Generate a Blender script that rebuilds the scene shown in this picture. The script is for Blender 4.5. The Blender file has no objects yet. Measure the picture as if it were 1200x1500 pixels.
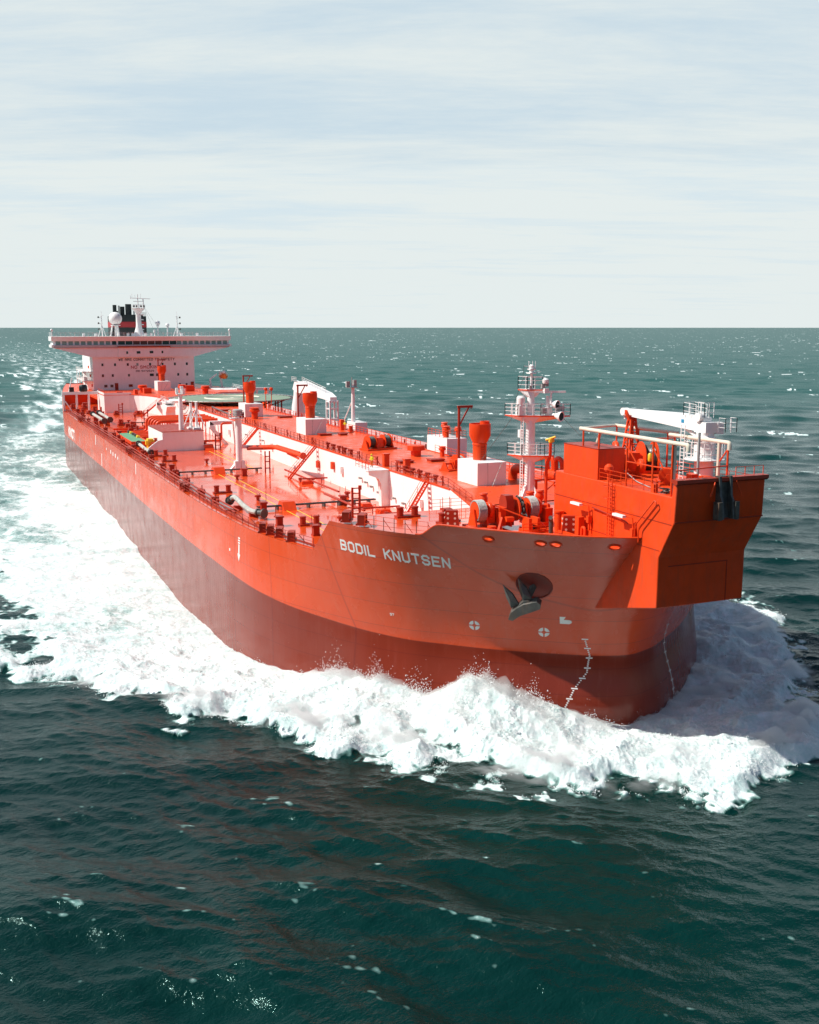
import bpy, bmesh, math, random
import numpy as np
from mathutils import Vector, Matrix

R_ = math.radians
sc = bpy.context.scene
COL = sc.collection
random.seed(7)

# ------------------------------------------------------------------ camera, world, sun, exposure
cam_data = bpy.data.cameras.new('camera')
cam = bpy.data.objects.new('camera', cam_data)
COL.objects.link(cam)
cam_data.sensor_fit = 'HORIZONTAL'
cam_data.sensor_width = 36.0
cam_data.lens = 36.0 * 1550.0 / 1200.0
cam_data.clip_start = 1.0
cam_data.clip_end = 120000.0
CAM = Vector((70.617, -56.136, 36.4))
right = Vector((0.39914959, 0.91688582, 0.0))
down = Vector((0.15791173, -0.068744, -0.98505743))
fwd = Vector((-0.90318519, 0.39318527, -0.17222617))
M = Matrix((right, -down, -fwd)).transposed().to_4x4()
M.translation = CAM
cam.matrix_world = M
sc.camera = cam

SUN_EL, SUN_AZ = R_(48), R_(-108)          # azimuth of the sun's position, from +X towards +Y
sund = bpy.data.lights.new('sun', 'SUN')
sund.energy = 5.0
sund.angle = R_(0.55)
sund.color = (1.0, 0.955, 0.88)
sun = bpy.data.objects.new('sun', sund)
COL.objects.link(sun)
sdir = Vector((math.cos(SUN_EL) * math.cos(SUN_AZ), math.cos(SUN_EL) * math.sin(SUN_AZ), math.sin(SUN_EL)))
sun.rotation_euler = sdir.to_track_quat('Z', 'Y').to_euler()
sun.location = (0, -200, 300)

world = bpy.data.worlds.new('World')
sc.world = world
world.use_nodes = True
wn, wl = world.node_tree.nodes, world.node_tree.links
wn.clear()
wo = wn.new('ShaderNodeOutputWorld')
bg = wn.new('ShaderNodeBackground')
sky = wn.new('ShaderNodeTexSky')
sky.sky_type = 'NISHITA'
sky.sun_disc = False
sky.sun_elevation = SUN_EL
sky.sun_rotation = math.pi / 2 - SUN_AZ
sky.altitude = 20
sky.air_density = 1.0
sky.dust_density = 1.6
sky.ozone_density = 1.4
bg.inputs['Strength'].default_value = 0.085
tc = wn.new('ShaderNodeTexCoord')
sep = wn.new('ShaderNodeSeparateXYZ')
wl.new(tc.outputs['Generated'], sep.inputs[0])


def wmath(op, a, b=None, clamp=False):
    n = wn.new('ShaderNodeMath')
    n.operation = op
    n.use_clamp = clamp
    for i, x in enumerate((a, b)):
        if x is None:
            continue
        if isinstance(x, (int, float)):
            n.inputs[i].default_value = x
        else:
            wl.new(x, n.inputs[i])
    return n.outputs[0]


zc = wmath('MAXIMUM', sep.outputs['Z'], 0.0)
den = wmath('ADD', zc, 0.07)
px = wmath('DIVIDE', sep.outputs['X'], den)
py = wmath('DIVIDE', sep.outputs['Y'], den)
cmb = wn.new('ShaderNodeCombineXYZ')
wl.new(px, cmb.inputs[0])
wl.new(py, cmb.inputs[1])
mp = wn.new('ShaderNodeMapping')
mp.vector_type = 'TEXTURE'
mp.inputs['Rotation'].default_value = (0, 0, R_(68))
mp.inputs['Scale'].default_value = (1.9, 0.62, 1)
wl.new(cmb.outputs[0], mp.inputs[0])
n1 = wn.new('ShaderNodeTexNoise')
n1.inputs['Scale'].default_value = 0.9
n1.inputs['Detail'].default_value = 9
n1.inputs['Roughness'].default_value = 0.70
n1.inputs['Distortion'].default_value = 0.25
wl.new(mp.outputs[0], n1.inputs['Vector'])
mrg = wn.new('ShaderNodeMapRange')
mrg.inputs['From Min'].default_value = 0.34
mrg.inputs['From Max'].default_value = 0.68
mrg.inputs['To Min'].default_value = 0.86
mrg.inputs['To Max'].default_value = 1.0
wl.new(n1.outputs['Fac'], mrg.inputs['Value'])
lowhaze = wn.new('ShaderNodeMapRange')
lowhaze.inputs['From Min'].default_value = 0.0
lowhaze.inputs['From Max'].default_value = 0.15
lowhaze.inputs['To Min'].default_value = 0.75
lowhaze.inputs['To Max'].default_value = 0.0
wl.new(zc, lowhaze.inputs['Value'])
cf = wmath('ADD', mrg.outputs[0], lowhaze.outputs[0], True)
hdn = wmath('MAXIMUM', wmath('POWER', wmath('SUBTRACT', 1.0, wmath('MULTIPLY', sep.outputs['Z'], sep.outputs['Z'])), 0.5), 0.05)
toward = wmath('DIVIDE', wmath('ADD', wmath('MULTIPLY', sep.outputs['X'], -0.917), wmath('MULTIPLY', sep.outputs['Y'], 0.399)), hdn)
view_side = wn.new('ShaderNodeMapRange')
view_side.interpolation_type = 'SMOOTHSTEP'
view_side.inputs['From Min'].default_value = 0.1
view_side.inputs['From Max'].default_value = 0.78
wl.new(toward, view_side.inputs['Value'])
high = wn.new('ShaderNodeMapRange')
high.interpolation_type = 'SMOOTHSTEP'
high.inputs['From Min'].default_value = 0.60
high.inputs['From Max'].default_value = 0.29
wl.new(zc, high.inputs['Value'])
cf = wmath('MULTIPLY', cf, wmath('MULTIPLY', view_side.outputs[0], high.outputs[0]))  # cloud kept to the view side; sky elsewhere left clear to deepen shade
tone = wn.new('ShaderNodeMix')
tone.data_type = 'RGBA'
tone.inputs['A'].default_value = (6.3, 7.65, 8.45, 1)
tone.inputs['B'].default_value = (7.75, 8.4, 8.35, 1)
tmr = wn.new('ShaderNodeMapRange')
tmr.interpolation_type = 'SMOOTHSTEP'
tmr.inputs['From Min'].default_value = 0.30
tmr.inputs['From Max'].default_value = 0.66
wl.new(n1.outputs['Fac'], tmr.inputs['Value'])
wl.new(wmath('ADD', tmr.outputs[0], lowhaze.outputs[0], True), tone.inputs['Factor'])
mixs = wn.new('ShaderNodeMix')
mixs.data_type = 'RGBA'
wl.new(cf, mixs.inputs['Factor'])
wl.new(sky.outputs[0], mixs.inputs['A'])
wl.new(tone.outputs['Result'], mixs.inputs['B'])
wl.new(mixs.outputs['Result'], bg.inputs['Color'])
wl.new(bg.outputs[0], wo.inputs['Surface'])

sc.view_settings.view_transform = 'Standard'
sc.view_settings.look = 'None'
sc.view_settings.exposure = 0.25
sc.view_settings.gamma = 1.0
sc.view_settings.use_curve_mapping = False
sc.cycles.max_bounces = 6
sc.cycles.volume_bounces = 2
sc.cycles.sample_clamp_indirect = 4.0
sc.cycles.caustics_reflective = False
sc.cycles.caustics_refractive = False

# ------------------------------------------------------------------ levels (metres above the water)
ZT, ZD, ZF, ZB, ZP, ZA, ZG = 18.96, 14.44, 17.8, 23.2, 8.55, 17.3, 19.1   # trunk, main, forecastle, bow station, paint line, poop


# ------------------------------------------------------------------ materials
def N(nt, typ, **kw):
    n = nt.nodes.new(typ)
    for k, v in kw.items():
        if k in n.inputs:
            n.inputs[k].default_value = v
        else:
            setattr(n, k, v)
    return n


def paint(name, col, rough=0.35, spec=0.5, var=0.10, dirt=None, dirt_amt=0.25, rvar=0.12, scale=0.6, bump=0.0, metal=0.0):
    m = bpy.data.materials.new(name)
    m.use_nodes = True
    nt = m.node_tree
    L = nt.links.new
    b = nt.nodes['Principled BSDF']
    b.inputs['Specular IOR Level'].default_value = spec
    b.inputs['Metallic'].default_value = metal
    geo = N(nt, 'ShaderNodeNewGeometry')
    nz = N(nt, 'ShaderNodeTexNoise', Scale=scale, Detail=6.0, Roughness=0.6)
    L(geo.outputs['Position'], nz.inputs['Vector'])
    ra = N(nt, 'ShaderNodeValToRGB')
    ra.color_ramp.elements[0].position = 0.3
    ra.color_ramp.elements[1].position = 0.7
    ra.color_ramp.elements[0].color = tuple(c * (1 - var) for c in col) + (1,)
    ra.color_ramp.elements[1].color = tuple(min(1, c * (1 + var)) for c in col) + (1,)
    L(nz.outputs['Fac'], ra.inputs[0])
    out = ra.outputs[0]
    if dirt:
        mpg = N(nt, 'ShaderNodeMapping')
        mpg.inputs['Scale'].default_value = (1.4, 1.4, 0.25)
        L(geo.outputs['Position'], mpg.inputs[0])
        n2 = N(nt, 'ShaderNodeTexNoise', Scale=1.1, Detail=8.0, Roughness=0.7)
        L(mpg.outputs[0], n2.inputs['Vector'])
        mr = N(nt, 'ShaderNodeMapRange')
        mr.inputs['From Min'].default_value = 0.5
        mr.inputs['From Max'].default_value = 0.75
        mr.inputs['To Max'].default_value = dirt_amt
        L(n2.outputs['Fac'], mr.inputs['Value'])
        mx = N(nt, 'ShaderNodeMix', data_type='RGBA')
        mx.inputs['B'].default_value = tuple(dirt) + (1,)
        L(mr.outputs[0], mx.inputs['Factor'])
        L(out, mx.inputs['A'])
        out = mx.outputs['Result']
    L(out, b.inputs['Base Color'])
    n3 = N(nt, 'ShaderNodeTexNoise', Scale=scale * 2.3, Detail=4.0)
    L(geo.outputs['Position'], n3.inputs['Vector'])
    mr2 = N(nt, 'ShaderNodeMapRange')
    mr2.inputs['From Min'].default_value = 0.3
    mr2.inputs['From Max'].default_value = 0.7
    mr2.inputs['To Min'].default_value = max(0.03, rough - rvar)
    mr2.inputs['To Max'].default_value = min(1, rough + rvar)
    L(n3.outputs['Fac'], mr2.inputs['Value'])
    L(mr2.outputs[0], b.inputs['Roughness'])
    if bump:
        bp = N(nt, 'ShaderNodeBump', Strength=1.0, Distance=bump)
        L(nz.outputs['Fac'], bp.inputs['Height'])
        L(bp.outputs[0], b.inputs['Normal'])
    return m


RED = (0.70, 0.058, 0.008)
M_red = paint('red_paint', RED, 0.40, 0.32, 0.10, (0.36, 0.06, 0.03), 0.55, bump=0.05)
M_redk = paint('dark_red_paint', (0.33, 0.026, 0.008), 0.42, 0.35, 0.12, (0.18, 0.03, 0.02), 0.4)
M_white = paint('white_paint', (0.80, 0.80, 0.785), 0.4, 0.5, 0.03, (0.55, 0.45, 0.36), 0.22)
M_wall = paint('white_wall_paint', (0.82, 0.815, 0.79), 0.35, 0.5, 0.025, (0.62, 0.48, 0.40), 0.16, scale=0.3)
M_cream = paint('cream_paint', (0.66, 0.60, 0.48), 0.4, 0.5, 0.05)
M_yellow = paint('yellow_paint', (0.75, 0.52, 0.03), 0.45)
M_green = paint('green_grating', (0.12, 0.30, 0.17), 0.7, 0.3, 0.15)
M_heli = paint('helideck_green', (0.20, 0.27, 0.19), 0.6, 0.4, 0.15)
M_black = paint('black_paint', (0.012, 0.018, 0.018), 0.4, 0.5, 0.2)
M_steel = paint('galvanised_steel', (0.32, 0.33, 0.32), 0.45, 0.5, 0.15)
M_rope = paint('wet_rope', (0.35, 0.36, 0.34), 0.8, 0.3, 0.3, scale=6)
M_recess_shade = paint('recess_shaded_red', (0.20, 0.016, 0.008), 0.5, 0.3, 0.2, (0.05, 0.02, 0.015), 0.6)  # red darkened: shade inside the anchor pocket put into the colour
M_dark = paint('weathered_steel', (0.055, 0.06, 0.056), 0.42, 0.5, 0.5, (0.25, 0.11, 0.05), 0.5, scale=2.0)
M_hose = paint('hose_rubber', (0.42, 0.42, 0.38), 0.5, 0.4, 0.25, scale=2)
M_mark = paint('marking_white', (0.78, 0.78, 0.75), 0.5, 0.4, 0.05, (0.5, 0.3, 0.25), 0.2)
M_lettr = paint('lettering_red', (0.35, 0.03, 0.03), 0.5)
M_lettk = paint('lettering_dark', (0.06, 0.05, 0.06), 0.5)
M_fred = paint('funnel_red', (0.42, 0.025, 0.03), 0.4)
M_lamp = paint('lamp_white', (0.82, 0.82, 0.8), 0.25)
M_orange = paint('lifeboat_orange', (0.80, 0.16, 0.02), 0.35)
M_skin = paint('skin', (0.50, 0.27, 0.18), 0.5)
M_hiviz = paint('hi_vis_yellow', (0.72, 0.62, 0.03), 0.7, 0.2)
M_cloth = paint('orange_overalls', (0.65, 0.13, 0.02), 0.8, 0.2)
M_boot = paint('boot_black', (0.02, 0.02, 0.02), 0.6)


def glass(name, col):
    m = bpy.data.materials.new(name)
    m.use_nodes = True
    b = m.node_tree.nodes['Principled BSDF']
    b.inputs['Base Color'].default_value = col + (1,)
    b.inputs['Roughness'].default_value = 0.06
    b.inputs['Specular IOR Level'].default_value = 0.8
    return m


M_glass = glass('tinted_glass', (0.02, 0.035, 0.035))
M_glassl = glass('pale_glass', (0.22, 0.34, 0.30))
M_glassr = glass('red_brown_glass', (0.10, 0.015, 0.012))


def hull_material():
    m = bpy.data.materials.new('hull_paint')
    m.use_nodes = True
    nt = m.node_tree
    L = nt.links.new
    b = nt.nodes['Principled BSDF']
    geo = N(nt, 'ShaderNodeNewGeometry')
    sp = N(nt, 'ShaderNodeSeparateXYZ')
    L(geo.outputs['Position'], sp.inputs[0])

    def mth(op, a, c=None, clamp=False):
        n = N(nt, 'ShaderNodeMath', operation=op, use_clamp=clamp)
        for i, x in enumerate((a, c)):
            if x is None:
                continue
            if isinstance(x, (int, float)):
                n.inputs[i].default_value = x
            else:
                L(x, n.inputs[i])
        return n.outputs[0]

    def mix(f, a, c):
        n = N(nt, 'ShaderNodeMix', data_type='RGBA')
        L(f, n.inputs['Factor']) if not isinstance(f, (int, float)) else setattr(n.inputs['Factor'], 'default_value', f)
        for nm, x in (('A', a), ('B', c)):
            if isinstance(x, tuple):
                n.inputs[nm].default_value = x + (1,)
            else:
                L(x, n.inputs[nm])
        return n.outputs['Result']
    n1 = N(nt, 'ShaderNodeTexNoise', Scale=0.12, Detail=5.0)
    L(geo.outputs['Position'], n1.inputs['Vector'])
    up = mix(n1.outputs['Fac'], (0.58, 0.053, 0.009), (0.71, 0.082, 0.015))
    lo = mix(n1.outputs['Fac'], (0.165, 0.019, 0.008), (0.22, 0.029, 0.013))
    # vertical streaks
    mpg = N(nt, 'ShaderNodeMapping')
    mpg.inputs['Scale'].default_value = (1.6, 1.6, 0.10)
    L(geo.outputs['Position'], mpg.inputs[0])
    n2 = N(nt, 'ShaderNodeTexNoise', Scale=1.3, Detail=6.0, Roughness=0.65)
    L(mpg.outputs[0], n2.inputs['Vector'])
    st = N(nt, 'ShaderNodeMapRange')
    st.inputs['From Min'].default_value = 0.52
    st.inputs['From Max'].default_value = 0.78
    st.inputs['To Max'].default_value = 0.30
    L(n2.outputs['Fac'], st.inputs['Value'])
    up = mix(st.outputs[0], up, (0.60, 0.16, 0.09))
    lo = mix(st.outputs[0], lo, (0.26, 0.06, 0.042))
    # plate seams: thin lines along and across the shell
    arc = mth('SUBTRACT', sp.outputs['X'], mth('MULTIPLY', sp.outputs['Y'], 0.55))
    fx = mth('ABSOLUTE', mth('SUBTRACT', mth('FRACT', mth('MULTIPLY', arc, 1 / 9.0)), 0.5))
    fz = mth('ABSOLUTE', mth('SUBTRACT', mth('FRACT', mth('MULTIPLY', mth('ADD', sp.outputs['Z'], 0.8), 1 / 2.45)), 0.5))
    lx = mth('LESS_THAN', fx, 0.008)
    lz = mth('LESS_THAN', fz, 0.016)
    ln = mth('MULTIPLY', mth('MAXIMUM', lx, lz), 0.50)
    up = mix(ln, up, (0.30, 0.030, 0.014))
    lo = mix(ln, lo, (0.12, 0.014, 0.010))
    # plate to plate tone
    pl = N(nt, 'ShaderNodeCombineXYZ')
    L(mth('FLOOR', mth('ADD', mth('MULTIPLY', arc, 1 / 9.0), 0.5)), pl.inputs[0])
    L(mth('FLOOR', mth('ADD', mth('MULTIPLY', mth('ADD', sp.outputs['Z'], 0.8), 1 / 2.45), 0.5)), pl.inputs[1])
    wnz = N(nt, 'ShaderNodeTexWhiteNoise', noise_dimensions='2D')
    L(pl.outputs[0], wnz.inputs['Vector'])
    up = mix(mth('MULTIPLY', wnz.outputs['Value'], 0.22), up, (0.40, 0.05, 0.03))
    tq = N(nt, 'ShaderNodeMapRange', interpolation_type='SMOOTHSTEP')
    tq.inputs['From Min'].default_value = -55.0
    tq.inputs['From Max'].default_value = -12.0
    tq.inputs['To Min'].default_value = 8.4
    tq.inputs['To Max'].default_value = 6.55
    L(sp.outputs['X'], tq.inputs['Value'])
    zrel = mth('SUBTRACT', sp.outputs['Z'], tq.outputs[0])
    red = mth('GREATER_THAN', zrel, 0.0)
    thin = mth('MULTIPLY', mth('GREATER_THAN', zrel, -0.02), mth('LESS_THAN', zrel, 0.05))
    colr = mix(red, lo, up)
    colr = mix(mth('MULTIPLY', thin, 0.6), colr, (0.14, 0.02, 0.015))
    L(colr, b.inputs['Base Color'])
    n3 = N(nt, 'ShaderNodeTexNoise', Scale=0.35, Detail=4.0)
    L(geo.outputs['Position'], n3.inputs['Vector'])
    rr = N(nt, 'ShaderNodeMapRange')
    rr.inputs['From Min'].default_value = 0.3
    rr.inputs['From Max'].default_value = 0.7
    rr.inputs['To Min'].default_value = 0.16
    rr.inputs['To Max'].default_value = 0.34
    L(n3.outputs['Fac'], rr.inputs['Value'])
    wet = mth('MULTIPLY', mth('SUBTRACT', 1.0, red), 0.05)
    L(mth('SUBTRACT', rr.outputs[0], wet), b.inputs['Roughness'])
    L(mth('ADD', mth('MULTIPLY', mth('SUBTRACT', 1.0, red), -0.08), 0.42), b.inputs['Specular IOR Level'])
    # slight oil-canning of the plates between frames
    fr = mth('ABSOLUTE', mth('SUBTRACT', mth('FRACT', mth('MULTIPLY', arc, 1 / 0.9)), 0.5))
    hh = mth('ADD', mth('MULTIPLY', mth('MULTIPLY', fr, fr), 0.05), mth('MULTIPLY', n3.outputs['Fac'], 0.10))
    bp = N(nt, 'ShaderNodeBump', Strength=0.8, Distance=0.5)
    L(hh, bp.inputs['Height'])
    L(bp.outputs[0], b.inputs['Normal'])
    return m


M_hull = hull_material()


def deck_material():
    """red deck, wet: puddled patches are mirror smooth"""
    m = paint('wet_red_deck', (0.72, 0.078, 0.014), 0.3, 0.5, 0.08, (0.42, 0.06, 0.03), 0.3, scale=0.25)
    nt = m.node_tree
    L = nt.links.new
    b = nt.nodes['Principled BSDF']
    geo = N(nt, 'ShaderNodeNewGeometry')
    n = N(nt, 'ShaderNodeTexNoise', Scale=0.16, Detail=5.0, Roughness=0.55)
    L(geo.outputs['Position'], n.inputs['Vector'])
    mr = N(nt, 'ShaderNodeMapRange')
    mr.inputs['From Min'].default_value = 0.38
    mr.inputs['From Max'].default_value = 0.64
    mr.inputs['To Min'].default_value = 0.05
    mr.inputs['To Max'].default_value = 0.24
    L(n.outputs['Fac'], mr.inputs['Value'])
    L(mr.outputs[0], b.inputs['Roughness'])
    b.inputs['Coat Weight'].default_value = 0.35
    b.inputs['Coat IOR'].default_value = 1.33
    L(mr.outputs[0], b.inputs['Coat Roughness'])
    return m


M_deck = deck_material()
M_deckd = paint('dry_red_deck', (0.70, 0.078, 0.016), 0.36, 0.45, 0.10, (0.42, 0.07, 0.04), 0.35, rvar=0.14, scale=0.3)


# ------------------------------------------------------------------ mesh helpers
class MB:
    def __init__(s):
        s.v, s.f = [], []

    def add(s, vs, fs):
        o = len(s.v)
        s.v += [tuple(p) for p in vs]
        s.f += [tuple(i + o for i in f) for f in fs]
        return s

    def box(s, x0, x1, y0, y1, z0, z1):
        vs = [(x, y, z) for z in (z0, z1) for y in (y0, y1) for x in (x0, x1)]
        return s.add(vs, [(0, 2, 3, 1), (4, 5, 7, 6), (0, 1, 5, 4), (2, 6, 7, 3), (0, 4, 6, 2), (1, 3, 7, 5)])

    def bar(s, p, q, w, h=None, up=(0, 0, 1)):
        p, q = Vector(p), Vector(q)
        h = h or w
        d = (q - p).normalized()
        u = Vector(up)
        if abs(d.dot(u)) > 0.98:
            u = Vector((1, 0, 0))
        a = d.cross(u).normalized()
        b = a.cross(d).normalized()
        vs = [c + a * (w / 2 * i) + b * (h / 2 * j) for c in (p, q) for i, j in ((-1, -1), (1, -1), (1, 1), (-1, 1))]
        return s.add(vs, [(3, 2, 1, 0), (4, 5, 6, 7), (0, 1, 5, 4), (1, 2, 6, 5), (2, 3, 7, 6), (3, 0, 4, 7)])

    def tube(s, pts, r, n=8):
        pts = [Vector(p) for p in pts]
        rs = r if isinstance(r, (list, tuple)) else [r] * len(pts)
        rings = []
        a = None
        for i, p in enumerate(pts):
            d = (pts[min(i + 1, len(pts) - 1)] - pts[max(i - 1, 0)]).normalized()
            if a is None:
                u = Vector((0, 0, 1)) if abs(d.z) < 0.9 else Vector((1, 0, 0))
                a = d.cross(u).normalized()
            else:
                a = (a - d * a.dot(d)).normalized()
            b = d.cross(a)
            rings.append([p + (a * math.cos(t) + b * math.sin(t)) * rs[i] for t in [2 * math.pi * k / n for k in range(n)]])
        vs = [v for g in rings for v in g]
        fs = []
        for i in range(len(pts) - 1):
            for k in range(n):
                fs.append((i * n + k, i * n + (k + 1) % n, (i + 1) * n + (k + 1) % n, (i + 1) * n + k))
        fs.append(tuple(range(n))[::-1])
        fs.append(tuple((len(pts) - 1) * n + k for k in range(n)))
        return s.add(vs, fs)

    def bend(s, pts, r, n=8, rad=0.5, seg=5):
        """tube through pts with rounded corners"""
        P = [Vector(p) for p in pts]
        out = [P[0]]
        for i in range(1, len(P) - 1):
            a = (P[i - 1] - P[i])
            c = (P[i + 1] - P[i])
            k = min(rad, a.length * .49, c.length * .49)
            a, c = P[i] + a.normalized() * k, P[i] + c.normalized() * k
            for j in range(seg + 1):
                t = j / seg
                out.append(a * (1 - t) ** 2 + P[i] * 2 * t * (1 - t) + c * t * t)
        out.append(P[-1])
        return s.tube(out, r, n)

    def lathe(s, c, prof, n=16, axis=(0, 0, 1)):
        c = Vector(c)
        ax = Vector(axis).normalized()
        u = Vector((1, 0, 0)) if abs(ax.x) < 0.9 else Vector((0, 1, 0))
        a = ax.cross(u).normalized()
        b = ax.cross(a)
        vs, fs = [], []
        for r, z in prof:
            for k in range(n):
                t = 2 * math.pi * k / n
                vs.append(c + ax * z + (a * math.cos(t) + b * math.sin(t)) * max(r, 1e-4))
        for i in range(len(prof) - 1):
            for k in range(n):
                fs.append((i * n + k, i * n + (k + 1) % n, (i + 1) * n + (k + 1) % n, (i + 1) * n + k))
        fs.append(tuple(range(n))[::-1])
        fs.append(tuple((len(prof) - 1) * n + k for k in range(n)))
        return s.add(vs, fs)

    def sphere(s, c, r, n=16, sq=(1, 1, 1)):
        c = Vector(c)
        m = n // 2
        vs = [c + Vector((0, 0, r * sq[2])), c - Vector((0, 0, r * sq[2]))]
        fs = []
        for i in range(1, m):
            t = math.pi * i / m
            for k in range(n):
                p = 2 * math.pi * k / n
                vs.append(c + Vector((r * sq[0] * math.sin(t) * math.cos(p), r * sq[1] * math.sin(t) * math.sin(p), r * sq[2] * math.cos(t))))
        g = lambda i, k: 2 + (i - 1) * n + k % n
        for k in range(n):
            fs.append((0, g(1, k), g(1, k + 1)))
            fs.append((1, g(m - 1, k + 1), g(m - 1, k)))
            for i in range(1, m - 1):
                fs.append((g(i, k), g(i + 1, k), g(i + 1, k + 1), g(i, k + 1)))
        return s.add(vs, fs)

    def prism(s, poly, plane, lo, hi):
        """extrude a 2D polygon; plane 'xz' -> along y, 'yz' -> along x, 'xy' -> along z"""
        def P(a, b, c):
            return {'xz': (a, c, b), 'yz': (c, a, b), 'xy': (a, b, c)}[plane]
        n = len(poly)
        vs = [P(a, b, lo) for a, b in poly] + [P(a, b, hi) for a, b in poly]
        fs = [tuple(range(n))[::-1], tuple(range(n, 2 * n))]
        fs += [(i, (i + 1) % n, n + (i + 1) % n, n + i) for i in range(n)]
        return s.add(vs, fs)

    def torus(s, c, R, r, axis=(0, 0, 1), n=20, m=6, sx=1.0):
        c = Vector(c)
        ax = Vector(axis).normalized()
        u = Vector((0, 0, 1)) if abs(ax.z) < 0.9 else Vector((1, 0, 0))
        a = ax.cross(u).normalized()
        b = ax.cross(a)
        vs, fs = [], []
        for i in range(n):
            t = 2 * math.pi * i / n
            d = a * math.cos(t) * sx + b * math.sin(t)
            dn = (a * math.cos(t) + b * math.sin(t) * sx).normalized()
            for j in range(m):
                q = 2 * math.pi * j / m
                vs.append(c + d * R + dn * (r * math.cos(q)) + ax * (r * math.sin(q)))
        for i in range(n):
            for j in range(m):
                fs.append((i * m + j, ((i + 1) % n) * m + j, ((i + 1) % n) * m + (j + 1) % m, i * m + (j + 1) % m))
        return s.add(vs, fs)

    def build(s, name, mat, parent=None, smooth=35, loc=None, rz=0.0, label=None, recalc=True):
        me = bpy.data.meshes.new(name)
        me.from_pydata(s.v, [], s.f)
        if recalc:
            bm = bmesh.new()
            bm.from_mesh(me)
            bmesh.ops.recalc_face_normals(bm, faces=bm.faces)
            bm.to_mesh(me)
            bm.free()
        for mm in (mat if isinstance(mat, (list, tuple)) else [mat]):
            me.materials.append(mm)
        if smooth:
            me.polygons.foreach_set('use_smooth', [True] * len(me.polygons))
            me.set_sharp_from_angle(angle=R_(smooth))
        o = bpy.data.objects.new(name, me)
        COL.objects.link(o)
        if parent:
            o.parent = parent
        if loc:
            o.location = loc
        o.rotation_euler.z = rz
        if label:
            o['label'] = label
        return o


def empty(name, loc=(0, 0, 0), rz=0, parent=None):
    o = bpy.data.objects.new(name, None)
    COL.objects.link(o)
    o.location = loc
    o.rotation_euler.z = rz
    o.empty_display_size = 0.5
    if parent:
        o.parent = parent
    return o


def tag(o, label=None, cat=None, group=None, kind=None):
    for k, v in (('label', label), ('category', cat), ('group', group), ('kind', kind)):
        if v:
            o[k] = v
    return o


def copy_tree(o, parent=None, loc=None, rz=None):
    c = o.copy()
    COL.objects.link(c)
    c.parent = parent if parent else o.parent
    if loc is not None:
        c.location = loc
    if rz is not None:
        c.rotation_euler.z = rz
    for ch in list(o.children):
        copy_tree(ch, c)
    return c


def rail_bars(mb, pts, h=1.1, step=1.8, r=0.035, rows=3, pr=0.045):
    """posts and rails along a polyline on a deck"""
    P = [Vector(p) for p in pts]
    for a, b in zip(P, P[1:]):
        L = (b - a).length
        n = max(1, round(L / step))
        for i in range(n + 1):
            q = a.lerp(b, i / n)
            mb.bar(q, q + Vector((0, 0, h)), pr, pr)
        for k in range(1, rows + 1):
            z = Vector((0, 0, h * k / rows))
            mb.bar(a + z, b + z, r, r)
    return mb


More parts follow.
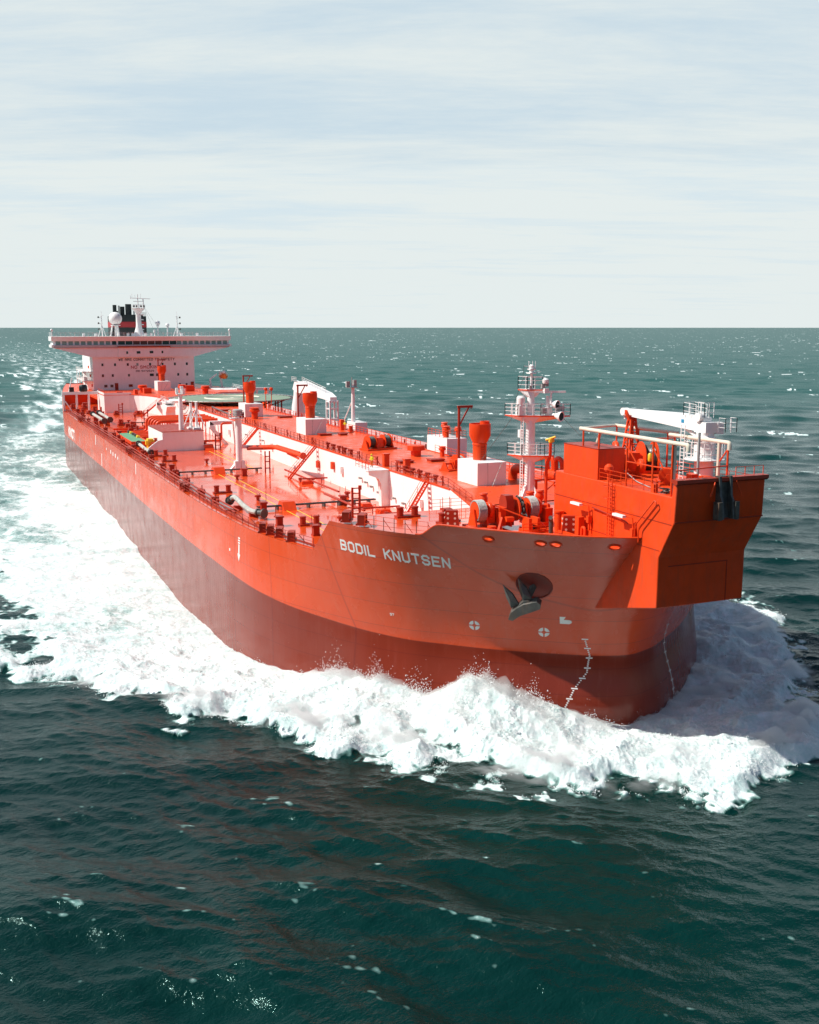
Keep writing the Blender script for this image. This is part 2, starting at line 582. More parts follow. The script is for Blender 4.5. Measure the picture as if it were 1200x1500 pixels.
# stroke letters on a 4 x 6 grid (width, height)
GL = {
    'A': [[(0, 0), (0, 4.6), (1.2, 6), (2.8, 6), (4, 4.6), (4, 0)], [(0, 2.4), (4, 2.4)]],
    'B': [[(0, 0), (0, 6), (3, 6), (3.8, 5.2), (3.8, 3.9), (3, 3.1), (0, 3.1)], [(3, 3.1), (4, 2.2), (4, 0.9), (3, 0), (0, 0)]],
    'C': [[(4, 4.6), (3, 6), (1, 6), (0, 5), (0, 1), (1, 0), (3, 0), (4, 1.4)]],
    'D': [[(0, 0), (0, 6), (2.8, 6), (4, 4.8), (4, 1.2), (2.8, 0), (0, 0)]],
    'E': [[(4, 6), (0, 6), (0, 0), (4, 0)], [(0, 3.1), (3.3, 3.1)]],
    'F': [[(4, 6), (0, 6), (0, 0)], [(0, 3.1), (3.3, 3.1)]],
    'G': [[(4, 4.8), (3, 6), (1, 6), (0, 5), (0, 1), (1, 0), (3, 0), (4, 1), (4, 2.8), (2.4, 2.8)]],
    'I': [[(0, 0), (0, 6)]],
    'K': [[(0, 0), (0, 6)], [(4, 6), (0.2, 2.6)], [(1.3, 3.5), (4, 0)]],
    'L': [[(0, 6), (0, 0), (3.8, 0)]],
    'M': [[(0, 0), (0, 6), (2, 2.6), (4, 6), (4, 0)]],
    'N': [[(0, 0), (0, 6), (4, 0), (4, 6)]],
    'O': [[(1, 0), (0, 1), (0, 5), (1, 6), (3, 6), (4, 5), (4, 1), (3, 0), (1, 0)]],
    'R': [[(0, 0), (0, 6), (3, 6), (4, 5), (4, 3.9), (3, 3), (0, 3)], [(2, 3), (4, 0)]],
    'S': [[(4, 4.9), (3, 6), (1, 6), (0, 5), (0, 3.9), (1, 3.1), (3, 3), (4, 2.1), (4, 1), (3, 0), (1, 0), (0, 1.1)]],
    'T': [[(0, 6), (4, 6)], [(2, 6), (2, 0)]],
    'U': [[(0, 6), (0, 1), (1, 0), (3, 0), (4, 1), (4, 6)]],
    'W': [[(0, 6), (0.9, 0), (2, 4), (3.1, 0), (4, 6)]],
    'Y': [[(0, 6), (2, 3), (4, 6)], [(2, 3), (2, 0)]],
    '0': [[(1, 0), (0, 1), (0, 5), (1, 6), (3, 6), (4, 5), (4, 1), (3, 0), (1, 0)]],
    '2': [[(0, 5), (1, 6), (3, 6), (4, 5), (4, 3.8), (0, 0.6), (0, 0), (4, 0)]],
    '4': [[(3, 0), (3, 6), (0, 2), (4, 2)]],
    '5': [[(4, 6), (0, 6), (0, 3.4), (3, 3.4), (4, 2.5), (4, 1), (3, 0), (0, 0)]],
    '7': [[(0, 6), (4, 6), (1.5, 0)]],
    '9': [[(4, 3), (1, 3), (0, 4), (0, 5), (1, 6), (3, 6), (4, 5), (4, 1), (3, 0), (0.6, 0)]],
}


def text_quads(txt, height, wfac=0.62, stroke=0.17, gap=0.30, space=0.6):
    """2D quads for a line of block letters; returns (quads, total width)"""
    quads, x = [], 0.0
    sy = height / 6.0
    sx = height * wfac / 4.0
    hw = height * stroke / 2
    for ch in txt:
        if ch == ' ':
            x += height * space
            continue
        wid = 0 if ch == 'I' else 4 * sx
        for line in GL[ch]:
            P = [(x + a * sx, hw + b * sy * (1 - stroke)) for a, b in line]
            for a, b in zip(P, P[1:]):
                dx, dy = b[0] - a[0], b[1] - a[1]
                L = math.hypot(dx, dy)
                dx, dy = dx / L * hw, dy / L * hw
                quads.append([(a[0] - dx - dy, a[1] - dy + dx), (a[0] - dx + dy, a[1] - dy - dx),
                              (b[0] + dx + dy, b[1] + dy - dx), (b[0] + dx - dy, b[1] + dy + dx)])
        x += wid + 2 * hw + height * gap * 0.5
    return quads, x


def text_mesh(mb, txt, height, mapf, eps, **kw):
    """mapf(u, v) -> (point, normal); strokes are thin plates laid on that surface"""
    qs, w = text_quads(txt, height, **kw)
    for k, q in enumerate(qs):
        e = eps + 0.0015 * (k % 7)
        n = 1 if height < 1.5 else 2
        top, bot = [], []
        for (u, v) in q:
            p, nn = mapf(u, v)
            top.append(p + nn * e)
            bot.append(p + nn * (e - eps * 1.6))
        mb.add(top + bot, [(0, 1, 2, 3), (0, 4, 5, 1), (1, 5, 6, 2), (2, 6, 7, 3), (3, 7, 4, 0)])
    return w

# ------------------------------------------------------------------ hull lines (plan curves, starboard side, y negative)
KB = [(-7.5, 0), (-8.3, -2.7), (-10.6, -6.3), (-13.8, -10.6), (-17.0, -14.2), (-19.4, -16.8), (-22.2, -18.9), (-28.6, -22.4), (-33.2, -24.5),
      (-38.5, -26.1), (-47.0, -27.3), (-56.0, -27.75), (-66.0, -28.0), (-90.0, -28.2), (-150.0, -28.25), (-200.0, -28.25), (-226.0, -27.9), (-252.0, -24.6), (-278.0, -19.5), (-304.0, -12.0)]
KA = [(0.8, 0), (-0.5, -5.0), (-3.9, -10.0), (-8.1, -14.0), (-13.2, -17.8), (-16.9, -20.2), (-20.0, -21.6), (-27.0, -23.7), (-32.5, -24.8),
      (-38.3, -26.1), (-47.0, -27.0), (-56.0, -27.5), (-66.0, -27.75), (-90.0, -28.0), (-150.0, -28.1), (-200.0, -28.2), (-226.0, -28.0), (-252.0, -25.2), (-278.0, -21.6), (-306.0, -16.5)]


def paint_z(x):
    """height of the paint line: the ship is trimmed and sheered a little"""
    t = max(0.0, min(1.0, (x + 55.0) / 43.0))
    return 8.4 - 1.85 * t * t * (3 - 2 * t)


def spline(knots, sub):
    P = [Vector((a, b, 0)) for a, b in knots]
    P0 = Vector((P[1].x, -P[1].y, 0))
    Q = [P0] + P + [P[-1] * 2 - P[-2]]
    out = []
    for i in range(1, len(Q) - 2):
        p0, p1, p2, p3 = Q[i - 1:i + 3]
        n = sub[i - 1]
        d1 = max((p2 - p1).length, 1e-3)
        d0, d2 = max((p1 - p0).length, 1e-3), max((p3 - p2).length, 1e-3)
        m1 = ((p1 - p0) / d0 * d1 + (p2 - p1) / d1 * d0) / (d0 + d1) * d1
        m2 = ((p2 - p1) / d1 * d2 + (p3 - p2) / d2 * d1) / (d1 + d2) * d1
        for j in range(n):
            t = j / n
            out.append(p1 * (2 * t ** 3 - 3 * t * t + 1) + m1 * (t ** 3 - 2 * t * t + t) + p2 * (-2 * t ** 3 + 3 * t * t) + m2 * (t ** 3 - t * t))
    out.append(P[-1])
    return out


SUB = [22, 26, 28, 28, 22, 20, 36, 28, 20, 16, 12, 10, 10, 8, 8, 6, 6, 6, 6]
CB = spline(KB, SUB)
CA = spline(KA, SUB)
NU = len(CB)


def smooth01(a, b, x):
    t = max(0.0, min(1.0, (x - a) / (b - a)))
    return t * t * (3 - 2 * t)


def top_z(x):
    if x > -12.3:
        return 19.2
    if x > -14.3:
        return 18.0 + 1.2 * smooth01(-14.3, -12.3, x)
    if x > -24.6:
        return 18.0
    if x > -27.9:
        return ZD + (18.0 - ZD) * (x + 27.9) / 3.3
    if x > -222:
        return ZD
    if x > -223:
        return ZD + (ZG + .3 - ZD) * (x + 222) / -1.0
    if x > -229:
        return ZG + .3
    if x > -230:
        return ZG + .3 + (ZD - ZG - .3) * (x + 229) / -1.0
    if x > -247:
        return ZD
    return ZA + .3


def ref_z(x):
    if x > -12:
        return 19.2
    if x > -24:
        return 17.9 + 1.3 * (x + 24) / 12
    if x > -34:
        return ZD + (17.9 - ZD) * (x + 34) / 10
    return ZD


def hull_point(i, z, side=-1):
    b, a = CB[i], CA[i]
    zp = paint_z(b.x)
    if z >= zp:
        zr = ref_z(a.x)
        s = (z - zp) / (zr - zp)
        if s < 1:
            e = 1.0 + 0.45 * smooth01(-28, -12, b.x)
            s = s ** e
        p = b.lerp(a, s)
        p = Vector((p.x, p.y, z))
    else:
        j0, j1 = max(0, i - 1), min(NU - 1, i + 1)
        t = (CB[j1] - CB[j0])
        if i == 0:
            t = Vector((0, -1, 0))
        n = Vector((-t.y, t.x, 0)).normalized()
        w = smooth01(-30, -12, b.x)
        d = 0.85 * smooth01(zp - 0.3, 1.2, z)
        p = Vector((b.x, b.y, z)) + n * (d * w)
        if i == 0:
            p.y = 0
    if side > 0:
        p.y = -p.y
    return p


def hull_at_y(y, z, side=-1):
    """point and outward normal of the shell at |y| on the bow"""
    y = -abs(y)
    best = min(range(1, NU - 1), key=lambda i: abs(hull_point(i, z).y - y))
    p = hull_point(best, z)
    q = hull_point(best + 1, z) if p.y > y else hull_point(best - 1, z)
    t = (y - p.y) / (q.y - p.y) if abs(q.y - p.y) > 1e-6 else 0
    P = p.lerp(q, t)
    du = (hull_point(best + 1, z) - hull_point(best - 1, z))
    dv = hull_point(best, z + 0.2) - hull_point(best, z - 0.2)
    n = du.cross(dv).normalized()
    if n.y > 0 and n.x < 0:
        n = -n
    if n.y > 0.05:
        n = -n
    if side > 0:
        P.y, n.y = -P.y, -n.y
    return P, n


# arc-length mapping along the starboard shell at one height
class Shell:
    def __init__(s, z, y0):
        s.pts = [hull_point(i, z) for i in range(NU)]
        s.s = [0.0]
        for a, b in zip(s.pts, s.pts[1:]):
            s.s.append(s.s[-1] + (b - a).length)
        k = min(range(NU), key=lambda i: abs(s.pts[i].y - y0) + (0 if s.pts[i].x > -60 else 99))
        s.s0 = s.s[k]
        s.z = z

    def setx(s, x0):
        k = min(range(NU), key=lambda i: abs(s.pts[i].x - x0))
        t = (x0 - s.pts[k].x)
        s.s0 = s.s[k] - t
        return s

    def __call__(s, u, v):
        """u runs towards the bow, v up"""
        q = s.s0 - u
        i = max(0, min(NU - 2, int(np.searchsorted(s.s, q)) - 1))
        t = (q - s.s[i]) / (s.s[i + 1] - s.s[i])
        z = s.z + v
        p = hull_point(i, z).lerp(hull_point(i + 1, z), t)
        du = hull_point(i + 1, z) - hull_point(i, z)
        dv = hull_point(i, z + .1) - hull_point(i, z - .1)
        n = du.cross(dv).normalized()
        if n.y > 0:
            n = -n
        return p, n


# ------------------------------------------------------------------ sea
rng = np.random.default_rng(11)


def make_tile(seed, n=512, cells=64):
    r = np.random.default_rng(seed)
    f = np.fft.fft2(r.standard_normal((n, n)))
    k = np.fft.fftfreq(n) * n
    kk = np.hypot(k[:, None], k[None, :])
    f *= np.exp(-((kk - cells * 0.75) / (cells * 0.45)) ** 2)
    t = np.real(np.fft.ifft2(f))
    return (t / t.std()).astype(np.float32)


TILES = [make_tile(s) for s in range(4)]


def noise(x, y, L, seed=0, ang=None):
    """band-limited noise with features about L metres across"""
    t = TILES[seed % 4]
    a = 0.7 + seed * 1.37 if ang is None else ang
    ca, sa = math.cos(a), math.sin(a)
    u = ((x * ca - y * sa) / L * 8 + seed * 91.3) % 512
    v = ((x * sa + y * ca) / L * 8 + seed * 57.9) % 512
    i, j = np.floor(u).astype(np.int32), np.floor(v).astype(np.int32)
    fu, fv = u - i, v - j
    i &= 511
    j &= 511
    i2, j2 = (i + 1) & 511, (j + 1) & 511
    return (t[i, j] * (1 - fu) + t[i2, j] * fu) * (1 - fv) + (t[i, j2] * (1 - fu) + t[i2, j2] * fu) * fv


def sst(a, b, x):
    t = np.clip((x - a) / (b - a), 0, 1)
    return t * t * (3 - 2 * t)


# distance to the hull and to the edge of the foam, on a raster
RX0, RX1, RY0, RY1, RS = -420.0, 60.0, -110.0, 110.0, 0.8
rx = np.arange(RX0, RX1, RS)
ry = np.arange(RY0, RY1, RS)
GX, GY = np.meshgrid(rx, ry, indexing='ij')
hp = np.array([[p.x, p.y] for p in CB])
hp_full = np.vstack([hp, hp[::-1] * [1, -1]])


def inside(poly, X, Y):
    c = np.zeros(X.shape, bool)
    n = len(poly)
    for i in range(n):
        x1, y1 = poly[i]
        x2, y2 = poly[(i + 1) % n]
        if y1 == y2:
            continue
        m = (y1 > Y) != (y2 > Y)
        c ^= m & (X < (x2 - x1) * (Y - y1) / (y2 - y1) + x1)
    return c


def seg_dist(poly, X, Y, closed=True):
    d = np.full(X.shape, 1e9, np.float32)
    n = len(poly)
    for i in range(n if closed else n - 1):
        x1, y1 = poly[i]
        x2, y2 = poly[(i + 1) % n]
        dx, dy = x2 - x1, y2 - y1
        t = np.clip(((X - x1) * dx + (Y - y1) * dy) / max(dx * dx + dy * dy, 1e-9), 0, 1)
        d = np.minimum(d, np.hypot(X - x1 - t * dx, Y - y1 - t * dy).astype(np.float32))
    return d


step = 4
hull_poly = np.vstack([hp[::step], hp[-1:], (hp[::step] * [1, -1])[::-1]])
HD = seg_dist(hull_poly, GX, GY)
HD = np.where(inside(hull_poly, GX, GY), -HD, HD)
# outer edge of the foam: starboard then port
FS = [(6.0, 0), (6.5, -5.0), (5.0, -9.5), (2.0, -13.5), (-1.5, -17.0), (-7.0, -21.0), (-11.5, -24.0), (-16.0, -28.5), (-20.5, -32.5), (-25.0, -37.0), (-31.0, -41.5),
      (-38.0, -46.0), (-49.0, -50.0), (-62.0, -53.0), (-76.0, -51.5), (-90.0, -53.0), (-130.0, -58.0), (-200.0, -64.0), (-300.0, -68.0), (-420.0, -72.0)]
FP = [(6.4, 3.5), (6.2, 8.0), (2.0, 15.5), (-5.5, 23.5), (-15.0, 29.0), (-25.0, 35.5), (-37.0, 40.0), (-50.0, 42.0), (-80.0, 43.0), (-130.0, 46.0), (-300.0, 55.0), (-420.0, 60.0)]
foam_poly = FS + [(-420.0, 0.0)] + FP[::-1]
foam_poly = np.array(FS + FP[::-1])
FD = seg_dist(foam_poly, GX, GY)
FD = np.where(inside(foam_poly, GX, GY), FD, -FD)
# x of the nearest hull point (for the height of the bow wave)
HX = np.zeros(GX.shape, np.float32)
bestd = np.full(GX.shape, 1e9, np.float32)
for i in range(0, NU, 3):
    for sg in (1, -1):
        d = np.hypot(GX - hp[i, 0], GY - sg * hp[i, 1])
        m = d < bestd
        bestd[m] = d[m]
        HX[m] = hp[i, 0]


def ras(A, x, y, out):
    u = (x - RX0) / RS
    v = (y - RY0) / RS
    ok = (u >= 0) & (v >= 0) & (u < A.shape[0] - 1.001) & (v < A.shape[1] - 1.001)
    u = np.clip(u, 0, A.shape[0] - 1.001)
    v = np.clip(v, 0, A.shape[1] - 1.001)
    i, j = u.astype(np.int32), v.astype(np.int32)
    fu, fv = u - i, v - j
    r = (A[i, j] * (1 - fu) + A[i + 1, j] * fu) * (1 - fv) + (A[i, j + 1] * (1 - fu) + A[i + 1, j + 1] * fu) * fv
    return np.where(ok, r, out)


BWX = np.array([-310, -150, -115, -95, -76, -62, -48, -37, -32, -26.4, -21.2, -18.2, -16.8, -15.3, -13.3, -11.1, -9.5, -8.4, -7.2])
#-310, -150, -115, -95, -76, -62, -50, -44, -33, -27, -21.5, -16.4, -13.8, -12, -10, -8.2, -6.8, -5.4, -4.4, -2.8, -1.6])
BWH = np.array([0, 0.1, -0.5, -1.2, -1.6, -1.4, -0.9, -0.1, 0.4, 1.5, 1.9, 1.4, 2.1, 3.0, 3.0, 2.1, 1.1, 0.5, 0.0])
# 0.1, -0.5, -1.2, -1.6, -1.0, -0.1, 0.2, 1.1, 1.9, 3.3, 3.5, 2.9, 4.2, 5.7, 5.3, 3.9, 2.9, 2.2, 1.9, 1.7])

# wave components: wind sea running towards the camera's left
wl_ = np.exp(rng.uniform(math.log(0.9), math.log(46), 120))
wdir = math.atan2(-0.62, 0.78) + rng.normal(0, 0.48, 120)
wk = 2 * math.pi / wl_
wph = rng.uniform(0, 2 * math.pi, 120)
wsteep = 0.033 * np.where(wl_ > 14, (14 / wl_) ** 0.8, 1.0) * np.where(wl_ < 4, 0.85, 1)
wamp = wsteep / wk


def sea_state(x, y, grid):
    """displaced position and foam of the sea at rest position (x, y); grid = local mesh spacing"""
    z = np.zeros_like(x)
    dx = np.zeros_like(x)
    dy = np.zeros_like(x)
    sl = np.zeros_like(x)
    gust = 0.85 + 0.16 * np.tanh(noise(x, y, 70, 1))
    for k, a, th, ph, lam in zip(wk, wamp, wdir, wph, wl_):
        fade = np.clip(lam / (grid * 1.7) - 1.0, 0, 1) * a
        cx, cy = math.cos(th), math.sin(th)
        q = (k * (cx * x + cy * y) + ph).astype(np.float32)
        s, c = np.sin(q), np.cos(q)
        z += fade * c
        dx -= fade * cx * s * 0.8
        dy -= fade * cy * s * 0.8
        sl += fade * k * c
    z *= gust
    hd = ras(HD, x, y, 60.0)
    fd = ras(FD, x, y, -40.0)
    hx = ras(HX, x, y, -310.0)
    # ragged lobed edge
    edge = fd + 1.9 * noise(x, y, 12, 0) + 1.1 * noise(x, y, 5, 1) + 0.75 * noise(x, y, 2.0, 2) + 0.45 * noise(x, y, 0.8, 3)
    edge = np.where(fd < -3.5, -5.0, edge)
    edge_s = fd + 1.9 * noise(x, y, 12, 0) + 1.1 * noise(x, y, 5, 1)
    m = sst(-0.9, 1.3, edge)
    ms = sst(-1.5, 2.5, edge_s)
    behind = sst(-380, -300, x)
    m = m * behind + (1 - behind) * 0
    bow = sst(-75, -22, hx)                       # dense white near the bow, marbled further aft
    web = np.abs(noise(x, y, 9, 1, 0.3)) * 0.6 + np.abs(noise(x * 0.5, y, 4.5, 2, 0.2)) * 0.45 + 0.30 * np.abs(noise(x, y, 2.0, 3)) + 0.2 * np.abs(noise(x, y, 0.9, 0))
    web = np.clip(1.25 - 0.85 * web, 0, 1)
    big = 0.5 + 0.5 * np.tanh(1.1 * noise(x * 0.45, y, 22, 2, 0.1) + 0.5)
    aft = np.clip(0.48 + 0.38 * web, 0, 1) * (0.58 + 0.50 * big)
    near_hull = sst(30, 4, hd)
    aft = np.clip(aft + 0.22 * near_hull * sst(-280, -90, hx), 0, 1)
    aft *= 0.74 + 0.26 * sst(-330, -110, x)
    dens = bow * (0.90 + 0.14 * (web - 0.5)) + (1 - bow) * aft
    foam = m * dens
    # stern wake running out to the horizon
    dist = np.maximum(0, -x - 300)
    ww = 42 + 0.020 * dist
    yc = 72 * (1 - np.exp(-dist / 800))
    wk_m = sst(-290, -340, x) * sst(1.25, 0.55, np.abs(y - yc + 5 * noise(x * .3, y, 40, 0)) / ww)
    ws = noise(x * 0.18, y, 9, 1, 0.03) + 0.6 * noise(x * 0.25, y, 3.4, 3, 0.03)
    foam = np.maximum(foam, wk_m * np.clip(0.50 + 0.13 * ws, 0, 1) * np.exp(-dist / 2600))
    # water thrown up by the bow
    H = np.interp(hx, BWX, BWH).astype(np.float32)
    H = H * np.where(y > 1.0, np.where(hx > -14, 0.15, 0.15 + 0.75 * sst(-14, -24, hx)), 1.0).astype(np.float32)
    W = np.clip(hd + fd, 4, 40)
    t = np.clip(hd / W, 0, 1.3)
    Hp = np.maximum(H, 0)
    Wc = np.minimum(W, 15.0)
    tc_ = np.clip(hd / Wc, 0, 1.5)
    crest = 1.0 + 0.10 * noise(x, y, 6, 2) + 0.035 * noise(x, y, 1.8, 1) + 0.02 * noise(x, y, 0.7, 3)
    prof = (1 - sst(0.06, 0.72, tc_)) + 0.06 * sst(0.0, 0.1, tc_) * (1 - sst(0.1, 0.4, tc_))
    lift = Hp * prof * crest + np.minimum(H, 0) * np.exp(-np.maximum(hd, 0) / 14.0)
    roll = 0.85 * ms * sst(-0.5, 3.2, edge_s) * (1 - sst(3.0, 12.0, edge_s)) * sst(-110, -15, hx)
    g1 = np.clip(1.6 / grid - .4, 0, 1)
    bil = lambda L, q: 0.6 - np.abs(noise(x, y, L, q))
    bil = lambda L, q: 0.6 - np.abs(noise(x, y, L, q))
    puff = (bil(8.0, 0) * 0.30 + bil(3.4, 1) * 0.09 + noise(x, y, 1.5, 2) * 0.045 * g1 + bil(0.75, 3) * 0.04 * g1 + noise(x, y, 0.4, 1) * 0.018 * g1)
    lift = lift + roll + puff * ms * (0.40 + 0.80 * bow) * (0.35 + 0.65 * sst(0.0, 5.0, hd))
    calm = 1 - 0.55 * m
    z = z * calm + lift
    dx *= calm
    dy *= calm
    # breaking crests
    near = 1 - sst(90, 330, np.hypot(x - 70, y + 56))
    wc = sst(0.55, 0.95, sl * gust * 0.95 + 0.16 * noise(x, y, 6, 3) + 0.14 * noise(x, y, 1.5, 0) + 0.10 * noise(x, y, 0.7, 2)) * (1 - m) * (0.7 - 0.30 * near)
    cap = noise(x * 0.5, y * 1.5, 15, 0, 0.55) + 0.75 * noise(x, y, 46, 3) + 0.7 * noise(x, y, 4.0, 1) + 0.4 * noise(x, y, 1.6, 2)
    cap = sst(2.7, 3.6, cap + 0.9 * np.tanh(noise(x, y, 160, 2))) * (1 - near) * 0.8
    patch = sst(0.5, 1.6, noise(x, y, 16, 3) + 0.5 * noise(x, y, 5, 2))
    rid = 1 - np.abs(noise(x * 0.45, y * 1.1, 3.2, 1, 0.55) + 0.35 * noise(x, y, 0.9, 2)) / 0.16
    lace = sst(0.1, 1.0, rid) * patch * near * 0.0
    fleck = sst(2.6, 3.6, noise(x * .6, y, 0.8, 1) + 0.9 * noise(x, y, 5, 0) + 0.6 * noise(x, y, 30, 2)) * near * 0.5
    lace = np.maximum(lace, fleck * 0.0)
    foam = np.maximum(foam, np.maximum(wc, np.maximum(cap, lace) * (1 - m)))
    return x + dx, y + dy, z, foam, m


def build_sea():
    head = math.atan2(fwd.y, fwd.x)
    h1, h2 = R_(25.0), R_(52.0)
    nd = 1000
    az = np.concatenate([np.linspace(head - h2, head - h1, 190)[:-1], np.linspace(head - h1, head + h1, nd), np.linspace(head + h1, head + h2, 190)[1:],
                         np.linspace(head + h2, head + 2 * math.pi - h2, 60)[1:-1]])
    r = [18.0]
    while r[-1] < 60000:
        q = r[-1]
        st_ = max(0.14, q * q / 38000 * 0.58)
        if q < 44:
            st_ = 1.0
        r.append(q + min(st_, q * 0.018 if q > 2500 else q * 0.010))
    r = np.array(r)
    nr, na = len(r), len(az)
    RR, AA = np.meshgrid(r, az, indexing='ij')
    X = (CAM.x + RR * np.cos(AA)).astype(np.float32).ravel()
    Y = (CAM.y + RR * np.sin(AA)).astype(np.float32).ravel()
    dr = np.gradient(r)
    daz = np.diff(np.concatenate([az, [az[0] + 2 * math.pi]]))
    G = np.maximum(np.minimum(dr[:, None], RR * daz[None, :] * 6), RR * daz[None, :]).astype(np.float32).ravel()
    out = [np.empty_like(X) for _ in range(5)]
    for a in range(0, len(X), 200000):
        b = min(len(X), a + 200000)
        for o, v in zip(out, sea_state(X[a:b], Y[a:b], G[a:b])):
            o[a:b] = v
    x2, y2, z2, foam, m = out
    i = np.arange(nr - 1)[:, None] * na
    j = np.arange(na)[None, :]
    j2 = (j + 1) % na
    quads = np.stack([i + j, i + na + j, i + na + j2, i + j2], -1).reshape(-1, 4)
    co = np.stack([x2, y2, z2], -1)
    fm = m[quads].mean(1)
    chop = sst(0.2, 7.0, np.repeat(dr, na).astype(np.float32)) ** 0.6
    return co, foam, quads, fm, chop


def sheet(name, co, foam, quads, mat):
    idx, inv = np.unique(quads.ravel(), return_inverse=True)
    me = bpy.data.meshes.new(name)
    nq = len(quads)
    me.vertices.add(len(idx))
    me.vertices.foreach_set('co', co[idx].astype(np.float32).ravel())
    me.loops.add(nq * 4)
    me.loops.foreach_set('vertex_index', inv.astype(np.int32).ravel())
    me.polygons.add(nq)
    me.polygons.foreach_set('loop_start', np.arange(0, nq * 4, 4, dtype=np.int32))
    me.polygons.foreach_set('use_smooth', np.ones(nq, bool))
    me.update(calc_edges=True)
    at = me.attributes.new('foam', 'FLOAT', 'POINT')
    at.data.foreach_set('value', foam[idx].astype(np.float32))
    a2 = me.attributes.new('chop', 'FLOAT', 'POINT')
    a2.data.foreach_set('value', chop_[idx].astype(np.float32))
    me.materials.append(mat)
    o = bpy.data.objects.new(name, me)
    COL.objects.link(o)
    return o


def sea_material():
    m = bpy.data.materials.new('sea_water_and_foam')
    m.use_nodes = True
    nt = m.node_tree
    L = nt.links.new
    b = nt.nodes['Principled BSDF']
    out = nt.nodes['Material Output']
    geo = N(nt, 'ShaderNodeNewGeometry')
    at = N(nt, 'ShaderNodeAttribute', attribute_name='foam')
    # water
    nv = N(nt, 'ShaderNodeTexNoise', Scale=0.03, Detail=3.0)
    L(geo.outputs['Position'], nv.inputs['Vector'])
    cr = N(nt, 'ShaderNodeValToRGB')
    cr.color_ramp.elements[0].position = 0.3
    cr.color_ramp.elements[1].position = 0.7
    cr.color_ramp.elements[0].color = (0.0007, 0.0148, 0.0130, 1)
    cr.color_ramp.elements[1].color = (0.0009, 0.0235, 0.0200, 1)
    L(nv.outputs['Fac'], cr.inputs[0])
    milky = N(nt, 'ShaderNodeMix', data_type='RGBA')
    milky.inputs['B'].default_value = (0.20, 0.38, 0.35, 1)
    mk = N(nt, 'ShaderNodeMapRange')
    mk.inputs['From Min'].default_value = 0.08
    mk.inputs['From Max'].default_value = 0.6
    L(at.outputs['Fac'], mk.inputs['Value'])
    L(mk.outputs[0], milky.inputs['Factor'])
    L(cr.outputs[0], milky.inputs['A'])
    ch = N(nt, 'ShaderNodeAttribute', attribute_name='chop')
    far_tint = N(nt, 'ShaderNodeMix', data_type='RGBA')  # lighter with distance: unresolved bubbles and upwelling light put into the colour
    far_tint.inputs['B'].default_value = (0.006, 0.082, 0.074, 1)
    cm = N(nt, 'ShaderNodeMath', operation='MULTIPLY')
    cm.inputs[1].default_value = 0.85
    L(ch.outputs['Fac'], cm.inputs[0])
    L(cm.outputs[0], far_tint.inputs['Factor'])
    L(milky.outputs['Result'], far_tint.inputs['A'])
    L(far_tint.outputs['Result'], b.inputs['Base Color'])
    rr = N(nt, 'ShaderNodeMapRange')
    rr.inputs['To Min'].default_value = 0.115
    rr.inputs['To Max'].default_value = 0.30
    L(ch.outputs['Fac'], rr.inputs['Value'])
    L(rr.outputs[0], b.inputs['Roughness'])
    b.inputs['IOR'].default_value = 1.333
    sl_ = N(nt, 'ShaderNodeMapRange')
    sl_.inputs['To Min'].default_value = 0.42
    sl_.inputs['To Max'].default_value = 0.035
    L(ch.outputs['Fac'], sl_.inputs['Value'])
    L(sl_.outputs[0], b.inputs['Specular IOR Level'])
    b.inputs['Specular Tint'].default_value = (0.55, 0.98, 0.94, 1)
    hs = None
    for sc_, amp, st in ((1.1, 0.10, 1.7), (3.2, 0.055, 1.5), (9.0, 0.014, 1.2)):
        mpg = N(nt, 'ShaderNodeMapping')
        mpg.inputs['Rotation'].default_value = (0, 0, R_(38))
        mpg.inputs['Scale'].default_value = (st, 1.0, 1.0)
        L(geo.outputs['Position'], mpg.inputs[0])
        nn = N(nt, 'ShaderNodeTexNoise', Scale=sc_, Detail=3.0, Roughness=0.55, Distortion=0.4)
        L(mpg.outputs[0], nn.inputs['Vector'])
        mu = N(nt, 'ShaderNodeMath', operation='MULTIPLY')
        mu.inputs[1].default_value = amp
        L(nn.outputs['Fac'], mu.inputs[0])
        if hs is None:
            hs = mu.outputs[0]
        else:
            ad = N(nt, 'ShaderNodeMath', operation='ADD')
            L(hs, ad.inputs[0])
            L(mu.outputs[0], ad.inputs[1])
            hs = ad.outputs[0]
    bp = N(nt, 'ShaderNodeBump', Strength=1.0, Distance=1.0)
    L(hs, bp.inputs['Height'])
    L(bp.outputs[0], b.inputs['Normal'])
    # foam
    f = N(nt, 'ShaderNodeBsdfPrincipled')
    f.inputs['Roughness'].default_value = 0.85
    f.inputs['Specular IOR Level'].default_value = 0.2
    f.inputs['Subsurface Weight'].default_value = 0.6
    f.inputs['Subsurface Radius'].default_value = (0.9, 1.0, 1.0)
    f.inputs['Subsurface Scale'].default_value = 0.35
    n1 = N(nt, 'ShaderNodeTexNoise', Scale=1.3, Detail=8.0, Roughness=0.68)
    L(geo.outputs['Position'], n1.inputs['Vector'])
    fc = N(nt, 'ShaderNodeValToRGB')
    fc.color_ramp.elements[0].position = 0.28
    fc.color_ramp.elements[1].position = 0.62
    fc.color_ramp.elements[0].color = (0.45, 0.62, 0.605, 1)
    fc.color_ramp.elements[1].color = (0.78, 0.815, 0.815, 1)
    L(n1.outputs['Fac'], fc.inputs[0])
    n9 = N(nt, 'ShaderNodeTexNoise', Scale=0.22, Detail=5.0, Roughness=0.6, Distortion=0.7)
    L(geo.outputs['Position'], n9.inputs['Vector'])
    m9 = N(nt, 'ShaderNodeMapRange')
    m9.inputs['From Min'].default_value = 0.44
    m9.inputs['From Max'].default_value = 0.66
    m9.inputs['To Max'].default_value = 0.55
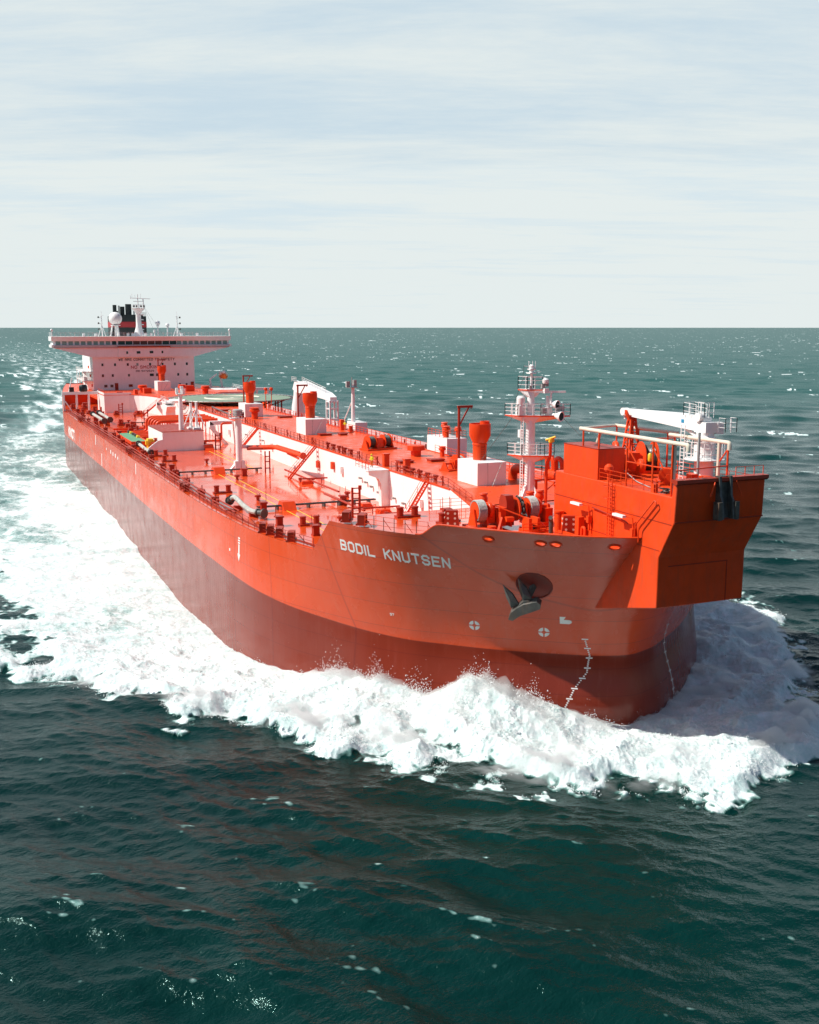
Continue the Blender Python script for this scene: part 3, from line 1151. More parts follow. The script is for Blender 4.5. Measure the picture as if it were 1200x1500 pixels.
    L(n9.outputs['Fac'], m9.inputs['Value'])
    x9 = N(nt, 'ShaderNodeMix', data_type='RGBA')
    x9.inputs['B'].default_value = (0.42, 0.585, 0.57, 1)
    L(m9.outputs[0], x9.inputs['Factor'])
    L(fc.outputs[0], x9.inputs['A'])
    L(x9.outputs['Result'], f.inputs['Base Color'])
    bp2 = N(nt, 'ShaderNodeBump', Strength=0.8, Distance=0.35)
    L(n1.outputs['Fac'], bp2.inputs['Height'])
    L(bp2.outputs[0], f.inputs['Normal'])
    # where foam: attribute broken up by fine noise and a bubbly web
    n2 = N(nt, 'ShaderNodeTexNoise', Scale=0.9, Detail=9.0, Roughness=0.72, Distortion=0.8)
    L(geo.outputs['Position'], n2.inputs['Vector'])
    s1 = N(nt, 'ShaderNodeMath', operation='SUBTRACT')
    s1.inputs[1].default_value = 0.5
    L(n2.outputs['Fac'], s1.inputs[0])
    s2 = N(nt, 'ShaderNodeMath', operation='MULTIPLY')
    s2.inputs[1].default_value = 1.05
    L(s1.outputs[0], s2.inputs[0])
    n4 = N(nt, 'ShaderNodeTexNoise', Scale=4.5, Detail=6.0, Roughness=0.7, Distortion=0.6)
    L(geo.outputs['Position'], n4.inputs['Vector'])
    s4 = N(nt, 'ShaderNodeMath', operation='MULTIPLY_ADD')
    s4.inputs[1].default_value = 0.75
    s4.inputs[2].default_value = -0.375
    L(n4.outputs['Fac'], s4.inputs[0])
    s5 = N(nt, 'ShaderNodeMath', operation='ADD')
    L(s2.outputs[0], s5.inputs[0])
    L(s4.outputs[0], s5.inputs[1])
    inv = N(nt, 'ShaderNodeMath', operation='MULTIPLY_ADD', use_clamp=True)
    inv.inputs[1].default_value = -0.95
    inv.inputs[2].default_value = 1.25
    L(at.outputs['Fac'], inv.inputs[0])
    s6 = N(nt, 'ShaderNodeMath', operation='MULTIPLY')
    L(s5.outputs[0], s6.inputs[0])
    L(inv.outputs[0], s6.inputs[1])
    s2 = s6
    s3 = N(nt, 'ShaderNodeMath', operation='ADD')
    L(at.outputs['Fac'], s3.inputs[0])
    L(s2.outputs[0], s3.inputs[1])
    mr = N(nt, 'ShaderNodeMapRange', interpolation_type='SMOOTHSTEP')
    mr.inputs['From Min'].default_value = 0.34
    mr.inputs['From Max'].default_value = 0.70
    L(s3.outputs[0], mr.inputs['Value'])
    gate = N(nt, 'ShaderNodeMapRange')
    gate.inputs['From Min'].default_value = 0.03
    gate.inputs['From Max'].default_value = 0.15
    L(at.outputs['Fac'], gate.inputs['Value'])
    gm = N(nt, 'ShaderNodeMath', operation='MULTIPLY')
    L(mr.outputs[0], gm.inputs[0])
    L(gate.outputs[0], gm.inputs[1])
    ms = N(nt, 'ShaderNodeMixShader')
    L(gm.outputs[0], ms.inputs[0])
    L(b.outputs[0], ms.inputs[1])
    L(f.outputs[0], ms.inputs[2])
    L(ms.outputs[0], out.inputs['Surface'])
    return m


M_sea = sea_material()
co_, foam_, quads_, fm_, chop_ = build_sea()
isf = fm_ > 0.25
sea = sheet('sea', co_, foam_, quads_[~isf], M_sea)
tag(sea, 'dark green choppy sea with small whitecaps reaching the horizon', 'sea', kind='structure')
wake = sheet('wake_foam', co_, foam_, quads_[isf], M_sea)
tag(wake, 'broad churned white foam thrown outwards from the bow and along the hull', 'foam', kind='stuff')


def build_spray():
    """loose drops of water flung off the bow wave, thick enough along the crests to read as mist"""
    r = np.random.default_rng(5)
    n = 1500000
    x = r.uniform(-75, 10, n).astype(np.float32)
    y = r.uniform(-55, 42, n).astype(np.float32)
    hd, fd, hx = ras(HD, x, y, 60.), ras(FD, x, y, -40.), ras(HX, x, y, -310.)
    H = np.interp(hx, BWX, BWH) * np.where(y > 1, 0.3, 1)
    cl = np.clip(0.55 + 0.5 * noise(x, y, 4.0, 2) + 0.3 * noise(x, y, 1.5, 1), 0.03, 2)
    bow = sst(-75, -18, hx)
    p = cl * (1.3 * np.exp(-np.maximum(hd, 0) / 2.6) * np.clip(H / 2, 0, 1.6) + 0.30 * np.exp(-((fd + .3) / 1.7) ** 2) * bow + 0.10 * (fd > 0) * bow) * (hd > 0.05)
    ok = r.uniform(0, 1, n) < p
    x, y, hd, fd, H, cl = x[ok], y[ok], hd[ok], fd[ok], H[ok], cl[ok]
    _, _, z, fm, _ = sea_state(x, y, np.full(len(x), .3, np.float32))
    up = r.exponential(1.0, len(x)) * (0.13 + 0.36 * np.clip(H / 2.2, 0, 1.5) * np.exp(-np.maximum(hd, 0) / 3.0)) * np.clip(cl, .2, 1.6)
    keep = fm > 0.2
    x, y, z, up = x[keep], y[keep], z[keep], up[keep]
    z = z + up
    x = x + r.normal(0, .12, len(x))
    y = y + r.normal(0, .12, len(x))
    print('drops', len(x))
    s = r.uniform(0.022, 0.05, len(x)) * (1 + 0.7 * (r.uniform(0, 1, len(x)) > .95))
    O = np.array([[1, 0, -.7], [-.5, .87, -.7], [-.5, -.87, -.7], [0, 0, 1.1]])
    V = (np.stack([x, y, z], -1)[:, None, :] + O[None] * s[:, None, None]).reshape(-1, 3)
    F = np.array([[0, 1, 3], [1, 2, 3], [2, 0, 3], [0, 2, 1]])
    T = (np.arange(len(x))[:, None, None] * 4 + F[None]).reshape(-1, 3)
    me = bpy.data.meshes.new('bow_spray')
    me.vertices.add(len(V))
    me.vertices.foreach_set('co', V.astype(np.float32).ravel())
    me.loops.add(len(T) * 3)
    me.loops.foreach_set('vertex_index', T.astype(np.int32).ravel())
    me.polygons.add(len(T))
    me.polygons.foreach_set('loop_start', np.arange(0, len(T) * 3, 3, dtype=np.int32))
    me.update(calc_edges=True)
    ms = bpy.data.materials.new('spray_drops')
    ms.use_nodes = True
    b = ms.node_tree.nodes['Principled BSDF']
    b.inputs['Base Color'].default_value = (0.86, 0.89, 0.89, 1)
    b.inputs['Roughness'].default_value = 0.6
    me.materials.append(ms)
    o = bpy.data.objects.new('bow_spray', me)
    COL.objects.link(o)
    tag(o, 'loose white drops of spray flying off the bow wave', 'spray', kind='stuff')
    return o


build_spray()


def build_mist():
    """fine mist hanging just over the breaking foam: a thin uneven layer of air full of spray"""
    st = 0.42
    xs = np.arange(-62, 10, st)
    ys = np.arange(-50, 42, st)
    X, Y = np.meshgrid(xs, ys, indexing='ij')
    x, y = X.ravel().astype(np.float32), Y.ravel().astype(np.float32)
    x2, y2, z, fm, _ = sea_state(x, y, np.full(len(x), st, np.float32))
    hd, fd, hx = ras(HD, x, y, 60.), ras(FD, x, y, -40.), ras(HX, x, y, -310.)
    H = np.clip(np.interp(hx, BWX, BWH), 0, 5) * np.where(y > 1, 0.4, 1)
    n = np.clip(0.6 + 0.28 * noise(x, y, 4.5, 2) + 0.26 * noise(x, y, 2.0, 1) + 0.18 * noise(x, y, 1.2, 3), 0, 1.6)
    n2 = np.clip(0.5 + 0.6 * noise(x, y, 9, 3), 0, 1.5)
    bow = sst(-60, -22, hx)
    t = n * (0.42 * (0.45 + H / 2.2) * np.exp(-np.maximum(hd - 0.3, 0) / 3.2)) + 0.45 * n * n2 * np.exp(-((fd - 1.8) / 2.4) ** 2) + 0.24 * n2 * n
    t = t * bow * sst(-0.4, 2.2, fd) * sst(-0.6, 0.5, hd)
    t = np.where(t < 0.03, 0, t).astype(np.float32)
    nx, ny = X.shape
    T = t.reshape(nx, ny)
    on = (T > 0)
    q = on[:-1, :-1] | on[1:, :-1] | on[:-1, 1:] | on[1:, 1:]
    I, J = np.nonzero(q)
    idx = lambda i, j: i * ny + j
    top = np.stack([idx(I, J), idx(I + 1, J), idx(I + 1, J + 1), idx(I, J + 1)], -1)
    nv = nx * ny
    bot = top[:, ::-1] + nv
    zb = z - 0.05
    V = np.concatenate([np.stack([x2, y2, zb + t], -1), np.stack([x2, y2, zb], -1)])
    F = np.concatenate([top, bot])
    used, inv = np.unique(F.ravel(), return_inverse=True)
    me = bpy.data.meshes.new('spray_mist')
    me.from_pydata(V[used].tolist(), [], inv.reshape(-1, 4).tolist())
    bm = bmesh.new()
    bm.from_mesh(me)
    bmesh.ops.remove_doubles(bm, verts=bm.verts, dist=1e-5)
    bm.to_mesh(me)
    bm.free()
    mm = bpy.data.materials.new('mist_air')
    mm.use_nodes = True
    nt = mm.node_tree
    nt.nodes.clear()
    o_ = nt.nodes.new('ShaderNodeOutputMaterial')
    v_ = nt.nodes.new('ShaderNodeVolumePrincipled')
    v_.inputs['Color'].default_value = (0.97, 0.985, 0.985, 1)
    v_.inputs['Density'].default_value = 1.25
    v_.inputs['Anisotropy'].default_value = 0.25
    nt.links.new(v_.outputs[0], o_.inputs['Volume'])
    me.materials.append(mm)
    o = bpy.data.objects.new('spray_mist', me)
    COL.objects.link(o)
    tag(o, 'fine white mist hanging over the breaking bow wave', 'mist', kind='stuff')


build_mist()

# ------------------------------------------------------------------ the ship
ship = empty('tanker_ship')
tag(ship, 'huge red and white shuttle tanker under way, seen from ahead off its starboard bow', 'ship')


def part(mb, name, mat, parent=None, label=None, smooth=35, loc=None, rz=0.0):
    return mb.build(name, mat, parent or ship, smooth, loc, rz, label)


def build_hull():
    vs, fs = [], []
    NV = 96
    cols = list(range(NU))
    for side in (-1, 1):
        base = len(vs)
        for i in cols:
            tz = top_z(CA[i].x)
            for j in range(NV + 1):
                z = -4 + (tz + 4) * j / NV
                # keep a row exactly on the paint line is not needed: colour is by height
                vs.append(hull_point(i, z, side))
        for a in range(len(cols) - 1):
            for j in range(NV):
                q = (base + a * (NV + 1) + j, base + (a + 1) * (NV + 1) + j, base + (a + 1) * (NV + 1) + j + 1, base + a * (NV + 1) + j + 1)
                fs.append(q if side < 0 else q[::-1])
    n1 = NU * (NV + 1)
    # transom
    lo = (NU - 1) * (NV + 1)
    for j in range(NV):
        fs.append((lo + j, n1 + lo + j, n1 + lo + j + 1, lo + j + 1))
    me = bpy.data.meshes.new('hull')
    me.from_pydata([tuple(v) for v in vs], [], fs)
    bm = bmesh.new()
    bm.from_mesh(me)
    bmesh.ops.remove_doubles(bm, verts=bm.verts, dist=0.001)
    # openings in the bulwark for the mooring chocks, and the anchor pocket
    holes = []
    for c in CHOCKS:
        holes.append((c[0], c[1], 0.46, 0.24))
    P, n = POCKET
    kill = []
    for f in bm.faces:
        c = f.calc_center_median()
        if c.x < -30:
            continue
        for (hc, hn, a, b2) in holes:
            d = c - hc
            if d.length < 1.2 and abs(d.dot(hn)) < 0.5:
                t = Vector((0, 0, 1)).cross(hn).normalized()
                if (d.dot(t) / a) ** 2 + (d.z / b2) ** 2 < 1:
                    kill.append(f)
                    break
        else:
            d = c - P
            if d.length < 2.6 and abs(d.dot(n)) < 0.9:
                dd = d - n * d.dot(n)
                if dd.length < POCKET_R:
                    kill.append(f)
    bmesh.ops.delete(bm, geom=kill, context='FACES')
    bmesh.ops.recalc_face_normals(bm, faces=bm.faces)
    bm.to_mesh(me)
    bm.free()
    me.materials.append(M_hull)
    me.polygons.foreach_set('use_smooth', [True] * len(me.polygons))
    me.set_sharp_from_angle(angle=R_(40))
    o = bpy.data.objects.new('hull', me)
    COL.objects.link(o)
    o.parent = ship
    o['label'] = 'bright red topsides over a dark red bottom with a dark paint line'
    return o


CHOCKS = []
for y in (-14.0, -10.8, -9.85, -5.9):
    CHOCKS.append(hull_at_y(y, 18.3))
POCKET = hull_at_y(-9.45, 13.75)
POCKET_R = 1.55
hull = build_hull()

# bulwark inner skin and capping
def bulwark():
    mb = MB()
    for side in (-1, 1):
        prev = None
        for i in range(0, NU):
            x = CA[i].x
            if x < -14.6:
                break
            tz = top_z(x)
            p = hull_point(i, tz, side)
            j0, j1 = max(i - 1, 0), i + 1
            t = hull_point(j1, tz, side) - hull_point(j0, tz, side)
            n = Vector((t.y, -t.x, 0)).normalized() * (1 if side < 0 else -1)
            if n.x > 0 and abs(n.x) > .5:
                n = -n
            if n.y * side > 0 and abs(n.y) > .5:
                n = -n
            q = (p - n * 0.06 + Vector((0, 0, 0.012)), p + n * 0.28 + Vector((0, 0, 0.012)), p - n * 0.06 + Vector((0, 0, 0.09)), p + n * 0.28 + Vector((0, 0, 0.09)))
            if prev:
                mb.add([*prev, *q], [(0, 1, 5, 4), (2, 6, 7, 3), (0, 4, 6, 2), (1, 3, 7, 5)])
            prev = q
    return mb


part(bulwark(), 'bulwark_rail', M_red, hull)
mb = MB()
for P, n in CHOCKS:
    t = Vector((0, 0, 1)).cross(n).normalized()
    for k in range(20):
        pass
    mb.torus(P + n * 0.02, 0.36, 0.13, axis=n, n=24, m=8, sx=1.75)
    # short pipe through the plating
for c in CHOCKS:
    P, n = c
    m2 = MB()
    m2.torus(P + n * 0.0, 0.30, 0.10, axis=n, n=24, m=8, sx=1.65)
    part(m2, 'mooring_chock', M_red, hull, 'oval mooring chock in the bow bulwark')

# anchor pocket: a recessed dish
P, n = POCKET
mb = MB()
a = Vector((0, 0, 1)).cross(n).normalized()
prof = [(POCKET_R + 0.12, -0.02), (POCKET_R + 0.10, 0.05), (POCKET_R - 0.03, 0.06), (POCKET_R - 0.08, -0.9), (1.2, -1.5), (0.55, -1.6), (0.45, -2.2)]
mb.lathe(P, prof, 36, axis=n)
part(mb, 'anchor_pocket', M_recess_shade, hull, 'round recess in the bow plating behind the anchor')

# ---- writing and marks on the shell
for txt, y0, z0, wid in (('BODIL', -22.18, 15.22, 4.55), ('KNUTSEN', -19.65, 15.06, 6.75)):
    mb = MB()
    sh = Shell(z0, y0)
    w0 = text_quads(txt, 1.08, wfac=.70, stroke=.18, gap=.42)[1] - 1.08 * .21
    text_mesh(mb, txt, 1.08, lambda u, v: sh(u * wid / w0, v - u * .033), 0.012, wfac=.70, stroke=.18, gap=.42)
    part(mb, 'ship_name', M_mark, hull, 'white block letters ' + txt, smooth=0)
mb = MB()
sh = Shell(8.95, -28.2).setx(-211.5)
text_mesh(mb, 'KNOT', 2.6, sh, 0.03, wfac=0.95, stroke=0.24, gap=0.3)
part(mb, 'side_lettering', M_mark, hull, 'large white letters on the topsides near the stern', smooth=0)


def disc_on(mb, P, n, poly, e=0.015):
    t = Vector((0, 0, 1)).cross(n).normalized()
    u = n.cross(t)
    if u.z < 0:
        t, u = -t, -u
    k = len(poly)
    top = [P + t * a + u * b + n * e for a, b in poly]
    bot = [P + t * a + u * b - n * 0.03 for a, b in poly]
    mb.add(top + bot, [tuple(range(k))] + [(i, k + i, k + (i + 1) % k, (i + 1) % k) for i in range(k)])


for y, z in ((-12.42, 8.93), (-7.31, 8.76)):
    P, n = hull_at_y(y, z)
    mb = MB()
    for q in range(4):
        a0 = q * math.pi / 2
        poly = []
        off = 0.07
        for k in range(9):
            t = a0 + (math.pi / 2) * k / 8
            poly.append((0.52 * math.cos(t), 0.52 * math.sin(t)))
        # cut back from the cross
        c, s = (1 if math.cos(a0 + .7) > 0 else -1), (1 if math.sin(a0 + .7) > 0 else -1)
        poly = [(max(px_ * c, off) * c, max(py_ * s, off) * s) for px_, py_ in poly] + [(off * c, off * s)]
        pol = poly
        # leave a hole in the middle
        pol = [p for p in poly[:-1]] + [(off * c, 0.2 * s), (0.2 * c, off * s)] if q % 2 == 1 else [p for p in poly[:-1]] + [(off * c, 0.2 * s), (0.2 * c, off * s)]
        if q % 2 == 1:
            pol = [p for p in poly[:-1]] + [(0.2 * c, off * s), (off * c, 0.2 * s)]
        disc_on(mb, P, n, pol)
    part(mb, 'thruster_mark', M_mark, hull, 'white quartered circle marking a bow thruster', smooth=0)
P, n = hull_at_y(-6.05, 10.16)
mb = MB()
disc_on(mb, P, n, [(-0.55, 0.42), (0.0, 0.42), (-0.2, 0.06), (0.32, 0.06), (0.48, 0.0), (0.55, -0.14), (0.48, -0.32), (0.3, -0.42), (-0.55, -0.42)][::-1])
part(mb, 'bulb_mark', M_mark, hull, 'white bulbous bow symbol', smooth=0)
# draught marks: a curved ladder of small white figures
for side in (-1, 1):
    mb = MB()
    path = [(8.25, 4.15), (7.4, 3.8), (6.6, 3.5), (5.0, 3.75), (3.45, 4.9), (2.2, 5.5), (0.8, 6.1)]
    if side > 0:
        path = [(8.1, 6.4), (5.9, 6.24), (3.7, 6.85), (2.2, 7.25), (0.8, 7.6)]
    zz = [p[0] for p in path][::-1]
    yy = [p[1] for p in path][::-1]
    k = 0
    z = 8.25 if side < 0 else 8.0
    while z > 0.7:
        y = float(np.interp(z, zz, yy))
        P, n = hull_at_y(y, z, side)
        if k % 5 == 0:
            w, h = 0.30, 0.055
            disc_on(mb, P, n, [(-w, -h), (w, -h), (w, h), (-w, h)])
        else:
            w, h = 0.075, 0.055
            disc_on(mb, P, n, [(-w, -h), (w, -h), (w, h), (-w, h)])
        z -= 0.19
        k += 1
    part(mb, 'draught_marks', M_mark, hull, 'curved ladder of small white draught marks', smooth=0)
# arrow and small marks along the side
mb = MB()
sh = Shell(10.9, -27).setx(-44.9)
for poly in ([(-0.18, 0.1), (0.18, 0.1), (0.18, 1.2), (-0.18, 1.2)], [(-0.42, 0.1), (0, -0.75), (0.42, 0.1)]):
    pts = [sh(a, b) for a, b in poly]
    mb.add([p + nn * 0.02 for p, nn in pts] + [p - nn * 0.03 for p, nn in pts], [tuple(range(len(poly)))] + [(i, (i + 1) % len(poly), len(poly) + (i + 1) % len(poly), len(poly) + i) for i in range(len(poly))])
for q in range(3):
    sh.z = 12.2 + q * 0.28
    pts = [sh(a, b) for a, b in [(-0.3, 0), (0.3, 0), (0.3, 0.17), (-0.3, 0.17)]]
    mb.add([p + nn * 0.02 for p, nn in pts], [(0, 1, 2, 3)])
part(mb, 'tug_arrow', M_mark, hull, 'small white downward arrow on the topsides', smooth=0)
for (x, z, w, h) in ((-108, 12.2, 0.25, 1.8), (-128, 12.4, 0.4, .5), (-131, 12.4, 0.4, .7), (-134, 12.4, .4, .7), (-137, 12.5, .4, .7), (-159, 12.0, 0.3, 2.0), (-150, 8.6, 0.3, 2.5), (-143, 12.6, .3, .4), (-48, 10.8, .16, .3)):
    mb = MB()
    s_ = Shell(z, -28).setx(x)
    pts = [s_(a, b) for a, b in [(-w, 0), (w, 0), (w, h), (-w, h)]]
    mb.add([p + nn * 0.025 for p, nn in pts] + [p - nn * .03 for p, nn in pts], [(0, 1, 2, 3), (0, 4, 5, 1), (1, 5, 6, 2), (2, 6, 7, 3), (3, 7, 4, 0)])
    part(mb, 'load_mark', M_mark, hull, smooth=0)
mb = MB()
sh = Shell(9.05, -18.4)
text_mesh(mb, '57', 0.26, sh, 0.012, stroke=0.2)
part(mb, 'frame_number', M_mark, hull, 'small white number', smooth=0)

# ---- decks
def deck(x_min, x_max, z, name, inset=0.06, label=None, mat=None, thick=0.0):
    mb = MB()
    rows = []
    for i in range(NU):
        p = hull_point(i, z)
        if x_min <= p.x <= x_max:
            rows.append((p.x - (inset if p.x > -12 else 0), max(0, -p.y - inset)))
    if x_max < 0:
        rows.insert(0, (x_max, rows[0][1]))
    rows.append((x_min, rows[-1][1]))
    vs, fs = [], []
    ny = 12
    for (x, y) in rows:
        for k in range(ny + 1):
            vs.append((x, -y + 2 * y * k / ny, z))
    for i in range(len(rows) - 1):
        for k in range(ny):
            fs.append((i * (ny + 1) + k, (i + 1) * (ny + 1) + k, (i + 1) * (ny + 1) + k + 1, i * (ny + 1) + k + 1))
    mb.add(vs, fs)
    return part(mb, name, mat or M_deck, None, label)


deck(-300, -26.9, ZD, 'main_deck', label='wet red deck reflecting the sky')
fcd = deck(-24.7, 2, ZF, 'forecastle_deck', mat=M_deck)
mb = MB()
mb.prism([(-24.71, -22.2), (-26.9, -18.5), (-26.9, 18.5), (-24.71, 22.2)], 'xy', ZF - .5, ZF)
mb.box(-25.6, -25.5, -19.5, 19.5, ZD, ZF - .5)
part(mb, 'forecastle_break', M_deck)

# raised trunk: white sides, red top
mb = MB()
wallp = []                                   # starboard wall in plan, fore to aft
wallp += [(-27.3, -6.56), (-188.0, -6.56)]
for k in range(1, 9):
    t = k / 8 * math.pi / 2
    wallp.append((-188.0 - 25.0 * math.sin(t), -6.56 - 6.0 * (1 - math.cos(t))))
wallp += [(-213.0, -18.9), (-226.0, -18.9)]


def wall_strip(mb, pts, z0, z1f, th=0.12):
    for (a, b) in zip(pts, pts[1:]):
        A, B = Vector((a[0], a[1], 0)), Vector((b[0], b[1], 0))
        mb.add([(A.x, A.y, z0), (B.x, B.y, z0), (B.x, B.y, z1f(B.x)), (A.x, A.y, z1f(A.x))], [(0, 1, 2, 3)])


def trunk_top(x):
    return ZT if x < -32.2 else ZT - (x + 32.2) / 4.9 * (ZT - ZF - 0.05)


pts = [(-27.3, -6.56), (-32.2, -6.56)] + [(x, -6.56) for x in range(-40, -188, -8)] + wallp[1:]
wall_strip(mb, pts, ZD - 0.1, trunk_top)
part(mb, 'trunk_wall', M_wall, label='long white starboard wall of the raised trunk')
mb = MB()
wall_strip(mb, [(x, -y) for x, y in pts], ZD - 0.1, trunk_top)
part(mb, 'trunk_wall', M_wall)
mb = MB()
outline = [p for p in pts]
for a, b in zip(outline, outline[1:]):
    za, zb = trunk_top(a[0]) + 0.0, trunk_top(b[0]) + 0.0
    mb.add([(a[0], a[1] - 0.04, za), (b[0], b[1] - 0.04, zb), (b[0], -b[1] + 0.04, zb), (a[0], -a[1] + 0.04, za)], [(0, 1, 2, 3)])
part(mb, 'trunk_deck', M_deckd, label='red top of the raised trunk')
for sg in (1, -1):
    mb = MB()
    for a, b in zip(outline[1:], outline[2:]):
        mb.bar((a[0], sg * (a[1] - 0.03), ZT + 0.03), (b[0], sg * (b[1] - 0.03), ZT + 0.03), 0.14, 0.16)
    part(mb, 'trunk_gunwale', M_red)
# poop deck
deck(-303, -247.0, ZA + 0.2, 'poop_deck', mat=M_deckd)
mb = MB()
mb.box(-247, -226.0, -18.9, 18.9, ZA - .3, ZA + 0.19)
part(mb, 'house_apron', M_deckd)
mb = MB()
mb.box(-239.5, -225.9, -4.2, 3.2, ZA, ZT - .01)
part(mb, 'vent_plinth', M_deckd)
for sg in (-1, 1):
    mb = MB()
    mb.bar((-223.5, 18.7 * sg, ZG), (-223.5, 28.3 * sg, ZG), 0.9, 0.75)
    fr0 = part(mb, 'gantry_beam', M_white, label='white beam across the open mooring deck')
    for y in (-27.9, -24.6, -21.5):
        part(MB().bar((-223.5, y * sg, ZD), (-223.5, y * sg, ZG - .35), 0.5), 'gantry_post', M_white, fr0)
mb = MB()
mb.bar((-223.3, -26.0, ZD), (-223.3, -27.6, ZD + 2.6), 0.3)
part(mb, 'gantry_brace', M_white)
mb = MB()
mb.box(-247.2, -247.0, -25.6, 25.6, ZD, ZA + .2)
part(mb, 'mooring_deck_bulkhead', M_red)
# yellow walkway lines on the main deck
mb = MB()
for y0 in (-19.3, -18.0):
    mb.box(-88, -33, y0 - 0.07, y0 + 0.07, ZD + 0.004, ZD + 0.008)
for y0 in (-13.7, -12.5):
    mb.box(-117, -89, y0 - 0.07, y0 + 0.07, ZD + 0.004, ZD + 0.008)
part(mb, 'walkway_lines', M_yellow, smooth=0)

# ---- bow loading station
mb = MB()
prof = [(-14, 15.0), (-14, ZB), (3.45, ZB), (3.62, 24.45), (4.05, 24.45), (3.95, 21.2), (2.1, 18.0), (2.1, 13.8), (-9.5, 11.0)]
mb.prism(prof, 'xz', -4.4, 4.4)
part(mb, 'bow_loading_station', M_red, label='tall red block overhanging the stem with a dark flat front')
bls = bpy.data.objects['bow_loading_station']
bv_ = bls.modifiers.new('edge', 'BEVEL')
bv_.width = 0.09
bv_.segments = 2
bv_.limit_method = 'ANGLE'
mb = MB()
mb.prism([(3.45, 24.45), (3.5, 24.62), (4.28, 24.62), (4.30, 24.35), (4.1, 24.2)], 'xz', -4.55, 4.55)
part(mb, 'station_rim', M_redk, bls)
mb = MB()
mb.box(-12.6, -7.0, -4.38, -1.6, ZB, 25.85)
part(mb, 'station_locker', M_red, bls, 'red box house on the loading station')
mb = MB()
mb.box(-12.64, -6.96, -4.41, -1.56, 25.86, 25.92)
part(mb, 'locker_roof', M_redk, bls)
# weld lines on the side
mb = MB()
mb.box(-14.02, 3.6, -4.425, -4.40, 20.95, 21.02)
mb.box(-14.02, 2.2, -4.425, -4.40, 18.6, 18.66)
mb.box(3.96, 4.0, -4.4, 4.4, 21.15, 21.25)
mb.box(2.09, 2.13, -3.4, 2.6, 17.2, 17.28)
mb.box(2.09, 2.13, 2.52, 2.6, 13.8, 17.2)
part(mb, 'weld_seams', M_redk, bls, smooth=0)
# ladder, lamps, handrail loop on the starboard side
mb = MB()
for x in (-4.95, -4.35):
    mb.bar((x, -4.62, 18.2), (x, -4.62, 23.7), 0.07)
k = 18.4
while k < 23.2:
    mb.bar((-4.95, -4.62, k), (-4.35, -4.62, k), 0.05)
    k += 0.3
for z in (20.5, 22.0, 23.0):
    mb.torus((-4.65, -4.85, z), 0.42, 0.025, n=16, m=4)
part(mb, 'side_ladder', M_red, bls)
mb = MB()
mb.bend([(-0.85, -4.7, 18.9), (-0.85, -4.7, 20.2), (1.75, -4.7, 22.75), (2.0, -4.7, 22.4), (-0.3, -4.7, 20.1), (-0.3, -4.7, 18.9)], 0.06, 6, 0.35)
part(mb, 'side_handrail', M_red, bls)
for x in (-8.9, -2.3):
    mb = MB()
    mb.bend([(x + 1.2, -4.6, 19.0), (x + 1.2, -4.75, 20.85), (x + 0.1, -5.25, 20.9)], 0.06, 6, 0.2)
    mb.bar((x + 1.2, -4.65, 18.6), (x + 1.2, -4.65, 20.2), 0.14)
    mb.box(x + 1.0, x + 1.35, -4.85, -4.45, 19.3, 19.9)
    o = part(mb, 'floodlight_arm', M_red, ship)
    mb = MB()
    mb.box(x - 0.75, x + 0.75, -5.45, -5.1, 20.78, 20.98)
    part(mb, 'floodlight', M_lamp, o)
mb = MB()
mb.bend([(-7.4, -4.6, 20.75), (-2.4, -4.6, 20.35), (-2.0, -4.6, 20.2)], 0.06, 6, 0.2)
part(mb, 'conduit', M_redk, bls)
# rails round the station deck
mb = MB()
rail_bars(mb, [(-6.9, -4.25, ZB), (1.2, -4.25, ZB)], 1.05, 1.6)
part(mb, 'station_railing', M_red, bls)
mb = MB()
rail_bars(mb, [(-14, 4.25, ZB), (3.3, 4.25, ZB)], 1.2, 1.7)
rail_bars(mb, [(3.75, 1.6, 24.62), (3.75, 4.4, 24.62)], 0.7, 1.0, rows=1)
part(mb, 'port_railing', M_red, bls)
mb = MB()
rail_bars(mb, [(-14.0, 3.6, ZB), (-14.0, -1.5, ZB)], 1.2, 1.7)
part(mb, 'after_railing', M_red, bls)
# cream pipe frame
mb = MB()
mb.bend([(-17.0, 4.2, 26.85), (-7.2, 4.2, 26.95)], 0.16, 10)
mb.bend([(-5.6, 2.1, 27.05), (2.25, 2.1, 27.1), (2.25, 2.1, 26.5)], 0.17, 10, 0.2)
mb.bend([(-10.2, -4.2, 27.45), (5.0, -4.2, 27.45), (5.0, -4.2, 27.0)], 0.17, 10, 0.2)
mb.tube([(-10.2, -4.2, 27.45), (-17.0, 4.2, 26.85)], 0.13, 8)
mb.bend([(-11.5, -1.2, 26.9), (-12.3, -1.2, 25.2), (-12.3, -1.2, 23.5)], 0.15, 8, 0.3)
mb.tube([(3.1, -4.0, ZB), (3.1, -4.0, 27.3)], 0.14, 8)
mb.tube([(1.0, 2.1, ZB), (1.0, 2.1, 27.0)], 0.16, 8)
fr = part(mb, 'pipe_frame', M_cream, ship, 'cream foam pipes on red posts around the station deck')
for x in (-9.7, -7.2, -3.0, 0.6, 3.1):
    part(MB().tube([(x, -4.2, ZB if x > -6.9 else 25.85), (x, -4.2, 27.35)], 0.09, 6), 'frame_post', M_red, fr)
for x, yy in ((-16.6, 4.1), (-13.0, 4.1), (-8.5, 4.1), (-5.0, 2.2), (2.1, 2.1)):
    part(MB().tube([(x, yy, ZB if x > -14 else 20), (x, yy, 26.9)], 0.09, 6), 'frame_post', M_red, fr)
mb = MB()
mb.bar((0.6, -4.2, 25.3), (3.1, -4.2, 25.4), 0.09)
mb.bar((-3.0, -4.2, 27.2), (-5.0, 2.1, 26.8), 0.09)
mb.bar((3.1, -4.2, 25.2), (2.1, 2.1, 25.2), 0.09)
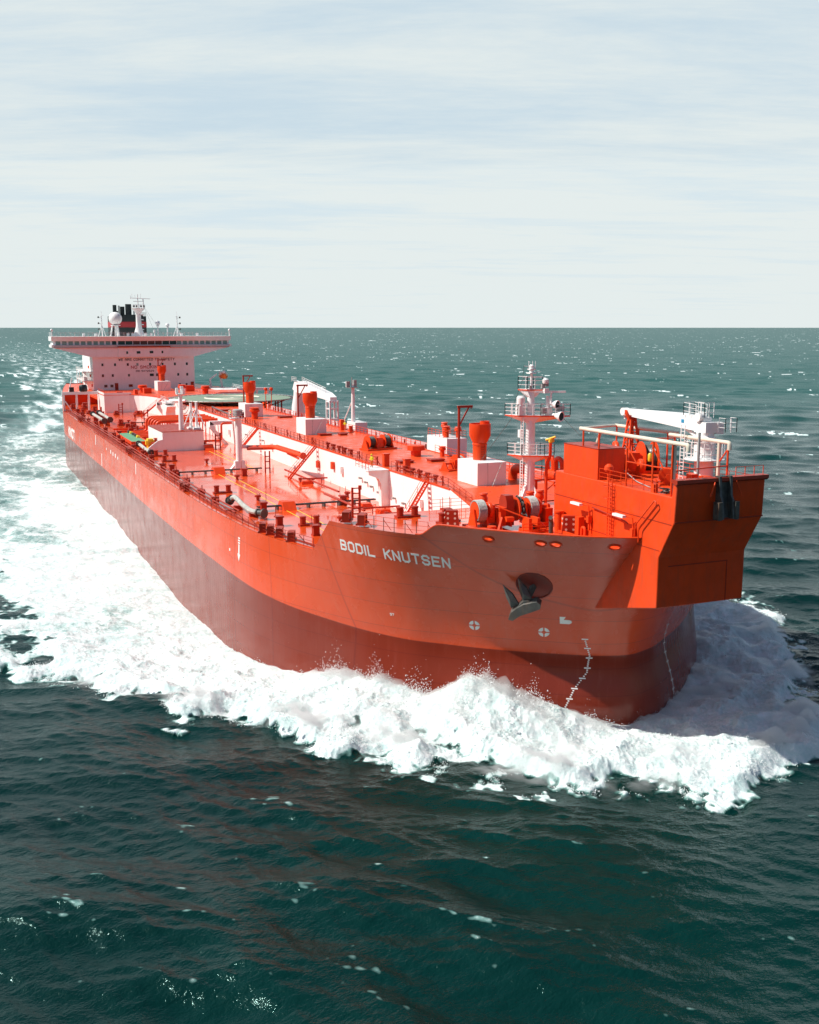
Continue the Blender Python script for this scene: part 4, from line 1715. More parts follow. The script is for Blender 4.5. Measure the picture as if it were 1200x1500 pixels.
mb.bar((0.6, -4.2, 26.8), (1.9, -4.2, 25.4), 0.08)
mb.bar((2.1, 2.1, 26.6), (0.9, 2.1, 25.2), 0.08)
mb.bar((-3.0, -4.2, 26.6), (-1.6, -4.2, 25.3), 0.08)
mb.bar((-3.0, -4.2, 25.3), (0.6, -4.2, 25.3), 0.08)
part(mb, 'frame_brace', M_red, fr)
# fairlead chute over the rim: dark worn trough
mb = MB()
for y0, y1 in ((-0.55, -0.35), (0.52, 0.72)):
    mb.prism([(3.9, 24.75), (4.42, 24.75), (4.55, 23.2), (4.75, 22.9), (4.95, 21.35), (4.4, 21.35), (4.0, 22.6)], 'xz', y0 - (0.0), y1)
mb.prism([(3.95, 24.7), (4.12, 24.7), (4.12, 22.8), (4.45, 21.4), (4.2, 21.4), (3.98, 22.4)], 'xz', -0.35, 0.52)
mb.box(4.3, 4.98, -0.95, -0.56, 21.3, 22.75)
mb.box(4.3, 4.98, 0.73, 1.1, 21.3, 22.75)
part(mb, 'hawser_chute', M_dark, bls, 'dark worn steel chute over the front rim')
for s in (-1, 1):
    mb = MB()
    mb.bar((4.4, 0.1 + s * 1.05, 24.3), (4.5, 0.1 + s * 1.55, 23.2), 0.1)
    part(mb, 'chute_strut', M_red, bls)


# ---- winches
def drum(mb, c, r, w, axis, flange=1.25):
    a = Vector(axis).normalized()
    c = Vector(c)
    mb.lathe(c - a * (w / 2), [(r * flange, 0), (r * flange, w * 0.08), (r, w * 0.09), (r, w * .91), (r * flange, w * .92), (r * flange, w)], 20, axis=a)


def rope_coil(mb, c, r, w, axis, n=7):
    a = Vector(axis).normalized()
    c = Vector(c)
    for k in range(n):
        mb.torus(c + a * (w * ((k + .5) / n - .5)), r, w / n * .62, axis=a, n=18, m=5)


def winch(name, loc, rz, label, parent, sc_=1.0, rope=M_rope, drums=(-1.2, 1.1), dr=0.75):
    s = sc_
    mb = MB()
    mb.box(-1.0 * s, 1.0 * s, -2.2 * s, 2.2 * s, 0.02, 0.22 * s)
    mb.box(-0.55 * s, 0.55 * s, -0.45 * s, 0.35 * s, 0.2 * s, 1.5 * s)
    mb.tube([(0, -2.0 * s, 1.0 * s), (0, 2.0 * s, 1.0 * s)], 0.16 * s, 10)
    for y in (-2.0, -0.55, 0.45, 1.8):
        mb.prism([(-0.75 * s, 0.2 * s), (0.75 * s, 0.2 * s), (0.22 * s, 1.25 * s), (-0.22 * s, 1.25 * s)], 'xz', (y - 0.08) * s, (y + 0.08) * s)
    mb.lathe((0.0, 0.35 * s, 1.0 * s), [(0.5 * s, 0), (0.5 * s, 0.3 * s)], 14, axis=(0, 1, 0))
    o = part(mb, name, M_red, parent, label, loc=loc, rz=rz)
    for y in drums:
        m2 = MB()
        drum(m2, (0, y * s, 1.0 * s), dr * 0.72 * s, 1.05 * s, (0, 1, 0), 1.55)
        d = part(m2, 'winch_drum', M_red, o)
        m3 = MB()
        rope_coil(m3, (0, y * s, 1.0 * s), dr * 0.86 * s, 0.8 * s, (0, 1, 0))
        part(m3, 'rope_coil', rope, o)
    return o


winch('trunk_winch', (-71.0, 0.6, ZT), R_(12), 'red deck winch with dark wire on the trunk top', ship, 1.15, M_dark)
winch('rope_reel', (-46.5, 0.9, ZT), R_(20), 'rope reel beside the foremost white house', ship, 0.85, M_rope, drums=(0.9,), dr=1.1)
# traction winch on the loading station
w1 = winch('hawser_winch', (-10.0, 1.4, ZB), R_(-18), 'large red hawser winch on the loading station', ship, 1.25, M_dark, drums=(1.1,), dr=1.15)
mb = MB()
for (x, y, z, r) in ((-8.3, -0.9, 24.5, 0.75), (-12.0, 0.6, 24.9, 0.95), (-7.0, -0.1, 24.2, .6)):
    mb.lathe((x, y, z), [(r, 0), (r * 1.1, .12), (r * 1.1, .3), (r, .42)], 18, axis=(0.4, 1, 0))
    mb.prism([(x - .5, ZB), (x + .5, ZB), (x + .2, z), (x - .2, z)], 'xz', y - .1, y + .1)
mb.box(-9.5, -8.4, -1.4, -0.4, ZB, 24.2)
mb.box(-12.6, -11.0, -0.6, 0.2, ZB, 24.3)
mb.tube([(-12, .8, 24.9), (-8, -.6, 24.5)], .22, 8)
part(mb, 'traction_wheels', M_red, bls)
w2 = winch('small_winch', (-3.2, 0.1, ZB), R_(60), 'small red winch behind the station rim', ship, 0.72, M_dark, drums=(-1.0,), dr=.9)
mb = MB()
mb.bend([(-9, -1, 24.2), (-4, -2.4, 23.35), (0.5, -3.6, 23.28)], 0.045, 5)
part(mb, 'steel_wire', M_steel, bls)
mb = MB()
for k in range(7):
    mb.torus((1.6 + random.uniform(-.3, .3), -3.3 + random.uniform(-.4, .3), ZB + .06 + .05 * k), .32, .05, n=14, m=5, axis=(random.uniform(-.3, .3), random.uniform(-.3, .3), 1))
part(mb, 'coiled_rope', M_dark, bls)
mb = MB()
mb.lathe((-6.0, -3.9, ZB), [(.3, 0), (.14, .1), (.14, .75), (.3, .8), (.42, 1.0), (.38, 1.3), (.15, 1.5)], 14)
part(mb, 'station_ventilator', M_red, bls)
for bx_ in ((1.6, 2.3, -1.6, -1.0, 24.7), (2.4, 3.2, -1.0, -0.3, 24.6), (0.6, 1.0, -4.3, -3.9, 23.9)):
    part(MB().box(bx_[0], bx_[1], bx_[2], bx_[3], ZB, bx_[4]), 'station_box', M_red, bls)

# crane on the station
cr = (-2.3, 3.3)
mb = MB()
mb.lathe((cr[0], cr[1], ZB), [(0.82, 0), (0.82, 1.9), (0.85, 2.0), (1.0, 2.05), (1.0, 2.15), (0.92, 2.2), (0.92, 3.9), (0.75, 4.0), (0.75, 4.3)], 24)
crane = part(mb, 'bow_crane', M_white, ship, 'white slewing crane with its boom laid aft on a red rest')
mb = MB()
mb.lathe((cr[0], cr[1], ZB + 1.95), [(0.9, 0), (1.75, .02), (1.75, .1), (0.9, .12)], 24)
for k in range(18):
    t = 2 * math.pi * k / 18
    p = Vector((cr[0] + 1.68 * math.cos(t), cr[1] + 1.68 * math.sin(t), ZB + 2.05))
    mb.bar(p, p + Vector((0, 0, 1.5)), 0.05)
for z in (0.5, 1.0, 1.5):
    mb.torus((cr[0], cr[1], ZB + 2.05 + z), 1.68, 0.03, n=24, m=4)
part(mb, 'crane_platform', M_white, crane)
bd = Vector((-11.2, -0.5, 0)).normalized()
root = Vector((cr[0], cr[1], ZB + 4.95))
tip = root + bd * 11.2 + Vector((0, 0, 0.35))
sd = Vector((-bd.y, bd.x, 0))
mb = MB()
vs = []
for p, w, h in ((root, .42, .62), (root + bd * 3 + Vector((0, 0, .16)), .42, .62), (tip, .26, .3)):
    vs += [p + sd * w + Vector((0, 0, h)), p - sd * w + Vector((0, 0, h)), p - sd * w - Vector((0, 0, h)), p + sd * w - Vector((0, 0, h))]
fs = [(0, 1, 2, 3), (8, 11, 10, 9)]
for q in (0, 4):
    fs += [(q + a, q + (a + 1) % 4, q + 4 + (a + 1) % 4, q + 4 + a) for a in range(4)]
mb.add(vs, fs)
mb.lathe(tip - sd * .3, [(.36, 0), (.36, .6)], 14, axis=sd)
mb.bar(tip + Vector((0, 0, -.2)), tip + Vector((0, 0, -.7)) - bd * .1, .18)
part(mb, 'crane_boom', M_white, crane)
mb = MB()
mb.tube([root - Vector((0, 0, 1.3)) + bd * .6, root + bd * 3.0 - Vector((0, 0, .3))], 0.16, 8)
part(mb, 'luffing_cylinder', M_white, crane)
mb = MB()
mb.box(cr[0] - .75, cr[0] + .75, cr[1] - .6, cr[1] + .6, ZB + 4.3, ZB + 5.2)
mb.box(cr[0] + .3, cr[0] + .9, cr[1] + .6, cr[1] + 1.2, ZB + 4.2, ZB + 5.2)
mb.lathe((cr[0] - .2, cr[1] - .8, ZB + 5.6), [(.38, 0), (.38, .7)], 14, axis=(0, 1, 0))
mb.box(cr[0] - .9, cr[0] + .2, cr[1] - .45, cr[1] + .45, ZB + 5.2, ZB + 5.6)
part(mb, 'crane_machinery', M_white, crane)
mb = MB()
q = root + bd * .6
rail_bars(mb, [q + sd * .6 + Vector((0, 0, .6)), q + sd * .6 + bd * 1.6 + Vector((0, 0, .7)), q - sd * .6 + bd * 1.6 + Vector((0, 0, .7)), q - sd * .6 + Vector((0, 0, .6))], 1.1, .8, .035)
rail_bars(mb, [(cr[0] + 1.0, cr[1] + .6, ZB + 4.4), (cr[0] + 1.8, cr[1] + .6, ZB + 4.4), (cr[0] + 1.8, cr[1] + 1.8, ZB + 4.4), (cr[0] + 1, cr[1] + 1.8, ZB + 4.4)], 1.2, .6, .035)
rail_bars(mb, [(cr[0] - .2, cr[1] - .7, ZB + 5.6), (cr[0] + .6, cr[1] - .7, ZB + 5.6), (cr[0] + .6, cr[1] + .3, ZB + 5.6)], 1.3, .5, .035)
part(mb, 'crane_railing', M_white, crane)
mb = MB()
for k in range(16):
    mb.bar((cr[0] - 1.3, cr[1] - 1.55, ZB + .15 + k * .3), (cr[0] - .8, cr[1] - 1.55, ZB + .15 + k * .3), .04)
for x in (-1.3, -.8):
    mb.bar((cr[0] + x, cr[1] - 1.55, ZB), (cr[0] + x, cr[1] - 1.55, ZB + 4.9), .06)
part(mb, 'crane_ladder', M_white, crane)
mb = MB()
mb.tube([(1.7, -0.55, ZB), (1.7, -0.55, 28.0)], 0.11, 8)
part(mb, 'flag_pole', M_steel, bls, 'thin grey pole at the station rim')
mb = MB()
e = root + bd * 2.3 + sd * .44 + Vector((0, 0, .15))
mb.bar(e, e + bd * .35, .02, .3)
part(mb, 'boom_badge', paint('badge_blue', (.02, .25, .45)), crane)
# boom rest: red lattice tower
mb = MB()
bt = tip - bd * 1.1
for (dx, dy) in ((-.7, -.7), (.7, -.7), (.7, .7), (-.7, .7)):
    mb.bar((bt.x + dx, bt.y + dy, ZB), (bt.x + dx * .35, bt.y + dy * .35, bt.z - .6), .16)
for k in range(4):
    z0, z1 = ZB + k * 1.15, ZB + (k + 1) * 1.15
    f0, f1 = 1 - .65 * k / 4.5, 1 - .65 * (k + 1) / 4.5
    for (a, b) in (((-.7, -.7), (.7, -.7)), ((.7, -.7), (.7, .7)), ((.7, .7), (-.7, .7)), ((-.7, .7), (-.7, -.7))):
        mb.bar((bt.x + a[0] * f0, bt.y + a[1] * f0, z0), (bt.x + b[0] * f1, bt.y + b[1] * f1, z1), .09)
        mb.bar((bt.x + a[0] * f1, bt.y + a[1] * f1, z1), (bt.x + b[0] * f1, bt.y + b[1] * f1, z1), .09)
mb.prism([(-.25, 0), (.25, 0), (.7, .7), (.7, 1.1), (.42, .6), (-.42, .6), (-.7, 1.1), (-.7, .7)], 'yz', bt.x - .2, bt.x + .2)
n8 = len(mb.v) - 16
for i in range(n8, len(mb.v)):
    v = mb.v[i]
    mb.v[i] = (v[0], v[1] + bt.y, v[2] + bt.z - .85)
part(mb, 'boom_rest', M_red, bls, 'red lattice rest under the bow crane boom')
mb = MB()
mb.lathe((-7.4, 1.4, 24.5), [(.16, 0), (.2, .1), (.2, .6), (.1, .75)], 8)
part(mb, 'station_buoy', M_yellow, bls)

# ------------------------------------------------------------------ forecastle gear
def mushroom(name, loc, h, r, parent=None, mat=None, label=None):
    mb = MB()
    mb.lathe((0, 0, 0), [(r * .62, 0), (r * .62, h * .55), (r * .7, h * .58), (r, h * .66), (r, h * .8), (r * .8, h * .86), (r * .8, h * .93), (r * 1.02, h * .95), (r * .9, h)], 16)
    return part(mb, name, mat or M_red, parent, label, loc=loc)


for (x, y) in ((-21, -8.3), (-20, -3.6), (-20.5, -2.2)):
    mushroom('deck_ventilator', (x, y, ZF), 2.5, 0.45)


def windlass(loc):
    mb = MB()
    mb.box(-1.6, 1.3, -2.9, -0.2, 0.02, 0.35)
    mb.tube([(0, -2.7, 1.75), (0, 5.6, 1.75)], 0.2, 10)
    for y in (-2.6, -1.4, -0.3, 1.0, 2.9, 4.1, 5.3):
        mb.prism([(-.9, .2), (.9, .2), (.3, 2.0), (-.3, 2.0)], 'xz', y - .08, y + .08)
    mb.box(-0.9, 0.7, -0.2, 0.8, .3, 2.0)
    mb.box(-1.0, 1.0, 4.6, 5.4, .1, 1.7)
    mb.box(-0.45, .45, -1.2, -.5, .6, 2.3)
    mb.box(-1.4, 1.2, 3.9, 4.8, 0.02, .4)
    # brake bands and small motor casings
    mb.lathe((0, -1.15, 1.75), [(.75, 0), (.8, .05), (.8, .3), (.75, .35)], 18, axis=(0, 1, 0))
    mb.lathe((0, 4.05, 1.75), [(.75, 0), (.8, .05), (.8, .3), (.75, .35)], 18, axis=(0, 1, 0))
    mb.tube([(-.8, -.2, 1.1), (-.8, -1.3, 1.1)], .32, 10)
    mb.tube([(1.2, .2, 1.0), (1.2, 1.0, 1.0)], .28, 10)
    o = part(mb, 'windlass', M_red, ship, 'starboard anchor windlass with chain wheel and two rope drums', loc=loc)
    for y in (-2.0, 3.5):
        m = MB()
        drum(m, (0, y, 1.75), .80, .9, (0, 1, 0), 1.12)
        d = part(m, 'rope_drum', M_red, o)
        m = MB()
        rope_coil(m, (0, y, 1.75), 1.0, .86, (0, 1, 0), 7)
        part(m, 'rope_coil', M_rope, o)
    m = MB()
    m.prism([(-.75, .3), (.75, .3), (.75, 2.5), (.45, 3.1), (-.45, 3.1), (-.75, 2.5)], 'xz', .55, 1.35)
    part(m, 'gear_guard', M_redk, o)
    m = MB()
    m.lathe((0, 1.75, 1.7), [(1.15, 0), (1.15, .15), (.8, .2), (.8, .6), (1.15, .65), (1.15, .8)], 20, axis=(0, 1, 0))
    part(m, 'chain_wheel', M_red, o)
    m = MB()
    path = []
    for k in range(7):
        t = math.pi * .55 - k * math.pi * .55 / 6
        path.append(Vector((1.0 * math.cos(t), 2.15, 1.7 + 1.0 * math.sin(t))))
    path += [Vector((1.2 + .35 * k, 2.15, 1.45 - .27 * k)) for k in range(5)]
    path = [Vector((-.8, 2.15, 1.0)), Vector((-.95, 2.15, 1.5)), Vector((-.55, 2.15, 2.4))] + path
    for k, p in enumerate(path):
        q = path[min(k + 1, len(path) - 1)] - path[max(k - 1, 0)]
        q.normalize()
        s = Vector((0, 1, 0)) if k % 2 else q.cross(Vector((0, 1, 0)))
        m.torus(p, .23, .075, axis=s, n=12, m=6, sx=1.0)
    part(m, 'anchor_chain', M_dark, o)
    m = MB()
    m.box(1.9, 3.2, 1.55, 1.85, .02, 1.3)
    m.box(1.9, 3.2, 2.45, 2.75, .02, 1.3)
    m.box(1.7, 3.6, 1.3, 3.0, .02, .18)
    m.bar((2.2, 1.6, 1.3), (.3, -.4, 2.2), .1)
    m.bar((2.4, 2.6, 1.3), (3.3, 3.4, .3), .1)
    rail_bars(m, [(3.5, .8, 0), (3.5, 3.6, 0)], .9, 1.0, .05)
    m.bar((1.9, -.6, .1), (.7, -.2, 1.6), .22)
    m.bar((2.0, -1.0, .1), (1.2, -.2, 1.2), .18)
    part(m, 'chain_stopper', M_red, o)
    return o


windlass((-15.6, -9.6, ZF))


def bracket_plate(loc, rz, nm, lab):
    """a stout bollard plate with round holes"""
    mb = MB()
    mb.prism([(-.75, 0), (.75, 0), (.55, 1.75), (-.55, 1.75)], 'yz', -.28, .28)
    mb.box(-.5, .5, -.95, .95, 0.02, .12)
    o = part(mb, nm, M_redk, ship, lab, loc=loc, rz=rz)
    m = MB()
    for y in (-.33, .33):
        for z in (.5, 1.0, 1.45):
            m.lathe((.285, y, z), [(.11, -.02), (.11, .01)], 12, axis=(1, 0, 0))
            m.lathe((y * .5, -.66, z), [(.10, -.02), (.10, .02)], 12, axis=(0, 1, 0))
    part(m, 'plate_hole', M_cream, o)
    return o


bracket_plate((-17.2, -13.6, ZF), R_(-30), 'chain_bracket', 'red trapezoid bracket plate near the name')
bracket_plate((-10.2, -5.1, ZF), R_(-25), 'towing_bracket', 'red plate stand beside the loading station')
mb = MB()
mb.box(-11.9, -10.9, -5.0, -4.0 - .5, ZF, ZF + 1.6)
mb.box(-9.0, -8.4, -5.3, -4.7, ZF, ZF + 1.9)
mb.box(-11, -8, -5.8, -5.5, ZF, ZF + .35)
mb.bend([(-8.0, -5.2, ZF), (-8.0, -5.2, ZF + 1.1), (-7.5, -5.2, ZF + 1.1), (-7.5, -5.2, ZF)], .12, 8, .25)
mb.tube([(-6.8, -5.2, ZF + .2), (-6.2, -5.0, ZF + .2)], .3, 10)
part(mb, 'deck_fittings', M_red)
mb = MB()
mb.bend([(-11.6, -6.2, ZF), (-11.6, -6.2, ZF + 1.2), (-11.2, -6.5, ZF + 1.5)], .2, 10, .3)
part(mb, 'gooseneck_vent', M_dark)
mb = MB()
mb.lathe((-12.2, -5.0, ZF), [(.36, 0), (.36, 1.7), (.46, 1.75), (.46, 1.9)], 14)
part(mb, 'hydrant_post', M_red)
for (x, y, s) in ((-16.4, -5.0, 1), (-13.0, -13.6, .8), (-12.4, -11.9, .8)):
    mb = MB()
    mb.lathe((0, 0, 0), [(.3, 0), (.3, .75), (.4, .78), (.4, .92), (.2, .95)], 14)
    part(mb, 'roller_pedestal', M_red, loc=(x, y, ZF))


def bitts(loc, rz, s=1.0):
    mb = MB()
    mb.box(-.45 * s, .45 * s, -1.25 * s, 1.25 * s, 0.02, .2 * s)
    for y in (-.8, .8):
        mb.lathe((0, y * s, .1), [(.34 * s, 0), (.34 * s, 0.8 * s), (.4 * s, .82 * s), (.4 * s, .93 * s), (.34 * s, .96 * s)], 14)
    return part(mb, 'mooring_bitts', M_redk, ship, loc=loc, rz=rz)


b0 = bitts((-68.2, -23.1, ZD), R_(0))
for (x, y, z, rz) in ((-41.2, -19.7, ZD, 0), (-113.1, -23.0, ZD, 0), (-105.0, -23.1, ZD, 0), (-30.2, -15.2, ZD + .0, 0), (-24.4, -15.0, ZF, 0), (-204.5, -21.3, ZD, 0), (-20.0, -12.6, ZF, .3)):
    copy_tree(b0, ship, (x, y, z), rz)


def stud_box(loc, h=1.15, w=.8, pins=True):
    """tank gauge box with two thin rods"""
    mb = MB()
    mb.box(-w / 2, w / 2, -w / 2, w / 2, 0, h * .15)
    mb.box(-w * .42, w * .42, -w * .42, w * .42, h * .15, h * .85)
    mb.box(-w * .62, w * .5, -w * .62, w * .55, h * .85, h)
    if pins:
        for y in (-.5, .45):
            mb.bar((-.1, y * w, h), (-.1, y * w, h + 1.1), .05)
    return part(mb, 'tank_hatch', M_redk, ship, loc=loc)


t0 = stud_box((-42.0, -23.0, ZD))
for (x, y, z) in ((-52.0, -22.0, ZD), (-35.2, -21.0, ZD), (-83.0, -16.2, ZD), (-53.0, -11.4, ZD), (-92.0, -25.2, ZD), (-21.4, -9.9 - 2.2, ZF), (-150, -24.5, ZD), (-184, -22.5, ZD), (-218, -17.5, ZD), (-212, -24.5, ZD)):
    copy_tree(t0, ship, (x, y, z))
# small vents standing on the wet deck
mb = MB()
mb.lathe((0, 0, 0), [(.3, 0), (.2, .08), (.2, .45), (.42, .5), (.42, .72), (.2, .8)], 12)
v0 = part(mb, 'deck_plug', M_redk, ship, loc=(-79.5, -18.2, ZD))
for (x, y) in ((-41.3, -16.0), (-40.4, -12.7), (-60, -20.5), (-100, -18), (-128, -12), (-72, -9.2), (-170, -14), (-180, -18), (-196, -14), (-188, -9), (-58, -9)):
    copy_tree(v0, ship, (x, y, ZD))

# roller fairleads at the deck edge
def fairlead(loc, rz):
    mb = MB()
    mb.box(-.5, .5, -.8, .8, 0, .18)
    for y in (-.72, .72):
        mb.box(-.34, .34, y - .07, y + .07, 0, .95)
    mb.box(-.34, .34, -.8, .8, .88, 1.0)
    o = part(mb, 'fairlead', M_redk, ship, loc=loc, rz=rz)
    m = MB()
    m.lathe((0.1, 0, .2), [(.2, 0), (.26, .15), (.2, .35), (.26, .55), (.2, .66)], 12)
    part(m, 'fairlead_roller', M_red, o)
    return o


f0 = fairlead((-39.6, -25.6, ZD), R_(72))
for (x, y, z, a) in ((-37.9, -25.2, ZD, 70), (-36.2, -24.7, ZD, 68), (-33.6, -24.2, ZD, 66), (-23.6, -21.7, ZF + .2, 60), (-21.5, -20.9, ZF + .2, 58), (-72, -27.2, ZD, 88), (-74, -27.2, ZD, 88), (-119, -27.3, ZD, 90), (-121, -27.3, ZD, 90), (-190, -27.4, ZD, 90), (-193, -27.4, ZD, 90)):
    copy_tree(f0, ship, (x, y, z), R_(a))

# deck edge: rails with gear against them
mb = MB()
edge = []
for i in range(NU):
    p = hull_point(i, ZD)
    if -222 < p.x < -28.5:
        if not edge or (edge[-1] - p).length > 5.5:
            edge.append(Vector((p.x, p.y + 0.35, ZD)))
rail_bars(mb, edge, 1.1, 1.9, .035)
for a, b in zip(edge, edge[1:]):
    n = max(1, round((b - a).length / 3.8))
    for k in range(n):
        q = a.lerp(b, (k + .5) / n)
        mb.bar(q + Vector((0, 0, 1.0)), q + Vector((0.5, .75, 0)), .06)
part(mb, 'deck_edge_railing', M_redk, label='thin red railing along the starboard deck edge')
# coaming and pipe runs along the edge
mb = MB()
for a, b in zip(edge, edge[1:]):
    i = Vector((0, 0.55, 0))
    mb.bar(a + i + Vector((0, 0, .2)), b + i + Vector((0, 0, .2)), .10, .2)
    if a.x < -50:
        mb.tube([a + i * 2.0 + Vector((0, 0, .35)), b + i * 2.0 + Vector((0, 0, .35))], .11, 6)
        mb.tube([a + i * 2.9 + Vector((0, 0, .5)), b + i * 2.9 + Vector((0, 0, .5))], .1, 6)
part(mb, 'edge_pipe', M_redk, label='red pipes along the starboard deck edge')
rr = random.Random(3)
for k in range(18):
    x = -60 - k * 9.1 + rr.uniform(-1.2, 1.2)
    y = -27.0 + rr.uniform(.6, 1.6)
    if x < -224:
        break
    h = rr.uniform(.45, 1.0)
    mb = MB()
    mb.box(-.5, .5, -.35, .35, 0, h)
    mb.box(-.65, .1, -.45, .45, h * .8, h * 1.15)
    mb.bar((.3, 0, h), (.3, 0, h + .7), .1)
    mb.tube([(-1.2, .1, .45), (1.3, .1, .45)], .18, 6)
    part(mb, 'valve_box', M_redk, loc=(x, y, ZD))

# thwartship pipe runs with bridges
def cross_pipe(x, y0, y1, lab=None):
    mb = MB()
    mb.tube([(x, y0, ZD + .45), (x, y1, ZD + .45)], .10, 8)
    mb.tube([(x - .45, y0, ZD + .45), (x - .45, y1, ZD + .45)], .08, 8)
    y = y0 + .5
    while y < y1:
        mb.box(x - .75, x + .3, y - .08, y + .08, ZD, ZD + .4)
        y += 2.0
    return part(mb, 'cross_pipe', M_dark, label=lab)


cross_pipe(-52.5, -22.6, -7.2, 'dark pipe run across the wet deck')
cross_pipe(-87.5, -25.5, -12.2, 'dark pipe run across the deck by the white post')
cross_pipe(-176.0, -20, -9)
for x, y in ((-52.5, -18.8), (-87.5, -19.0), (-119.5, -13.2)):
    mb = MB()
    mb.prism([(-1.7, 0.02), (-.8, .95), (.5, .95), (1.4, 0.02)], 'xz', -.8, .8)
    part(mb, 'walkway_step', M_red, loc=(x - .2, y, ZD), label='small stepped bridge over the deck pipes')
mb = MB()
for (y0, x0) in ((-12.0, -45.5), (-11.0, -72.0), (-10.5, -41.0)):
    mb.tube([(x0, y0, ZD + .7), (x0 + .3, -7.0, ZD + .7)], .12, 6)
    for y in np.arange(y0, -7, 1.6):
        mb.bar((x0, float(y), ZD), (x0, float(y), ZD + .7), .1)
    mb.lathe((x0, y0, ZD + .5), [(.25, 0), (.25, .4)], 10)
mb.tube([(-44, -12, ZD + .7), (-58, -12.2, ZD + .7)], .14, 6)
mb.tube([(-60, -9.5, ZD + .5), (-84, -9.6, ZD + .5)], .14, 6)
part(mb, 'branch_pipe', M_redk)
for (x, y, w) in ((-50.5, -9.4, 1.4), (-72.0, -10.2, 1.6), (-45.5, -9.0, 1.5)):
    mb = MB()
    mb.box(-w / 2, w / 2, -w / 2, w / 2, 0, .25)
    mb.box(-w / 2 + .1, w / 2 - .1, -w / 2 + .1, w / 2 - .1, .25, .42)
    part(mb, 'hatch_cover', M_red, loc=(x, y, ZD))
# ladder-like pipe stands
for (x, y, h) in ((-43.4, -13.3, 3.6), (-121.5, -11.0, 2.6), (-186.0, -13, 2.4), (-208, -15.6, 2.6)):
    mb = MB()
    for dy in (-.45, .45):
        mb.bar((0, dy, 0), (0, dy, h), .22)
    z = .5
    while z < h:
        mb.bar((0, -.45, z), (0, .45, z), .12)
        z += .6
    mb.lathe((0, .5, h - .3), [(.22, 0), (.22, .5)], 8)
    part(mb, 'pipe_stand', M_redk, loc=(x, y, ZD))

# hoses lying near the edge
def hose(loc, pts, r, lab):
    mb = MB()
    mb.bend(pts, r, 8, .8)
    o = part(mb, 'cargo_hose', M_hose, ship, lab, loc=loc)
    m = MB()
    for p, q in ((pts[0], pts[1]), (pts[-1], pts[-2])):
        d = (Vector(q) - Vector(p)).normalized()
        m.lathe(Vector(p) - d * .5, [(r * 1.9, 0), (r * 1.9, .18), (r * 1.2, .2), (r * 1.2, 1.0), (r * 1.6, 1.02), (r * 1.6, 1.2)], 12, axis=d)
    part(m, 'hose_flange', M_dark, o)
    m = MB()
    for t in (.25, .75):
        p = Vector(pts[0]).lerp(Vector(pts[-1]), t)
        m.box(p.x - .3, p.x + .3, p.y - .5, p.y + .5, 0, max(.15, p.z - r))
    part(m, 'hose_cradle', M_redk, o)


hose((-52, -24.6, ZD), [(-4.6, -.3, .9), (-3, -.2, 1.6), (0, 0, 1.0), (3.6, .1, .75), (5.2, .9, .75)], .3, 'pale cargo hose with dark flanges near the forward deck edge')
hose((-119.5, -24.7, ZD), [(-5.5, 0, 1.0), (0, .1, .7), (5.5, .2, .6)], .3, 'pale hose on a cradle beside the white crane house')
hose((-185, -24.2, ZD), [(-9, 0, 1.3), (0, .1, 1.2), (9, .2, 1.1)], .34, 'long pale hose on the after deck')
hose((-186, -22.6, ZD), [(-9, 0, 1.5), (0, .1, 1.4), (8, .2, 1.2)], .34, 'second long pale hose on the after deck')

# manifold: five goosenecked pipes, tray, valves
for k in range(5):
    x = -137.5 - k * 2.7
    mb = MB()
    mb.bend([(x, -7.2, ZT - .7), (x, -19.2, ZT - .7), (x, -19.2, ZD + .9), (x + .5, -22.3, ZD + .9), (x + .5, -22.9, ZD + .9)], .34, 12, 1.1, 6)
    for y in (-9.5, -16.5):
        mb.bar((x - .45, y, ZD), (x - .45, y, ZT - .9), .2)
    o = part(mb, 'manifold_pipe', M_red, ship, 'thick red manifold pipe bent down to the starboard side')
    m = MB()
    m.lathe((x + .5, -23.2, ZD + .9), [(.55, 0), (.55, .3), (.4, .32), (.4, .6)], 14, axis=(0, 1, 0))
    part(m, 'pipe_flange', M_yellow if k in (0, 3) else M_dark, o)
mb = MB()
mb.box(-147, -128.5, -25.4, -22.6, ZD + .75, ZD + .95)
dt = part(mb, 'drip_tray', M_green, ship, 'long green grating tray at the manifold')
mb = MB()
for x in np.arange(-146.5, -128, 3.0):
    mb.box(float(x) - .1, float(x) + .1, -25.3, -22.7, ZD, ZD + .75)
mb.box(-147.1, -128.4, -25.55, -25.4, ZD + .5, ZD + 1.1)
mb.box(-147.1, -128.4, -22.6, -22.45, ZD + .5, ZD + 1.1)
mb.box(-128.5, -128.3, -25.5, -22.5, ZD + .5, ZD + 1.1)
part(mb, 'tray_frame', M_red, dt)
mb = MB()
mb.box(-127.6, -126.0, -22.9, -21.9, ZD, ZD + 1.7)
mb.box(-127.3, -126.3, -23.2, -21.6, ZD + .6, ZD + 1.4)
part(mb, 'yellow_valve_cover', M_yellow)
for (x, y) in ((-155.0, -21.0), (-151, -20.5), (-125, -21.5), (-149, -12), (-140, -13), (-160, -17)):
    mb = MB()
    mb.box(-.7, .7, -.9, .9, 0, 1.2)
    mb.tube([(0, -.2, 1.2), (0, -.2, 1.8)], .25, 8)
    mb.torus((0, -.2, 1.9), .35, .06, n=12, m=4)
    part(mb, 'cargo_valve', M_redk, loc=(x, y, ZD))
mb = MB()
for x in (-151, -156, -161):
    mb.bend([(x, -24.2, ZD + .5), (x, -15, ZD + .5), (x + 3, -15, ZD + .5)], .22, 8, .6)
mb.bend([(-126, -13.5, ZD + .9), (-126, -9.2, ZD + .9), (-126, -9.2, ZT - .4), (-126, -7.2, ZT - .4)], .2, 8, .6)
